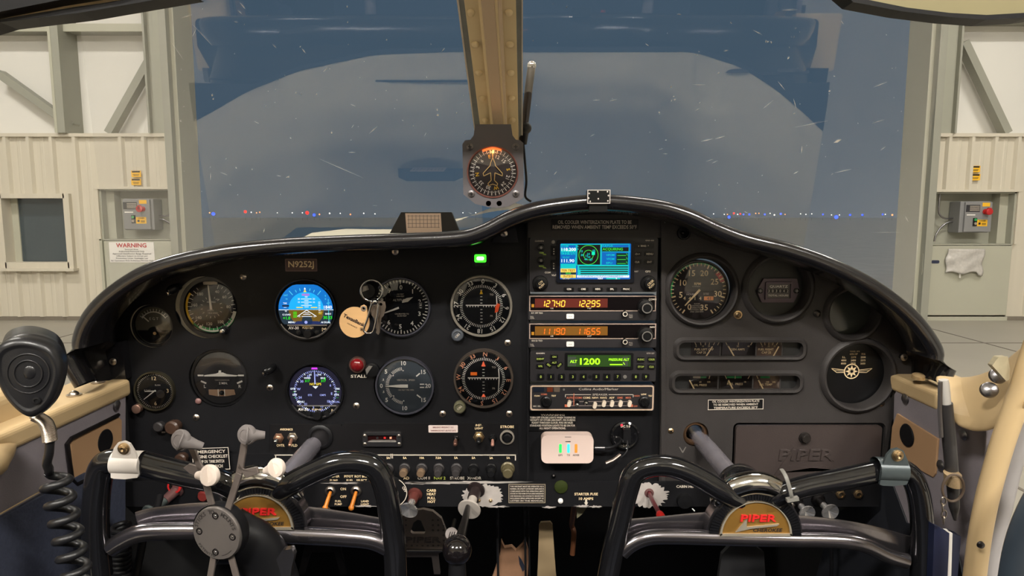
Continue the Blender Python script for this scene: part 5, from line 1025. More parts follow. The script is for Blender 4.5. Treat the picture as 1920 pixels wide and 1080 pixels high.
# audio panel
F = frame(1110, 746, YP - .012); s = thing('audio_panel', 'cream-bordered audio selector panel with white rocker switches, bottom of the radio stack', 'audio panel', F.translation)
mb = MB(F); mb.prism(rrect(0, 0, 234, 50, 3), 0, 30, RB); put(mb, 'housing', s, bevel=.0005)
BR_ = mat('dirty cream border', (196, 172, 150), .5, var=.15, scale=60)
mb = MB(F); mb.prism(rrect(0, 0, 231, 48, 4), -.9, 0, BR_, [rrect(0, 0, 226, 43, 3)]); put(mb, 'border', s)
ORL = em('orange backlit', (255, 140, 100), .65)
mb = MB(F); mb.text('Collins Audio/Marker', 12, 17, 4.2, INK, -.5, wid=74); mb.text('SPEAKER', 15, 6.4, 3.4, INK, -.5, wid=28); mb.rect(-26, 6.4, 48, 1.1, INK, -.5); mb.rect(54, 6.4, 46, 1.1, INK, -.5); mb.rect(77, 4, 1.2, 5, INK, -.5); mb.rect(-50, 4, 1.2, 5, INK, -.5)
for i, (t, m) in enumerate((('AUTO', ORL), ('COM1', ORL), ('COM2', CRMP), ('NAV1', CRMP), ('NAV2', CRMP), ('ADF', CRMP), ('DME', ORL), ('MKR', ORL))): mb.text(t, -41 + i * 15.6, .4, 3.6, m, -.5, bold=.02)
mb.rect(15, -7, 120, 1.6, mat('grey stripe', (120, 108, 104), .5), -.45); mb.rect(15, -15, 120, 1.8, MATS['grey stripe'], -.45); mb.text('PHONE', 15, -15, 3, INK, -.6)
for t, x, z, m in (('COM1', -103, 4, CRMP), ('COM2', -90, 7, ORL), ('TEST', -72, 4, CRMP), ('MIC SEL', -103, -16, INK), ('HIGH', 84, 4, ORL), ('LOW', 97, 7, CRMP), ('TEST', 110, 4, CRMP), ('OFF', 82, -16, ORL)): mb.text(t, x, z, 3, m, -.5, bold=.02)
mb.rect(-34, -3, 1.2, 24, ORL, -.55); mb.rect(-48, -15, 6, 5, ORL, -.5); mb.rect(74, -15, 6, 5, ORL, -.5); put(mb, 'lettering', s)
for x_, w__, m_ in ((-100, 20, mat('dim blue lens', (30, 34, 44), .2)), (-79, 11, mat('dim amber lens', (100, 48, 30), .2)), (-66, 11, mat('dim white lens', (96, 84, 74), .2))):
    mb = MB(F); mb.rect(x_, 16, w__, 9, m_, -.6); put(mb, 'marker_lens', s)
mb = MB(F); mb.lathe((-53, 0, 16), [(2, 0), (2, .8)], BEZ, 12); put(mb, 'photocell', s)
RS = mat('ivory rocker', (222, 206, 186), .4)
for i, x in enumerate((-43, -28, -11, 5, 22, 37, 53, 70)):
    mb = MB(F)
    if i in (1, 2): mb.lathe((x, 0, -10 if i == 2 else -13), [(4, 0), (3, 3), (0, 4)], CHR, 14); mb.lathe((x, 0, -8), [(4.5, 0), (4.5, 1)], KNOB, 16)
    else: T = M.Translation((x, -3, -10 if i != 3 else -13)) @ M.Rotation(R(14), 4, 'Y'); mb.prism(rrect(0, 0, 7, 12, 3.2), -3, 3, RS, T=T)
    put(mb, 'rocker_switch', s, bevel=.0004)
for x in (-86, 98):
    mb = MB(F); mb.lathe((x, 0, -7), [(11, 0), (10, 4), (8, 5), (7, 9), (0, 9)], KNOB, 24); mb.line(x - 4, 2, x + 5, -18, 2.6, DSTL, -10); put(mb, 'selector_knob', s)
# ================================================================ PLACARDS AND LABELS (things fixed on the panels)
def placard(name, px, py, w_, h, Y, lab, lines, base=KNOB, ink=INK, border=None, th=None, cat='placard', bold=.02, rot=0, fr=.88):
    F = frame(px, py, Y) @ M.Rotation(R(rot), 4, 'Y'); s = thing(name, lab, cat, F.translation)
    mb = MB(F); mb.prism(rrect(0, 0, w_, h, 1.5), -1, 0, base)
    if border: mb.outline(0, 0, w_ - 1, h - 1, 1.2, border, -1.2)
    put(mb, 'plate', s); mb = MB(F); n = len(lines); hh = th or h / n * .55
    for i, t in enumerate(lines):
        t, wf = (t if isinstance(t, tuple) else (t, fr)); mb.text(t, 0, (n / 2 - .5 - i) * (h * .86 / n), hh, ink, -1.4, wid=w_ * wf, bold=bold)
    put(mb, 'lettering', s); return s
placard('winterization_placard', 1115, 421, 164, 21, YP - .0105, 'black placard with large white capitals above the radio stack', [('OIL COOLER WINTERIZATION PLATE TO BE', .84), ('REMOVED WHEN AMBIENT TEMP EXCEEDS 50°F', .96)], base=CASE, bold=.01, th=6.6)
placard('oil_cooler_placard', 1379, 758, 105, 21, YR, 'small outlined oil cooler placard below the edge gauges on the right panel', [('OIL COOLER WINTERIZATION PLATE', .84), ('TO BE REMOVED WHEN AMBIENT', .8), ('TEMPERATURE EXCEEDS 50°F', .78)], border=INK, rot=-1, th=3.8)
placard('registration_plate', 565, 497, 60, 24, YP, 'brown registration plate with cream letters above the blue flight display', [('N9252J', .8)], base=mat('brown engraved plastic', (76, 48, 42), .5), ink=CRMP, border=mat('brown plate edge', (110, 86, 82), .5), th=11.5, cat='nameplate')
placard('strobe_warning_placard', 1036, 790, 90, 36, YP - .001, 'black placard headed WARNING below the audio panel', [('WARNING', .5), ('TURN OFF STROBE LIGHTS WHEN TAXIING IN', .94), ('VICINITY OF OTHER AIRCRAFT, OR DURING', .94), ('FLIGHT THROUGH CLOUD, FOG OR HAZE.', .86), ('STANDARD POSITION LIGHTS TO BE ON FOR', .94), ('ALL NIGHT OPERATIONS.', .55)], th=3.6, bold=.015)
placard('emergency_checklist_placard', 396, 860, 70, 44, YP - .009, 'outlined emergency checklist placard behind the phone holder arm', [('EMERGENCY', .82), ('ENGINE CHECKLIST', .92), ('PUMP ON  TANK SWITCH', .7), ('MIXTURE RICH', .6)], border=INK, th=6, rot=-2)
placard('white_sticker', 831, 804, 55, 14, YP - .002, 'small white sticker with tiny grey print left of the toggle switches', [('EMERGENCY FREQUENCY 121.5 ', .7), ('WARNING DO NOT USE PAST DATE', .86)], base=mat('pinkish white sticker', (222, 205, 198), .5), ink=mat('faded ink', (130, 80, 75), .6), th=2.8, cat='sticker')
placard('operating_limits_placard', 988, 925, 70, 38, YS - .0005, 'pale framed placard full of tiny print at the bottom centre of the panel', [(t, .9) for t in ('THIS AIRCRAFT MUST BE OPERATED AS A', 'NORMAL OR UTILITY CATEGORY AIRPLANE IN', 'COMPLIANCE WITH THE OPERATING LIMITS', 'STATED IN THE FORM OF PLACARDS MARKINGS', 'AND MANUALS. NO ACROBATIC MANEUVERS', 'INCLUDING SPINS APPROVED EXCEPT AS', 'LISTED IN THE MANUAL')], base=mat('dark brown plate', (44, 38, 34), .5), border=mat('tarnished frame', (150, 138, 118), .5), th=2.6)
placard('stall_placard', 673, 705, 33, 9, YP, 'tiny black STALL label under the red lamp', [('STALL', .9)], base=CASE, th=5.6)
def loose(name, px, py, Y, items, lab, m=INK, group=None):
    F = frame(px, py, Y); mb = MB(F)
    for t, x, z, h, *wd in items: mb.text(t, x, z, h, m, -.5, bold=.02, wid=wd[0] if wd else None)
    put(mb, name, None, lab, 'lettering', group)
loose('printed_legend', 1099, 931, YS, [('STARTER FUSE', 0, 5, 5, 44), ('10 AMPS', 0, -4, 5, 27)], 'STARTER FUSE 10 AMPS lettering on the switch strip', CRMP)
loose('printed_legend', 809, 929, YS, [('CARB', 0, 10, 5), ('HEAT', 0, 3, 5), ('PULL', 0, -5, 5), ('HOT', 0, -12, 5)], 'CARB HEAT PULL HOT lettering beside the chrome cone knob', CRMP)
loose('printed_legend', 1192, 924, YS, [('MIXTURE', 0, 7, 4), ('PULL', 1, 0, 4), ('LEAN', 1, -7, 4)], 'MIXTURE PULL LEAN lettering left of the red rod', CRMP)
loose('printed_legend', 1288, 912, YS, [('CABIN HEAT', 0, 0, 5)], 'CABIN HEAT lettering left of the right control yoke hub')
loose('printed_legend', 670, 893, YP - .007, [('PITOT', -16, 0, 4.4), ('FUEL', -14, -13 + 5, 4.4), ('MASTER', -44, 0, 4.4), ('ROT BCN', 8, 0, 4.4), ('SELECT', 8, -8, 4.4), ('PUMP', -44, -8, 4.4)], 'rows of tiny switch names above the orange toggles', CRMP)
loose('printed_legend', 652, 930, YS, [('ON', -8, 14, 5), ('OFF', -8, -1, 5), ('LAND', 32, -10, 4), ('LIGHT', 32, -16, 4), ('FUEL', -18, -10, 4), ('PUMP', -18, -16, 4)], 'ON and OFF lettering between the orange toggles', CRMP)
loose('printed_legend', 951, 800, YP - .002, [('STROBE', 0, 0, 5, 26)], 'STROBE lettering above the ringed black button', CRMP)
loose('printed_legend', 898, 800, YP - .002, [('INST.', 0, 3, 4), ('LIGHT', 0, -3, 4)], 'INST. LIGHT lettering above the brass toggle', CRMP)
loose('printed_legend', 537, 805, YP - .002, [('AVIONICS', 0, 0, 4, 24), ('OVTR', -12, -31, 5, 15), ('FLD', 14, -31, 5, 11)], 'tiny lettering around the two left toggle switches', CRMP)
# breaker bracket line and amps legends
F = frame(830, 853, YP - .0065); mb = MB(F); mb.rect(0, 0, 275, 2, INK, -.5); mb.rect(136.5, -5, 2, 11, INK, -.5); mb.rect(-295, 0, 40, 2, INK, -.5); mb.rect(-313, -4, 2, 9, INK, -.5); mb.rect(-97, -2, 1.6, 9, INK, -.5); mb.rect(-94, -2, 1.6, 9, INK, -.5)
for x, t in ((-102, '5A'), (-71, '5A'), (-39, '10A'), (-8, '7.5A'), (25, '5A'), (58, '5A'), (91, '2A'), (123, '5A')): mb.text(t, x, -5.5, 4.2, CRMP, -.5, bold=.03)
for x, t, m in ((-69, 'AD', CRMP), (-36, 'COM II', INK), (-6, 'NAV 2', mat('yellow green legend', (190, 200, 90), .6)), (27, 'STROBE', INK), (59, 'XPNDR', INK), (-102, 'NAV', INK)): mb.text(t, x, -45, 5.6, m, -.5, bold=.02)
put(mb, 'breaker_legend', None, 'long bracket line and amperage figures above the circuit breakers', 'lettering')
mb = MB(); mb.prism(P2([(1097, 937), (1101, 937), (1101, 942), (1103, 942), (1099, 948), (1095, 942), (1097, 942)], YS - .0009), YS - .0009, None, INK); put(mb, 'arrow_mark', None, 'small white down arrow under the STARTER FUSE lettering', 'mark')
mb = MB(); mb.prism(P2([(1273, 838), (1275, 838), (1280, 846), (1285, 838), (1287, 838), (1281, 849), (1279, 849)], YR - .0006), YR - .0006, None, BEZ); put(mb, 'check_mark', None, 'small silver check mark left of the right yoke shaft', 'mark')
# ================================================================ LAMPS, SWITCHES, KNOBS
def toggle(px, py, Y, lab, nut=STL, bat=KNOB, r=7, tilt=(0, -1, -.5), L=15, br=3.4, name='toggle_switch', group=None):
    F = frame(px, py, Y); s = thing(name, lab, 'switch', F.translation, group)
    mb = MB(F); mb.lathe((0, 0, 0), [(r, 0), (r, 3)], nut, 6); mb.lathe((0, -3, 0), [(r * .8, 0), (r * .7, 3), (r * .4, 5)], nut, 20); put(mb, 'nut', s, bevel=.0003)
    mb = MB(F); t = V(tilt).normalized(); a = V((0, -5, 0)); mb.tube([a, a + t * L * .6, a + t * L], [br * .7, br, br * 1.05], bat, 14); mb.ball(a + t * L, br * 1.05, bat, n=14); put(mb, 'bat', s); return s
F = frame(671, 683, YP); s = thing('stall_warning_lamp', 'domed red warning lamp above the STALL label', 'lamp', F.translation)
mb = MB(F); mb.lathe((0, 0, 0), [(15.5, 0), (15.5, 6), (14, 8), (12, 8)], mat('tarnished lamp ring', (120, 90, 82), .35, .7), 36, cap=False); put(mb, 'ring', s)
mb = MB(F); mb.lathe((0, -3, 0), [(13, 0), (12.5, 5), (9, 10), (4, 12), (0, 12.5)], mat('red lamp lens', (120, 22, 26), .12, var=.2, scale=200, coat=.6), 32); put(mb, 'lens', s)
F = frame(901, 487, YP); s = thing('green_annunciator', 'small square push lamp glowing bright green above the silver-rimmed indicator', 'lamp', F.translation)
mb = MB(F); mb.prism(rrect(0, 0, 32, 30, 4), -7, 0, KNOB); put(mb, 'housing', s, bevel=.0006)
mb = MB(F); mb.prism(rrect(0, 3, 22, 15, 3), -8.4, -7, em('annunciator green', (60, 235, 40), 2.2)); mb.prism(rrect(0, 3, 14, 7, 3), -8.8, -8.4, em('annunciator core', (190, 255, 170), 2.5)); mb.prism(rrect(0, -8, 22, 7, 1), -8, -7, mat('smoky lens', (44, 52, 44), .2)); put(mb, 'lens', s)
def eyebrow(px, py, lab, mir=1, m=KNOB):
    F = frame(px, py, YP); s = thing('post_light', lab, 'lamp', F.translation)
    mb = MB(F); mb.tube(smooth([(0, 2, 0), (0, -8, 0), (-4 * mir, -15, -3), (-10 * mir, -17, -7)]), [7] * 8 + [8, 8, 8, 8, 8, 8, 8, 8, 7, 6.5, 6], m, 16); put(mb, 'body', s)
    mb = MB(F); mb.ball((-9 * mir, -18, -8), 5, CHR, (1, .6, 1.2), 14); put(mb, 'lens', s)
eyebrow(334, 538, 'black eyebrow post light at the upper left of the airspeed indicator', 1)
eyebrow(512, 688, 'black eyebrow post light between the turn coordinator and the round compass display', 1)
F = frame(699, 692, YP); mb = MB(F); mb.lathe((0, 0, 0), [(13, 0), (13, 9), (10, 10), (0, 10)], KNOB, 26); mb.prism([(-9, -8), (-11, 2), (-5, 9), (2, 8)][::-1], -12, -10, BEZ); put(mb, 'post_light', None, 'black round post light with a grey crescent beside the vertical speed indicator', 'lamp')
toggle(523, 821, YP - .002, 'steel toggle switch with ball tip, left one of the pair beside the left yoke shaft', mat('copper worn nut', (170, 130, 105), .35, .8), CHR, 10, (-.1, -1, -.2), 10, 4)
toggle(549, 820, YP - .002, 'steel toggle switch pointing down, right one of the pair beside the left yoke shaft', STL, mat('copper bat', (190, 140, 115), .35, .8), 10, (0, -1, -.7), 15, 3)
toggle(855, 822, YP - .002, 'small dark toggle below the white sticker', DSTL, mat('dull copper', (110, 78, 66), .4, .6), 6, (0, -1, -.5), 12, 4)
toggle(898, 819, YP - .002, 'brass-nut toggle under the INST. LIGHT lettering', BRS, KNOB, 11, (0, -1, -.5), 11, 4.5)
toggle(924, 821, YP - .002, 'small toggle with pinkish tip between the brass-nut toggle and the ringed button', KNOB, mat('pink tip', (190, 140, 125), .4, .4), 8, (0, -1, -.6), 14, 3)
F = frame(951, 819, YP - .002); s = thing('push_button', 'black push button in a pale ring under the STROBE lettering', 'button', F.translation)
mb = MB(F); mb.lathe((0, 0, 0), [(13.5, 0), (13.5, 4), (10.5, 4.5), (10.5, 1)], mat('pale ring', (176, 168, 155), .35, .5), 36, cap=False); put(mb, 'ring', s); mb = MB(F); mb.lathe((0, 0, 0), [(9, 0), (8, 9), (6, 11), (0, 11)], KNOB, 24); put(mb, 'cap', s)
for px, lab in ((620, 'left orange rocker toggle below the tiny switch names'), (668, 'right orange rocker toggle beside the left yoke grip')):
    F = frame(px, 924, YS); s = thing('orange_toggle', lab, 'switch', F.translation)
    mb = MB(F); mb.lathe((0, 0, 4), [(10, 0), (10, 3), (7, 4), (6, 5), (6, 1)], STL, 24, cap=False); put(mb, 'collar', s)
    mb = MB(F); mb.tube([(0, -1, 2), (-2, -12, -8), (-5, -20, -20)], [4, 5.2, 5.4], mat('orange plastic', (205, 120, 35), .4), 14, sec=(1, .7)); mb.ball((-5, -20, -20), 5.3, MATS['orange plastic'], n=14); put(mb, 'lever', s)
# circuit breakers
CBD = mat('dusty breaker button', (48, 45, 45), .5, var=.2, scale=120)
for i, (px, m, a_) in enumerate(((728, CBD, 0), (759, mat('coppery breaker', (150, 125, 100), .4, .6), 1), (791, MATS['coppery breaker'], 1), (823, CBD, 0), (856, CBD, 0), (888, KNOB, 0), (921, KNOB, 0), (952, mat('olive breaker', (96, 88, 64), .4, .3), 2))):
    lab = ['dark circuit breaker half hidden by the left yoke grip, leftmost in the row', 'copper-tipped circuit breaker, second from the left yoke grip', 'copper-tipped circuit breaker above the COM II lettering', 'grey circuit breaker above the NAV 2 lettering', 'grey circuit breaker above the STROBE lettering', 'black circuit breaker above the XPNDR lettering', 'black circuit breaker, last but one at the right end of the row', 'large olive circuit breaker at the right end of the row'][i]
    F = frame(px, 878, YP - .006); s = thing('circuit_breaker', lab, 'circuit breaker', F.translation, 'circuit breakers in the row'); k = 1.25 if a_ == 2 else 1
    mb = MB(F); mb.lathe((0, 0, 0), [(10.5 * k, 0), (10.5 * k, 3), (8.5 * k, 5), (8 * k, 10)], m if a_ != 1 else CBD, 28); put(mb, 'collar', s)
    mb = MB(F); mb.lathe((0, -8, -3), [(7.5 * k, 0), (7.5 * k, 11), (6 * k, 13), (0, 13)], m, 24); put(mb, 'button', s)
BKN = mat('bright cone knob', (225, 222, 220), .16, .88, var=.1)
# left lower knobs
for px, py, lab, sc in ((303, 797, 'small dark ribbed knob, left one under the clock', .8), (331, 797, 'brown and black knob under the clock beside the ribbed one', 1.1), (345, 856, 'copper-banded knob hidden behind the left yoke arm', .9)):
    F = frame(px, py, YP) @ M.Scale(sc, 4); s = thing('dimmer_control', lab, 'knob', F.translation)
    mb = MB(F); mb.lathe((0, 0, 0), [(10, 0), (12, 6), (12, 16), (9, 19), (0, 19)], mat('brown bakelite', (66, 48, 38), .35, var=.3, scale=80) if sc > .85 else CBD, 12 if sc < .85 else 26); put(mb, 'cap', s); mb = MB(F); mb.rect(4, -17, 9, 4, INK, -1); put(mb, 'index_mark', s)
def plunger(px, py, Y, lab, L, dirx, dirz, r, m, base=None, cone=True, name='control_knob', ring=None):
    F = frame(px, py, Y); s = thing(name, lab, 'knob', F.translation); d = V((dirx, -1, dirz)).normalized(); e = d * L
    mb = MB(F); mb.lathe((0, 0, 0), [(r * .8, 0), (r * .8, 4), (r * .55, 6), (r * .5, L * .5)], base or DSTL, 26, axis=d); put(mb, 'bushing', s)
    mb = MB(F); mb.lathe(tuple(e * .4), [(r * .4, 0), (r * .4, L * .5), (r * .9, L * .56), (r, L * .6), (r * .97, L * .66)] + ([(r * .9, L * .64), (0, L * .50)] if cone else [(0, L * .68)]), m, 40, axis=d)
    put(mb, 'knob_head', s); return s, F, e
plunger(779, 925, YS, 'chrome cone knob beside the CARB HEAT lettering', 42, -.16, -.35, 17, BKN, mat('rusty bushing', (110, 60, 54), .4, .5), name='carburettor_heat_control')
plunger(1492, 938, YS, 'chrome cone knob, left one of the two under the glove box', 40, .08, -.15, 15, BKN, name='cabin_heat_control')
plunger(1533, 936, YS, 'chrome cone knob, right one of the two under the glove box', 40, .10, -.15, 16, BKN, name='defroster_control')
s, F, e = plunger(893, 917, YS, 'large silver throttle knob on worn bare metal', 52, -.2, -.32, 21, mat('worn silver', (205, 196, 186), .35, .45, var=.15), mat('dark throttle collar', (60, 50, 50), .3, .6), cone=False, name='throttle_control')
plunger(333, 917, YS, 'dark plunger knob with a red and silver collar behind the left yoke', 62, -.35, -.35, 17, mat('grey green plunger', (66, 74, 72), .5), mat('red silver collar', (150, 110, 108), .3, .7), cone=False, name='engine_primer')
F = frame(325, 915, YS - .004); mb = MB(F); mb.lathe((6, -4, 6), [(13, 0), (13, 4), (9, 5)], RED, 26, cap=False); put(mb, 'collar_ring', bpy.data.objects['engine_primer'])
F = frame(385, 927, YS); mb = MB(F); mb.lathe((0, 0, 0), [(11, 0), (11, 8), (8, 12), (0, 12)], mat('dull red knob', (110, 40, 36), .4), 24); put(mb, 'rotary_control', None, 'small dull red knob behind the phone holder', 'knob')
F = frame(735, 922, YS); mb = MB(F); mb.lathe((0, 0, 0), [(30, 0), (30, 2), (27, 3), (0, 3)], KNOB, 44); mb.arc(27.5, 29, 30, 150, INK, -3.4); mb.text('OFF', 24, 6, 5, INK, -3.4, rot=60, bold=.02); mb.arc(27.5, 29, 230, 300, INK, -3.4); put(mb, 'ignition_switch_plate', None, 'round black ignition switch plate half hidden by the left yoke grip', 'switch plate')
for px, py, c, lab, r in ((1052, 913, mat('olive green lens', (46, 54, 24), .3), 'round olive green lamp right of the tiny print placard', 13), (1051, 939, SIGNW, 'tiny white ringed button under the olive green lamp', 5), (898, 938, BRS, 'tiny brass stud between CARB HEAT and the throttle knob', 3.5), (918 + 2, 938, BRS, 'second tiny brass stud beside the throttle knob', 3.5), (1038, 892, DSTL, 'small dark screw head below the white receiver', 4)):
    F = frame(px if px < 1060 else px, py, YS if py > 906 else YP - .001); mb = MB(F); mb.lathe((0, 0, 0), [(r, 0), (r * .9, 2.5), (r * .5, 4), (0, 4.5)], c, 26); put(mb, 'indicator_lamp' if r > 10 else 'panel_stud', None, lab, 'lamp' if r > 10 else 'stud')
for px, lab in ((1575, 'brass-ringed jack socket, left one of the pair under the glove box'), (1608, 'brass-ringed jack socket, right one of the pair under the glove box')):
    F = frame(px, 926, YS); mb = MB(F); mb.lathe((0, 0, 0), [(9, 0), (9, 3), (6.5, 4.5), (4.5, 4.5), (4.5, 0)], BRS, 6, cap=False); mb.lathe((0, 0, 0), [(8, 0), (7, 5), (4.5, 5.4), (4.4, 0), (0, 0)], BRS, 24, cap=False); mb.prism(circ(0, 0, 4.4, 16), -.6, None, CASE); put(mb, 'headphone_jack', None, lab, 'jack')
F = frame(1530, 925, YS); mb = MB(F); mb.text('DEFROST', -44, -1, 4, MATS['yellow green legend'], -.5); mb.text('HEAT', -2, -1, 4, MATS['yellow green legend'], -.5); put(mb, 'printed_legend', None, 'yellow green lettering beside the two chrome cone knobs', 'lettering')
# mixture rod
s = thing('mixture_control', 'bent dark red rod with bright red knob in front of a ragged bare metal patch', 'control', at(1217, 924, YS))
mb = MB(frame(1217, 924, YS)); mb.lathe((0, 0, 0), [(9, 0), (8.5, 2), (5, 3), (5, 1), (0, 1)], mat('rusty grommet', (88, 56, 54), .6), 26, cap=False); put(mb, 'grommet', s)
mb = MB(); mb.tube(smooth([at(1217, 924, YS), at(1224, 940, YS - .03), at(1236, 962, YS - .07)]), .0028, mat('dark red rod', (84, 26, 32), .4), 12); put(mb, 'rod', s)
mb = MB(); mb.tube(smooth([at(1236, 962, YS - .07), at(1241, 972, YS - .085), at(1246, 984, YS - .10)]), [.003, .004, .0048, .005, .0052, .0052, .0052, .0052, .0052, .0052, .0052, .005, .0045][:13], mat('bright red knob', (200, 32, 26), .35), 16); put(mb, 'knob_head', s, 'bright red knob')
F = frame(1300, 944, YS); mb = MB(F); mb.lathe((-18, 0, 6), [(14, 0), (13, 8), (0, 9)], KNOB, 24); mb.line(-3, -8, 2, -13, 2, SIGNW, -4); put(mb, 'cabin_air_control', None, 'black knob with a white index line left of the right yoke hub', 'knob')
# card-edge meter in silver frame
F = frame(717, 823, YP - .002); s = thing('trim_indicator', 'small silver framed window with dim red figures above the circuit breakers', 'indicator', F.translation)
mb = MB(F); mb.prism(rrect(0, 0, 72, 26, 3), -5, 0, ALU, [rrect(0, 2, 54, 13, 1)]); put(mb, 'frame', s, bevel=.0006)
mb = MB(F); mb.rect(0, 2, 54, 13, mat('dark red window', (34, 12, 12), .2), -2)
for x, m in ((-9, ALU), (5, RED), (16, MATS['salmon dial paint'])): mb.rect(x, 3, 4, 4, m, -2.4)
mb.prism([(-26, -3), (-18, -1), (24, -1), (27, -3), (27, -6), (-26, -6)][::-1], -3, -2.5, BEZ); put(mb, 'window', s)
for x in (-32, 32):
    for z in (-8, 8): mb = MB(F); mb.ball((x, -5, z), 3.6, STL, (1, .6, 1), 12); put(mb, 'screw', s)
# receiver with three status lights
F = frame(1063, 839, YP - .012); s = thing('adsb_receiver', 'white rounded receiver box with green cyan and orange status lights', 'receiver', F.translation)
mb = MB(F); mb.prism(rrect(0, 0, 97, 54, 11, 8), -10, 12, mat('warm white plastic', (214, 192, 182), .4, var=.03)); put(mb, 'shell', s, bevel=.002)
for x, c, nm in ((-13, (40, 230, 90), 'green'), (2, (60, 255, 220), 'cyan'), (16, (255, 150, 50), 'orange')):
    mb = MB(F); mb.prism(rrect(x, 2, 5, 17, 2), -10.6, -9.8, em('status ' + nm, c, 1.3 if nm == 'orange' else 1.9)); put(mb, 'status_light', s, nm + ' status light')
mb = MB(F); mb.text('GPS', -13, -11, 3.4, BINK, -10.4); mb.text('TX', 2, -11, 3.4, BINK, -10.4); mb.text('ADSB', 16, -11, 3.4, BINK, -10.4); mb.rect(1, 15, 10, 1.4, BINK, -10.4); mb.rect(1, 24, 12, .8, BINK, -10.4); put(mb, 'lettering', s)
F = frame(1171, 815, YP); s = thing('usb_charger', 'round glossy black charger socket with a cable plugged in', 'charger', F.translation)
mb = MB(F); mb.lathe((0, 0, 0), [(27, 0), (27, 6), (24, 8), (21, 6), (0, 6)], mat('glossy black plastic', (22, 22, 24), .1), 44); put(mb, 'housing', s)
mb = MB(F); mb.text('DC 5.0', 0, 19, 4.4, INK, -8.2, bold=.02); mb.text('3.1A', 2, -18, 4.4, INK, -8.2, bold=.02); put(mb, 'lettering', s)
mb = MB(F); mb.ball((-7, -7, 21), 2.4, em('charger red lamp', (255, 40, 60), 2), n=10); put(mb, 'power_lamp', s, 'tiny red lamp')
mb = MB(F); mb.prism(rrect(1, 4, 14, 26, 2), -22, -5, CASE); mb.ball((-6, -14, -7), 6, CHR, (1, .8, .5), 14); put(mb, 'plug', s, bevel=.0005)
mb = MB(); mb.tube(smooth([at(1110, 840, YP - .012), at(1130, 840, YP - .014), at(1146, 839, YP - .016), at(1160, 832, YP - .02), at(1166, 824, YP - .022)]), .0022, CASE, 10); mb.tube([at(1116, 840, YP - .0122), at(1134, 840, YP - .0145)], .0028, ALU, 12); put(mb, 'charging_cable', None, 'short black cable from the white receiver to the charger socket', 'cable')
mb = MB(); mb.tube(smooth([at(1176, 826, YP - .02), at(1176, 845, YP - .025), at(1165, 858, YP - .03)]), .0012, CASE, 8); mb.tube([at(1163, 852, YP - .02), at(1150, 862, YP - .022), at(1136, 868, YP - .022)], .0032, mat('silver plug', (170, 150, 138), .35, .7), 8, sec=(1, .5)); put(mb, 'cable_plug', None, 'small silver plug dangling below the charger socket', 'plug')
# glove box
F = frame(1514, 851, YR); s = thing('glove_box_door', 'black vinyl glove box door embossed with a large name and swoosh, lower right', 'glove box', F.translation)
mb = MB(F); mb.prism(rrect(0, -1, 272, 112, 7), -2, 6, mat('glove box vinyl', (60, 52, 50), .38, var=.1, scale=40, bump=.3, bscale=1200)); put(mb, 'door_panel', s, bevel=.0014)
mb = MB(F)
def emb3(mb, t, x, z, h, wd, d, m):
    vs, fs, w0, h0 = textmesh(t, .02); k = h / h0; kx = wd / w0
    n = len(vs); V0 = [(x + a * kx + b * k * .12, -d, z + b * k) for a, b in vs] + [(x + a * kx + b * k * .12, 0, z + b * k) for a, b in vs]
    ed = {}
    for f_ in fs:
        for i in range(len(f_)):
            a, b = f_[i], f_[(i + 1) % len(f_)]
            if (b, a) in ed: del ed[(b, a)]
            else: ed[(a, b)] = 1
    mb.add(V0, list(fs) + [(b, a, a + n, b + n) for a, b in ed], m)
e_ = MB(F @ M.Translation((0, -2, 0))); gm = MATS['glove box vinyl']; emb3(e_, 'PIPER', -2, -1, 22, 104, 2.2, gm); e_.prism([(-64, -44), (-28, 14), (-36, -22), (58, -30), (30, -22), (-44, -34)][::-1], -1.8, 0, gm); put(e_, 'embossed_emblem', s, bevel=.0004)
mb = MB(F); mb.lathe((-8, -2, 32), [(11, 0), (10.5, 3), (9, 3.4), (8, 8), (7, 9), (0, 9)], mat('dark lock', (50, 46, 44), .3, .6), 30); put(mb, 'lock', s)
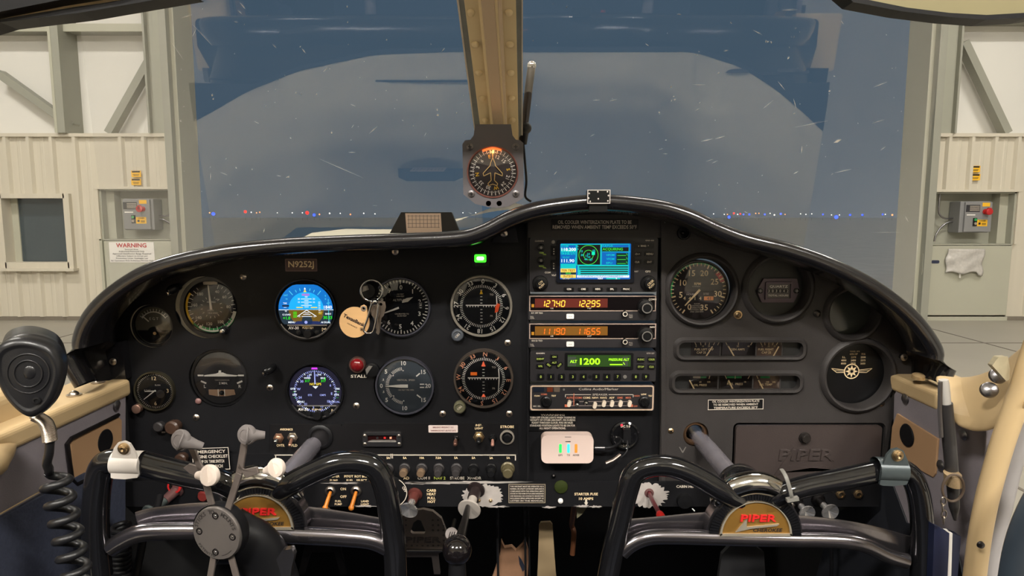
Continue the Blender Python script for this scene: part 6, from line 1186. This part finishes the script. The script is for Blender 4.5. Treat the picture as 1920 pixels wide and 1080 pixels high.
# ================================================================ YOKES
GRIP = mat('glossy black yoke tube', (20, 20, 22), .12, var=.1, coat=.8)
CHRY = mat('worn chrome spoke', (130, 126, 130), .2, .95, var=.2, scale=30, bump=.06, bscale=120)
def yoke(lab, hx_, hy_, sgn, shaft_top, clampm, clamp_px, parts):
    Y = .635; s = thing('control_yoke', lab, 'control yoke', at(hx_, hy_, Y)); f = frame(hx_, hy_, Y); sc = pxs(hx_, hy_, Y)
    # shaft to the panel
    a = at(*shaft_top, YP + .03); b = at(hx_ + sgn * 0, hy_ - 10, Y + .03); b = V((a.x * 1.0, Y + .035, a.z)); mb = MB(); mb.cyl(a, b, .0115, mat('steel yoke shaft', (165, 160, 168), .26, .65, var=.2, scale=60), n=28); put(mb, 'shaft', s)
    mb = MB(); mb.lathe(at(*shaft_top, YP - .004), [(.017, -.012), (.017, 0), (.014, .002), (.0125, .002), (.0122, -.01)], mat('bronze bushing', (110, 84, 62), .4, .7) if sgn > 0 else CASE, 36, cap=False); put(mb, 'shaft_bushing', s)
    mb = MB(); c = b + V((0, 0, 0)); mb.lathe(c + V((0, .03, 0)), [(.022, 0), (.026, .006), (.026, .028), (.022, .034)], GRIP, 32); put(mb, 'shaft_collar', s)
    for nm, pts, r, m, sec in parts:
        P = [at(p[0], p[1], Y + (p[2] if len(p) > 2 else 0)) for p in pts]; mb = MB(); mb.tube(smooth(P, 6), r, m, 18, sec=sec); put(mb, nm, s)
    # hub dome with badge
    mb = MB(f); dome = []; 
    def semi(r, z0, n=28): return [(r * cos(pi * i / n), z0 + r * sin(pi * i / n)) for i in range(n + 1)]
    mb.prism(semi(90, -2), -2, 26, CHRY); put(mb, 'hub_casting', s, bevel=.003)
    mb = MB(f); n = 46
    for i in range(n):
        a0, a1 = pi * i / n, pi * (i + .82) / n; q = lambda r, a_: (r * cos(a_), -2 + r * sin(a_)); p4 = [q(68, a0), q(86, a0), q(86, a1), q(68, a1)]; mb.prism(p4, -8, -2, GRIP)
    mb.prism(semi(86, -2) + semi(67, -2)[::-1], -5, -2, GRIP); put(mb, 'ribbed_ring', s)
    mb = MB(f); mb.prism(semi(67, 0), -9, -2, mat('gold badge enamel', (140, 104, 48), .35, .4, var=.2, scale=30), ); mb.prism(semi(67, 0) + semi(63, 3)[::-1], -12, -8, mat('pale chrome trim', (215, 205, 185), .25, .7)); mb.prism([(-67, 0), (67, 0), (67, 5), (-67, 5)], -12, -8, MATS['pale chrome trim'])
    bdg = put(mb, 'badge', s, 'gold half-round badge')
    BR = mat('badge red', (205, 40, 40), .35); mb = MB(f @ M.Translation((0, -9, 0))); emb3(mb, 'PIPER', 4, 35, 13, 66, 3, BR); put(mb, 'badge_name', bdg, 'red raised letters')
    mb = MB(f @ M.Translation((0, -9, 0))); mb.prism([(-38, 8), (-18, 34), (-18, 18), (42, 24), (38, 20), (-10, 15)][::-1], -3, 0, MATS['pale chrome trim']); mb.text('CHEROKEE', 22, 11, 7, BINK, -.5, wid=54, bold=.03, shear=.2); put(mb, 'badge_swoosh', bdg)
    return s, f
rY = yoke('right control yoke with gold half-round badge and dark clamp on its right arm', 1413, 1000, 1, (1303, 812), None, None, [
    ('grip', [(1140, 1085), (1150, 1030), (1163, 975), (1178, 915), (1192, 885, 0), (1225, 873), (1265, 876), (1310, 895), (1360, 925), (1400, 945, .01)], .0112, GRIP, None),
    ('grip', [(1440, 945, .01), (1470, 925), (1510, 912), (1570, 900), (1640, 885), (1680, 880), (1706, 890), (1722, 925), (1729, 980), (1730, 1030), (1728, 1090)], .0112, GRIP, None),
    ('spoke', [(1166, 1036), (1185, 1020), (1215, 1008), (1260, 1006), (1340, 1008), (1413, 1010), (1490, 1012), (1570, 1014), (1620, 1022), (1665, 1042), (1700, 1052)], .0072, CHRY, (1, 1.1)),
    ('spoke_web', [(1160, 1000, .012), (1240, 993, .014), (1340, 985, .014), (1480, 990, .014), (1600, 1004, .014), (1700, 1030, .014)], .0095, CHRY, (.25, 1.6))])
lY = yoke('left control yoke with gold half-round badge partly hidden by a round phone holder', 487, 988, -1, (600, 820), None, None, [
    ('grip', [(186, 1080), (181, 1030), (179, 975), (182, 920), (190, 880), (206, 866), (250, 866), (300, 878), (360, 892), (420, 905), (455, 930, .01)], .0128, GRIP, None),
    ('grip', [(515, 930, .01), (545, 908), (590, 885), (635, 868), (680, 868), (706, 880), (722, 915), (732, 970), (740, 1030), (742, 1090)], .0120, GRIP, None),
    ('spoke', [(208, 1028), (230, 1014), (262, 1000), (310, 996), (400, 996), (487, 1000), (560, 1003), (650, 1008), (700, 1014), (735, 1030)], .0082, CHRY, (1, 1.15)),
    ('spoke_web', [(262, 986, .012), (300, 977, .014), (400, 968, .014), (560, 975, .014), (640, 985, .014), (725, 1000, .014)], .0100, CHRY, (.25, 1.6))])
# hub chrome shoulders
for (s, f) in (rY, lY):
    mb = MB(f); mb.tube(smooth([(-70, 14, 50), (-40, 8, 84), (0, 6, 96), (40, 8, 84), (72, 14, 50)]), [12, 16, 18, 19, 20, 21, 22, 22, 22, 22, 22, 22, 22, 22, 22, 22, 21, 21, 20, 20, 19, 18, 16, 14, 12], CHR, 18); put(mb, 'shoulder', s)
# clamps
def clamp(px, py, lab, m, tip, sx=1, sz=1):
    F = frame(px, py, .622); s = thing('yoke_clamp', lab, 'clamp', F.translation); mb = MB(F)
    pl_ = [(-26, -24), (-20, -26), (0, -27), (24, -24), (27, -18), (27, 6), (24, 22), (14, 42), (4, 47), (-8, 44), (-16, 34), (-24, 10)]
    mb.prism([(x * sx, z * sz) for x, z in pl_], -2, 3, m); put(mb, 'strap_plate', s, bevel=.0008)
    mb = MB(F); mb.tube([(-27, 15, 0), (27, 15, -2)], 23, m, 26, cap=False, sec=(.98, .98)); put(mb, 'strap_loop', s)
    mb = MB(F); mb.lathe((3, -2, 33 * sz), [(11, 0), (11, 2), (8, 3), (7.5, 6), (4, 7), (0, 5)], tip, 26); put(mb, 'screw', s, 'brass screw'); return s
clamp(233, 872, 'white plastic clamp with brass screw on the left arm of the left yoke', mat('white plastic clamp', (205, 198, 190), .45, var=.04), BRS)
clamp(1676, 885, 'dark grey chipped clamp with brass screw on the right arm of the right yoke', mat('blue grey clamp plate', (70, 78, 80), .35, .3, var=.15), BRS)
F = frame(1478, 912, .618); mb = MB(F); mb.tube(smooth([(-6, 18, 26), (-8, -6, 22), (-2, -12, 0), (4, -8, -18), (10, 12, -26)]), 4, mat('grey cable tie', (120, 118, 112), .4), 8, sec=(.4, 1)); mb.box((6, -6, -22), (22, 8, 7), MATS['grey cable tie'], ry=-10); put(mb, 'cable_tie', None, 'grey strap tied round the right yoke beside its hub', 'strap')
# ================================================================ PHONE HOLDER
F = frame(405, 1001, .565, rz=-14); s = thing('phone_holder', 'four-armed grey phone holder with an engraved metal disc before the left yoke', 'phone holder', F.translation)
DG = mat('grey cast disc', (122, 116, 112), .42, .65, var=.1, scale=40, bump=.15, bscale=300)
mb = MB(F); mb.lathe((0, 0, 0), [(52, -26), (52, -4), (50, 0), (38, 0.6), (0, .8)], DG, 64); put(mb, 'disc', s)
mb = MB(F); mb.lathe((0, 30, 0), [(50, 0), (54, 6), (54, 26)], CASE, 48, cap=False); put(mb, 'rubber_backing', s)
mb = MB(F); EG = mat('engraved lettering', (72, 68, 66), .5, .6)
for k, ch_ in enumerate('STICKS TO'):
    if ch_ != ' ': mb.ptext(ch_, -74 + k * 8.5, 43, 8, EG, -1.2, up=False, bold=.02)
for k, ch_ in enumerate('MOUNTS'): mb.ptext(ch_, 24 + k * 9, 43, 8, EG, -1.2, up=False, bold=.02)
for k, ch_ in enumerate('PATENTED'): mb.ptext(ch_, 236 - k * 7, 44, 5, EG, -1.2, up=False, flip=True, bold=.02)
mb.arc(42, 43, 130, 165, EG, -1.0); put(mb, 'engraving', s)
for a_ in (2, 92, 184, 272):
    x, z = 36 * sin(R(a_)), 36 * cos(R(a_)); mb = MB(F); mb.lathe((x, 0, z), [(7, .2), (6.6, 1.6), (5, 2.0), (4.4, -1), (0, -1)], DSTL, 22, cap=False); mb.ball((x, 0, z), 2.4, CHR, n=10); put(mb, 'screw', s)
ARM = mat('grey arm steel', (126, 116, 110), .4, .55, var=.06)
def hold_arm(pts, w_, branch=None):
    mb = MB(F)
    for (a, b) in zip(pts, pts[1:]):
        d = V((b[0] - a[0], 0, b[1] - a[1])).normalized(); n = V((d.z, 0, -d.x)) * w_ / 2; A_ = V((a[0], 10, a[1])); B_ = V((b[0], 10, b[1])); e = V((0, 2.5, 0))
        mb.hexa([A_ - n - e, A_ + n - e, A_ + n + e, A_ - n + e, B_ - n - e, B_ + n - e, B_ + n + e, B_ - n + e], ARM)
    if branch: mb.prism(branch, 7.5, 12.5, ARM)
    o = put(mb, 'arm', s, bevel=.0006); bmesh_fix(o)
hold_arm([(-12, 44), (-30, 112), (-58, 172)], 13, [(-22, 92), (-34, 124), (-58, 128), (-72, 118), (-58, 108), (-40, 104)][::-1])
hold_arm([(20, 44), (50, 120), (64, 180)], 13, [(38, 100), (50, 128), (66, 112), (92, 124), (88, 136), (60, 128), (52, 142)])
hold_arm([(-14, -46), (-30, -110)], 13); hold_arm([(22, -46), (38, -110)], 13)
GRB = mat('grey rubber tip', (112, 106, 104), .6, var=.06); WRB = mat('white rubber tip', (214, 200, 188), .5, var=.04)
def tip(px, py, m, lab, dx, dz, r=16):
    mb = MB(frame(px, py, .555)); mb.tube(smooth([(dx, 12, dz), (dx * .5, 6, dz * .5), (0, 0, 0)]), [7, 7.5, 8, 8.5, 9, 10, 11, 12, 13, 14, 15, r, r][:13], m, 18); mb.lathe((0, 2, 0), [(r, -6), (r * 1.08, -1), (r * .98, 4), (r * .6, 6), (r * .58, 5), (r * .3, 5.5), (0, 6)], m, 32, axis=(-.25, -1, .1)); put(mb, 'rubber_tip', s, lab)
tip(338, 826, GRB, 'grey rubber tip', 36, -16, 19); tip(462, 816, GRB, 'grey rubber tip', 30, -4, 18); tip(392, 892, WRB, 'white rubber tip', -28, -4, 19); tip(517, 878, WRB, 'white rubber tip', -24, -10, 17)
# yoke-mounted arm behind the holder
s2 = thing('ball_mount_arm', 'black clamp arm with a silver wing knob behind the round disc', 'mount arm', at(500, 1060, .60))
mb = MB(); mb.tube(smooth([at(430, 1005, .60), at(470, 1020, .605), at(500, 1060, .61), at(520, 1120, .61)]), [.030, .029, .028, .027, .026, .026, .026, .026, .026, .026, .026, .026, .026, .026, .026, .026, .026, .026, .026], CASE, 20, sec=(.7, 1)); put(mb, 'socket_arm', s2)
mb = MB(frame(528, 1058, .60)); mb.prism([(-30, -34), (-24, 2), (-8, 12), (4, 30), (22, 32), (26, 20), (20, -4), (16, -30), (4, -44)][::-1], -4, 10, ALU); put(mb, 'wing_knob', s2, bevel=.003)
# ================================================================ PEDALS, LEVER, FOOTWELL
s = thing('rudder_pedal', 'cast metal rudder pedal with raised dots and maker name, right of the left yoke grip', 'pedal', at(790, 1000, 1.02)); F = frame(790, 992, 1.02)
PD = mat('dark cast pedal', (150, 138, 128), .5, .5, var=.2, scale=60)
mb = MB(F); mb.prism([(-44, -36), (48, -38), (47, -4), (38, 22), (22, 36), (4, 40), (-20, 36), (-38, 24)], -3, 6, PD, [[(-14, 14), (-20, -4), (-16, -8), (6, -8), (8, -3), (0, 18), (-6, 20)]]); put(mb, 'pad', s, bevel=.0012)
mb = MB(F)
for i in range(9):
    for j in range(7):
        x = -38 + i * 10; z = -31 + j * 10
        if (-26 < z < -10 and -30 < x < 40) or (-24 < x < 14 and z > -14) or (z > 38 - abs(x + 2) * .5): continue
        mb.ball((x, -3, z), 2.2, DALU, (1, .8, 1), 6)
put(mb, 'tread_studs', s, kind='stuff')
mb = MB(F @ M.Translation((0, -3, 0))); emb3(mb, 'PIPER', 4, -19, 11, 66, 2.5, DALU); put(mb, 'raised_name', s)
mb = MB(F); mb.prism([(-36, -36), (47, -38), (46, -42), (30, -52), (34, -92), (22, -92), (18, -58), (-36, -58)], 4, 10, DALU); mb.box((4, -3, -39), (88, 12, 4), ALU); put(mb, 'bracket', s, bevel=.001)
s = thing('rudder_pedal', 'dark rudder pedal seen under the left yoke spoke', 'pedal', at(610, 960, 1.02)); F = frame(600, 985, 1.02)
mb = MB(F); mb.prism([(-40, -30), (44, -34), (38, 12), (14, 34), (-16, 32), (-34, 12)], -3, 6, PD, [[(-12, 16), (-16, -2), (10, -2), (4, 18)]]); mb.prism([(-30, -34), (40, -36), (36, -50), (46, -100), (34, -100), (24, -56), (-20, -56), (-34, -100), (-46, -100)], 4, 10, DSTL); put(mb, 'pad', s, bevel=.0012)
for px, lab in ((1600, 'dark rudder pedal below the right yoke, right one'), (1390, 'dark rudder pedal below the right yoke, left one')):
    F = frame(px, 1062, 1.02); mb = MB(F); mb.prism([(-44, -30), (46, -30), (40, 30), (14, 48), (-20, 46), (-38, 26)], -3, 6, mat('dark grey pedal', (46, 46, 48), .6)); put(mb, 'rudder_pedal', None, lab, 'pedal', bevel=.0012)
s = thing('black_ball_lever', 'black ball-topped lever on a steel rod below the throttle knob', 'lever', at(857, 1080, .66))
mb = MB(); mb.tube([at(877, 950, .78), at(872, 975, .74), at(863, 1010, .69)], [.003, .0045, .006], DSTL, 14); put(mb, 'rod', s)
mb = MB(); mb.ball(at(857, 1031, .66), .0160, mat('black bakelite ball', (20, 17, 18), .12, coat=.7), n=32); put(mb, 'ball_knob', s)
mb = MB(); mb.cyl(at(857, 1050, .66), at(858, 1140, .66), .009, CASE, .012, 20); put(mb, 'sleeve', s)
F = frame(847, 1000, .82); mb = MB(F); mb.lathe((0, 0, 0), [(12, 0), (12, 3), (0, 3.4)], mat('pale round button', (150, 142, 138), .5), 26)
for x in (-4, 0, 4): mb.line(x - 1, -5, x + 2, 5, 1.4, DSTL, -3.8)
mb.cyl((0, 0, 0), (0, 60, -4), 4, DSTL); put(mb, 'round_button', None, 'pale round button with three slots left of the black ball lever', 'button')
s = thing('centre_tunnel_cover', 'worn tan and black centre tunnel cover under the panel', 'cover', at(960, 1080, .98))
mb = MB(); Yt = .98; TN = mat('worn tan paint', (150, 112, 84), .7, var=.25, scale=60)
mb.prism(P2([(905, 1130), (925, 1080), (938, 1040), (940, 1015), (946, 1028), (960, 1026), (968, 1034), (980, 1022), (985, 1012), (992, 1040), (990, 1070), (985, 1130)][::-1], Yt), Yt, Yt + .01, TN); put(mb, 'worn_face', s)
mb = MB(); mb.prism(P2([(972, 1042), (978, 1050), (986, 1066), (980, 1072), (974, 1058)][::-1], Yt - .001), Yt - .001, Yt, NAVY); put(mb, 'navy_chip', s)
for a, b in ((930, 934), (982, 986), (990, 993)):
    mb = MB(); mb.prism(P2([(a, 950), (b, 950), (b + 2, 1100), (a + 2, 1100)][::-1], .93), .93, .95, CASE); put(mb, 'side_rail', s)
mb = MB(); q = P2([(1011, 986), (1014, 980), (1032, 979), (1036, 984), (1042, 1072), (1048, 1130), (1006, 1130)][::-1], .9); mb.prism(q, .9, .905, mat('dull tan strip', (130, 112, 84), .6, var=.15)); put(mb, 'flat_lever', None, 'flat tan upright metal strip under the panel right of centre', 'lever', bevel=.001)
mb = MB(); mb.prism(P2([(1081, 952), (1100, 952), (1092, 964), (1082, 972)][::-1], .84), .84, .845, mat('olive tab', (96, 92, 72), .6)); put(mb, 'metal_tab', None, 'small olive metal tab hanging under the STARTER FUSE arrow', 'tab')
mb = MB(); mb.tube(smooth([at(1078, 940, .86), at(1074, 968, .92), at(1072, 985, .95), at(1076, 1000, .95), at(1073, 1040, .95)]), .004, mat('rust pipe', (96, 58, 34), .5), 10); put(mb, 'rusty_pipe', None, 'thin rusty pipe in the dark footwell under the panel', 'pipe')
mb = MB(); mb.tube(smooth([at(1558, 935, .9), at(1560, 990, .9), at(1558, 1100, .9)]), .003, CASE, 8); put(mb, 'footwell_cable', None, 'thin dark cable hanging behind the right yoke', 'cable')
mb = MB(); mb.tube(smooth([at(300, 930, .78), at(290, 960, .76), at(262, 980, .74), at(268, 1010, .74), at(250, 1100, .72)]), .0045, CASE, 12); put(mb, 'black_hose', None, 'black hose drooping behind the left yoke grip', 'hose')
# second coiled cord under the panel
mb = MB(); P = []
for i in range(150):
    t = i / 149; c = at(226, 985 + 110 * t, .70); P.append(c + V((.009 * cos(i * .55), .009 * sin(i * .55), 0)))
mb.tube(P, .0028, CASE, 8); put(mb, 'coiled_cord', None, 'dark coiled cord hanging behind the left grip of the left yoke', 'cord')
# ================================================================ KEY RING
s = thing('key_ring', 'split key ring with wooden fob, carabiner and keys hanging beside the altimeter', 'key ring', at(697, 545, .80))
mb = MB(frame(697, 545, .812, rz=10)); ring = [(20 * cos(2 * pi * i / 40), 0, 20 * sin(2 * pi * i / 40)) for i in range(40)]; mb.tube(ring, 2.2, CHR, 10, closed=True); ring = [(20 * cos(2 * pi * i / 40), 3, 20 * sin(2 * pi * i / 40)) for i in range(40)]; mb.tube(ring, 1.8, CHR, 8, closed=True); put(mb, 'split_ring', s)
mb = MB(frame(694, 543, YP)); mb.lathe((0, 0, 0), [(18, 0), (17, 10), (14, 16), (13, 20), (0, 20)], KNOB, 30); mb.prism([(-10, -2), (-8, 8), (0, 10), (2, 2)][::-1], -21, -20, BEZ); put(mb, 'lamp_shade', None, 'black round knob behind the hanging key ring', 'knob') if 0 else None
mb.name = 'k'; put(mb, 'rotary_control', None, 'black knob on the panel seen through the split key ring', 'knob')
WOOD = mat('pale birch wood', (216, 172, 118), .6, var=.12, scale=18, stretch=(1, 1, 7))
F = frame(665, 604, .80, ry=0); mb = MB(F); C_ = [(27 * cos(R(a)), 29 * sin(R(a))) for a in range(72, 72 + 330 + 1, 8)]
C_ = [(28 * cos(R(a)), 29 * sin(R(a))) for a in range(62, 383, 8)] + [(25, 22), (24, 29), (19, 33), (13, 31)]
C_ = [(28 * cos(R(a)), 29 * sin(R(a))) for a in range(66, 390, 9)]; C_ += [(24, 24), (23, 30), (18, 33), (13, 31)]
mb.prism(C_, -3, 2, WOOD, [circ(18, 26, 3, 12)]); mb.lathe((18, -3, 26), [(5, 0), (5, 1), (3, 1)], BEZ, 16, cap=False); fob = put(mb, 'wooden_fob', s, 'round pale wooden fob', bevel=.0003)
mb = MB(F); mb.text('TexasBank', 0, 4, 7, mat('burnt engraving', (50, 34, 24), .7), -3.3, rot=27, wid=44, bold=.04); mb.text('INSURANCE', -4, -6, 2.6, MATS['burnt engraving'], -3.3, rot=27, wid=20); mb.outline(14, -13, 6, 6, .8, MATS['burnt engraving'], -3.3); mb.prism(circ(14, -13, 1.8, 10), -3.4, None, MATS['burnt engraving']); put(mb, 'engraved_name', fob)
F = frame(697, 592, .795, ry=8); cb_ = smooth([(2, 0, 28), (8, 0, 24), (10, 0, 14), (8, 0, -20), (4, 0, -32), (-6, 0, -34), (-12, 0, -28), (-8, 0, -10), (-3, 0, 20)], 5, True); mb = MB(F); mb.tube(cb_, 2.0, CHR, 10, closed=True); mb.ball((3, 0, 27), 6, CHR, n=14); put(mb, 'carabiner', s)
KEY = mat('worn nickel key', (140, 126, 112), .38, .8, var=.2, scale=60)
for dx, rt, dy in ((706, -6, .802), (712, 8, .806)):
    F = frame(dx, 598, dy, ry=rt); mb = MB(F); mb.prism([(-7, 34), (6, 34), (9, 24), (7, 8), (3, 2), (3, -26), (0, -30), (-4, -26), (-2.5, -20), (-4, -14), (-3, -6), (-4, 2), (-8, 8), (-9, 24)][::-1], -1.2, 1.2, KEY, [circ(-1, 28, 3, 10)]); put(mb, 'key', s, bevel=.0002)
# ================================================================ MICROPHONE AND CORD
s = thing('hand_microphone', 'large black hand microphone with round embossed face at the left edge', 'microphone', at(40, 780, .46))
out = smooth([(v[0], 0, v[1]) for v in [(-55, 20), (-48, 62), (-20, 78), (14, 76), (46, 58), (60, 24), (56, -12), (38, -56), (12, -80), (-10, -80), (-34, -52), (-50, -14)]], 5, True)
F = frame(50, 708, .46, rz=16) @ M.Scale(.94, 4); rows = []
for (sc_, y) in ((1.0, 118), (1.02, 95), (1.03, 60), (1.02, 45), (1.03, 44), (1.03, 40), (1.02, 39), (1.02, 20), (1.0, 8), (.95, 1), (.86, -2), (.82, -2), (.78, 1), (.74, 1), (.55, 0), (.3, -1), (.01, -1)):
    rows.append([(p.x * sc_ - max(0, y - 30) * .35, y, p.z * sc_ + max(0, y - 40) * .1) for p in out + out[:1]])
mb = MB(F); mb.grid(rows, mat('black microphone plastic', (28, 28, 30), .32, var=.1, bump=.08, bscale=900), flip=False); o = put(mb, 'body', s, ang=60); bmesh_fix(o)
mb = MB(F)
for (rx_, rz_, y) in ((36, 40, 0.6), (24, 27, -.6)):
    rg = [(4 + rx_ * cos(2 * pi * i / 40), y - 1, 8 + rz_ * sin(2 * pi * i / 40)) for i in range(40)]; mb.tube(rg, 1.7, MATS['black microphone plastic'], 8, closed=True)
mb.ball((6, 1, 10), 15, MATS['black microphone plastic'], (.8, .35, 1), 24); put(mb, 'face_rings', o)
mb = MB(F); mb.lathe((14, -1, -48), [(8, 0), (7, 2), (4, 2.4), (3.6, .4), (0, .4)], CASE, 22, cap=False); put(mb, 'screw', s)
mb = MB(); mb.tube(smooth([at(64, 780, .485), at(84, 790, .487), at(91, 806, .489), at(94, 826, .49)]), .0042, STL, 14)
for k, p in enumerate(smooth([at(70, 780, .485), at(84, 790, .487), at(91, 806, .489), at(94, 826, .49)], 9)):
    mb.lathe(p, [(.0047, -.0008), (.0053, 0), (.0047, .0008)], STL, 14, axis=(.1, 0, -1), cap=False)
put(mb, 'strain_relief_spring', s, 'steel spring sleeve')
s = thing('microphone_cord', 'black coiled cord hanging from the microphone down the left side', 'cord', at(110, 900, .5))
P = smooth([at(94, 822, .49), at(92, 850, .49), at(88, 868, .492), at(92, 880, .495)], 5); cs = [at(92 + 50 * t, 885 + 230 * t, .50) for t in [i / 200 for i in range(201)]]
N = 7
for i, c in enumerate(cs):
    a_ = 2 * pi * N * i / 200 + pi; k = min(1, i / 12); P.append(c + V((.0092 * cos(a_) * k + .004 * k, -.0085 * sin(a_) * k, .002 * sin(a_))))
mb = MB(); mb.tube(P, .0034, mat('black rubber cord', (24, 24, 26), .4), 10); put(mb, 'coil', s)
# ================================================================ PEN WITH STRAP, BOOKLET
s = thing('marker_pen', 'dark marker pen with white cap standing in an elastic loop at the right', 'pen', at(1780, 880, .62))
mb = MB(); mb.tube([at(1769, 712, .62), at(1770, 722, .62), at(1773, 756, .622)], [.0042, .0048, .0048], mat('frosted white cap', (190, 186, 180), .4), 18); put(mb, 'cap', s)
mb = MB(); mb.tube([at(1773, 756, .622), at(1780, 830, .626), at(1786, 900, .63), at(1789, 950, .632), at(1791, 975, .634)], [.0062, .0062, .006, .005, .0015], mat('dark grey pen body', (52, 50, 50), .4), 18); put(mb, 'barrel', s)
mb = MB(); mb.tube([at(1763, 716, .615), at(1762, 770, .617), at(1765, 820, .619)], .0017, mat('steel clip', (110, 106, 106), .35, .7), 8, sec=(.6, 1.4)); put(mb, 'clip', s)
mb = MB(); mb.tube([at(1786, 888, .622), at(1787, 908, .623)], .0098, mat('tan ribbed elastic', (150, 128, 96), .7, var=.3, scale=300, stretch=(5, 5, 1)), 18, sec=(1, .7)); put(mb, 'elastic_loop', None, 'tan ribbed elastic loop around the marker pen', 'loop')
s = thing('key_chain', 'small metal ring and chain hanging below the pen loop', 'chain', at(1770, 960, .61))
mb = MB(frame(1787, 915, .612)); mb.tube([(20 * cos(2 * pi * i / 36), 0, 26 * sin(2 * pi * i / 36)) for i in range(36)], 2.4, mat('brown leather ring', (82, 68, 56), .5), 8, closed=True); put(mb, 'ring', s)
for i, (a, b) in enumerate(((1769, 940), (1767, 952), (1770, 964), (1769, 975))):
    mb = MB(frame(a, b, .605, rz=90 * (i % 2) * .7)); mb.tube([(4.5 * cos(2 * pi * j / 16), 0, 8 * sin(2 * pi * j / 16)) for j in range(16)], 1.4, STL, 7, closed=True); put(mb, 'link', s)
s = thing('booklet', 'dark blue booklet with white pages in the right side pocket', 'booklet', at(1775, 1080, .62))
for nm, L_, m, y in (('cover', [(1752, 985), (1780, 1000), (1776, 1100), (1748, 1100)], mat('navy booklet cover', (28, 34, 60), .4), .615), ('pages', [(1778, 1000), (1786, 1000), (1783, 1100), (1774, 1100)], SIGNW, .62), ('back_cover', [(1786, 1000), (1802, 1006), (1794, 1100), (1783, 1100)], MATS['navy booklet cover'], .625)):
    mb = MB(); mb.prism(P2(L_[::-1], y), y, y + .01, m); put(mb, nm, s)
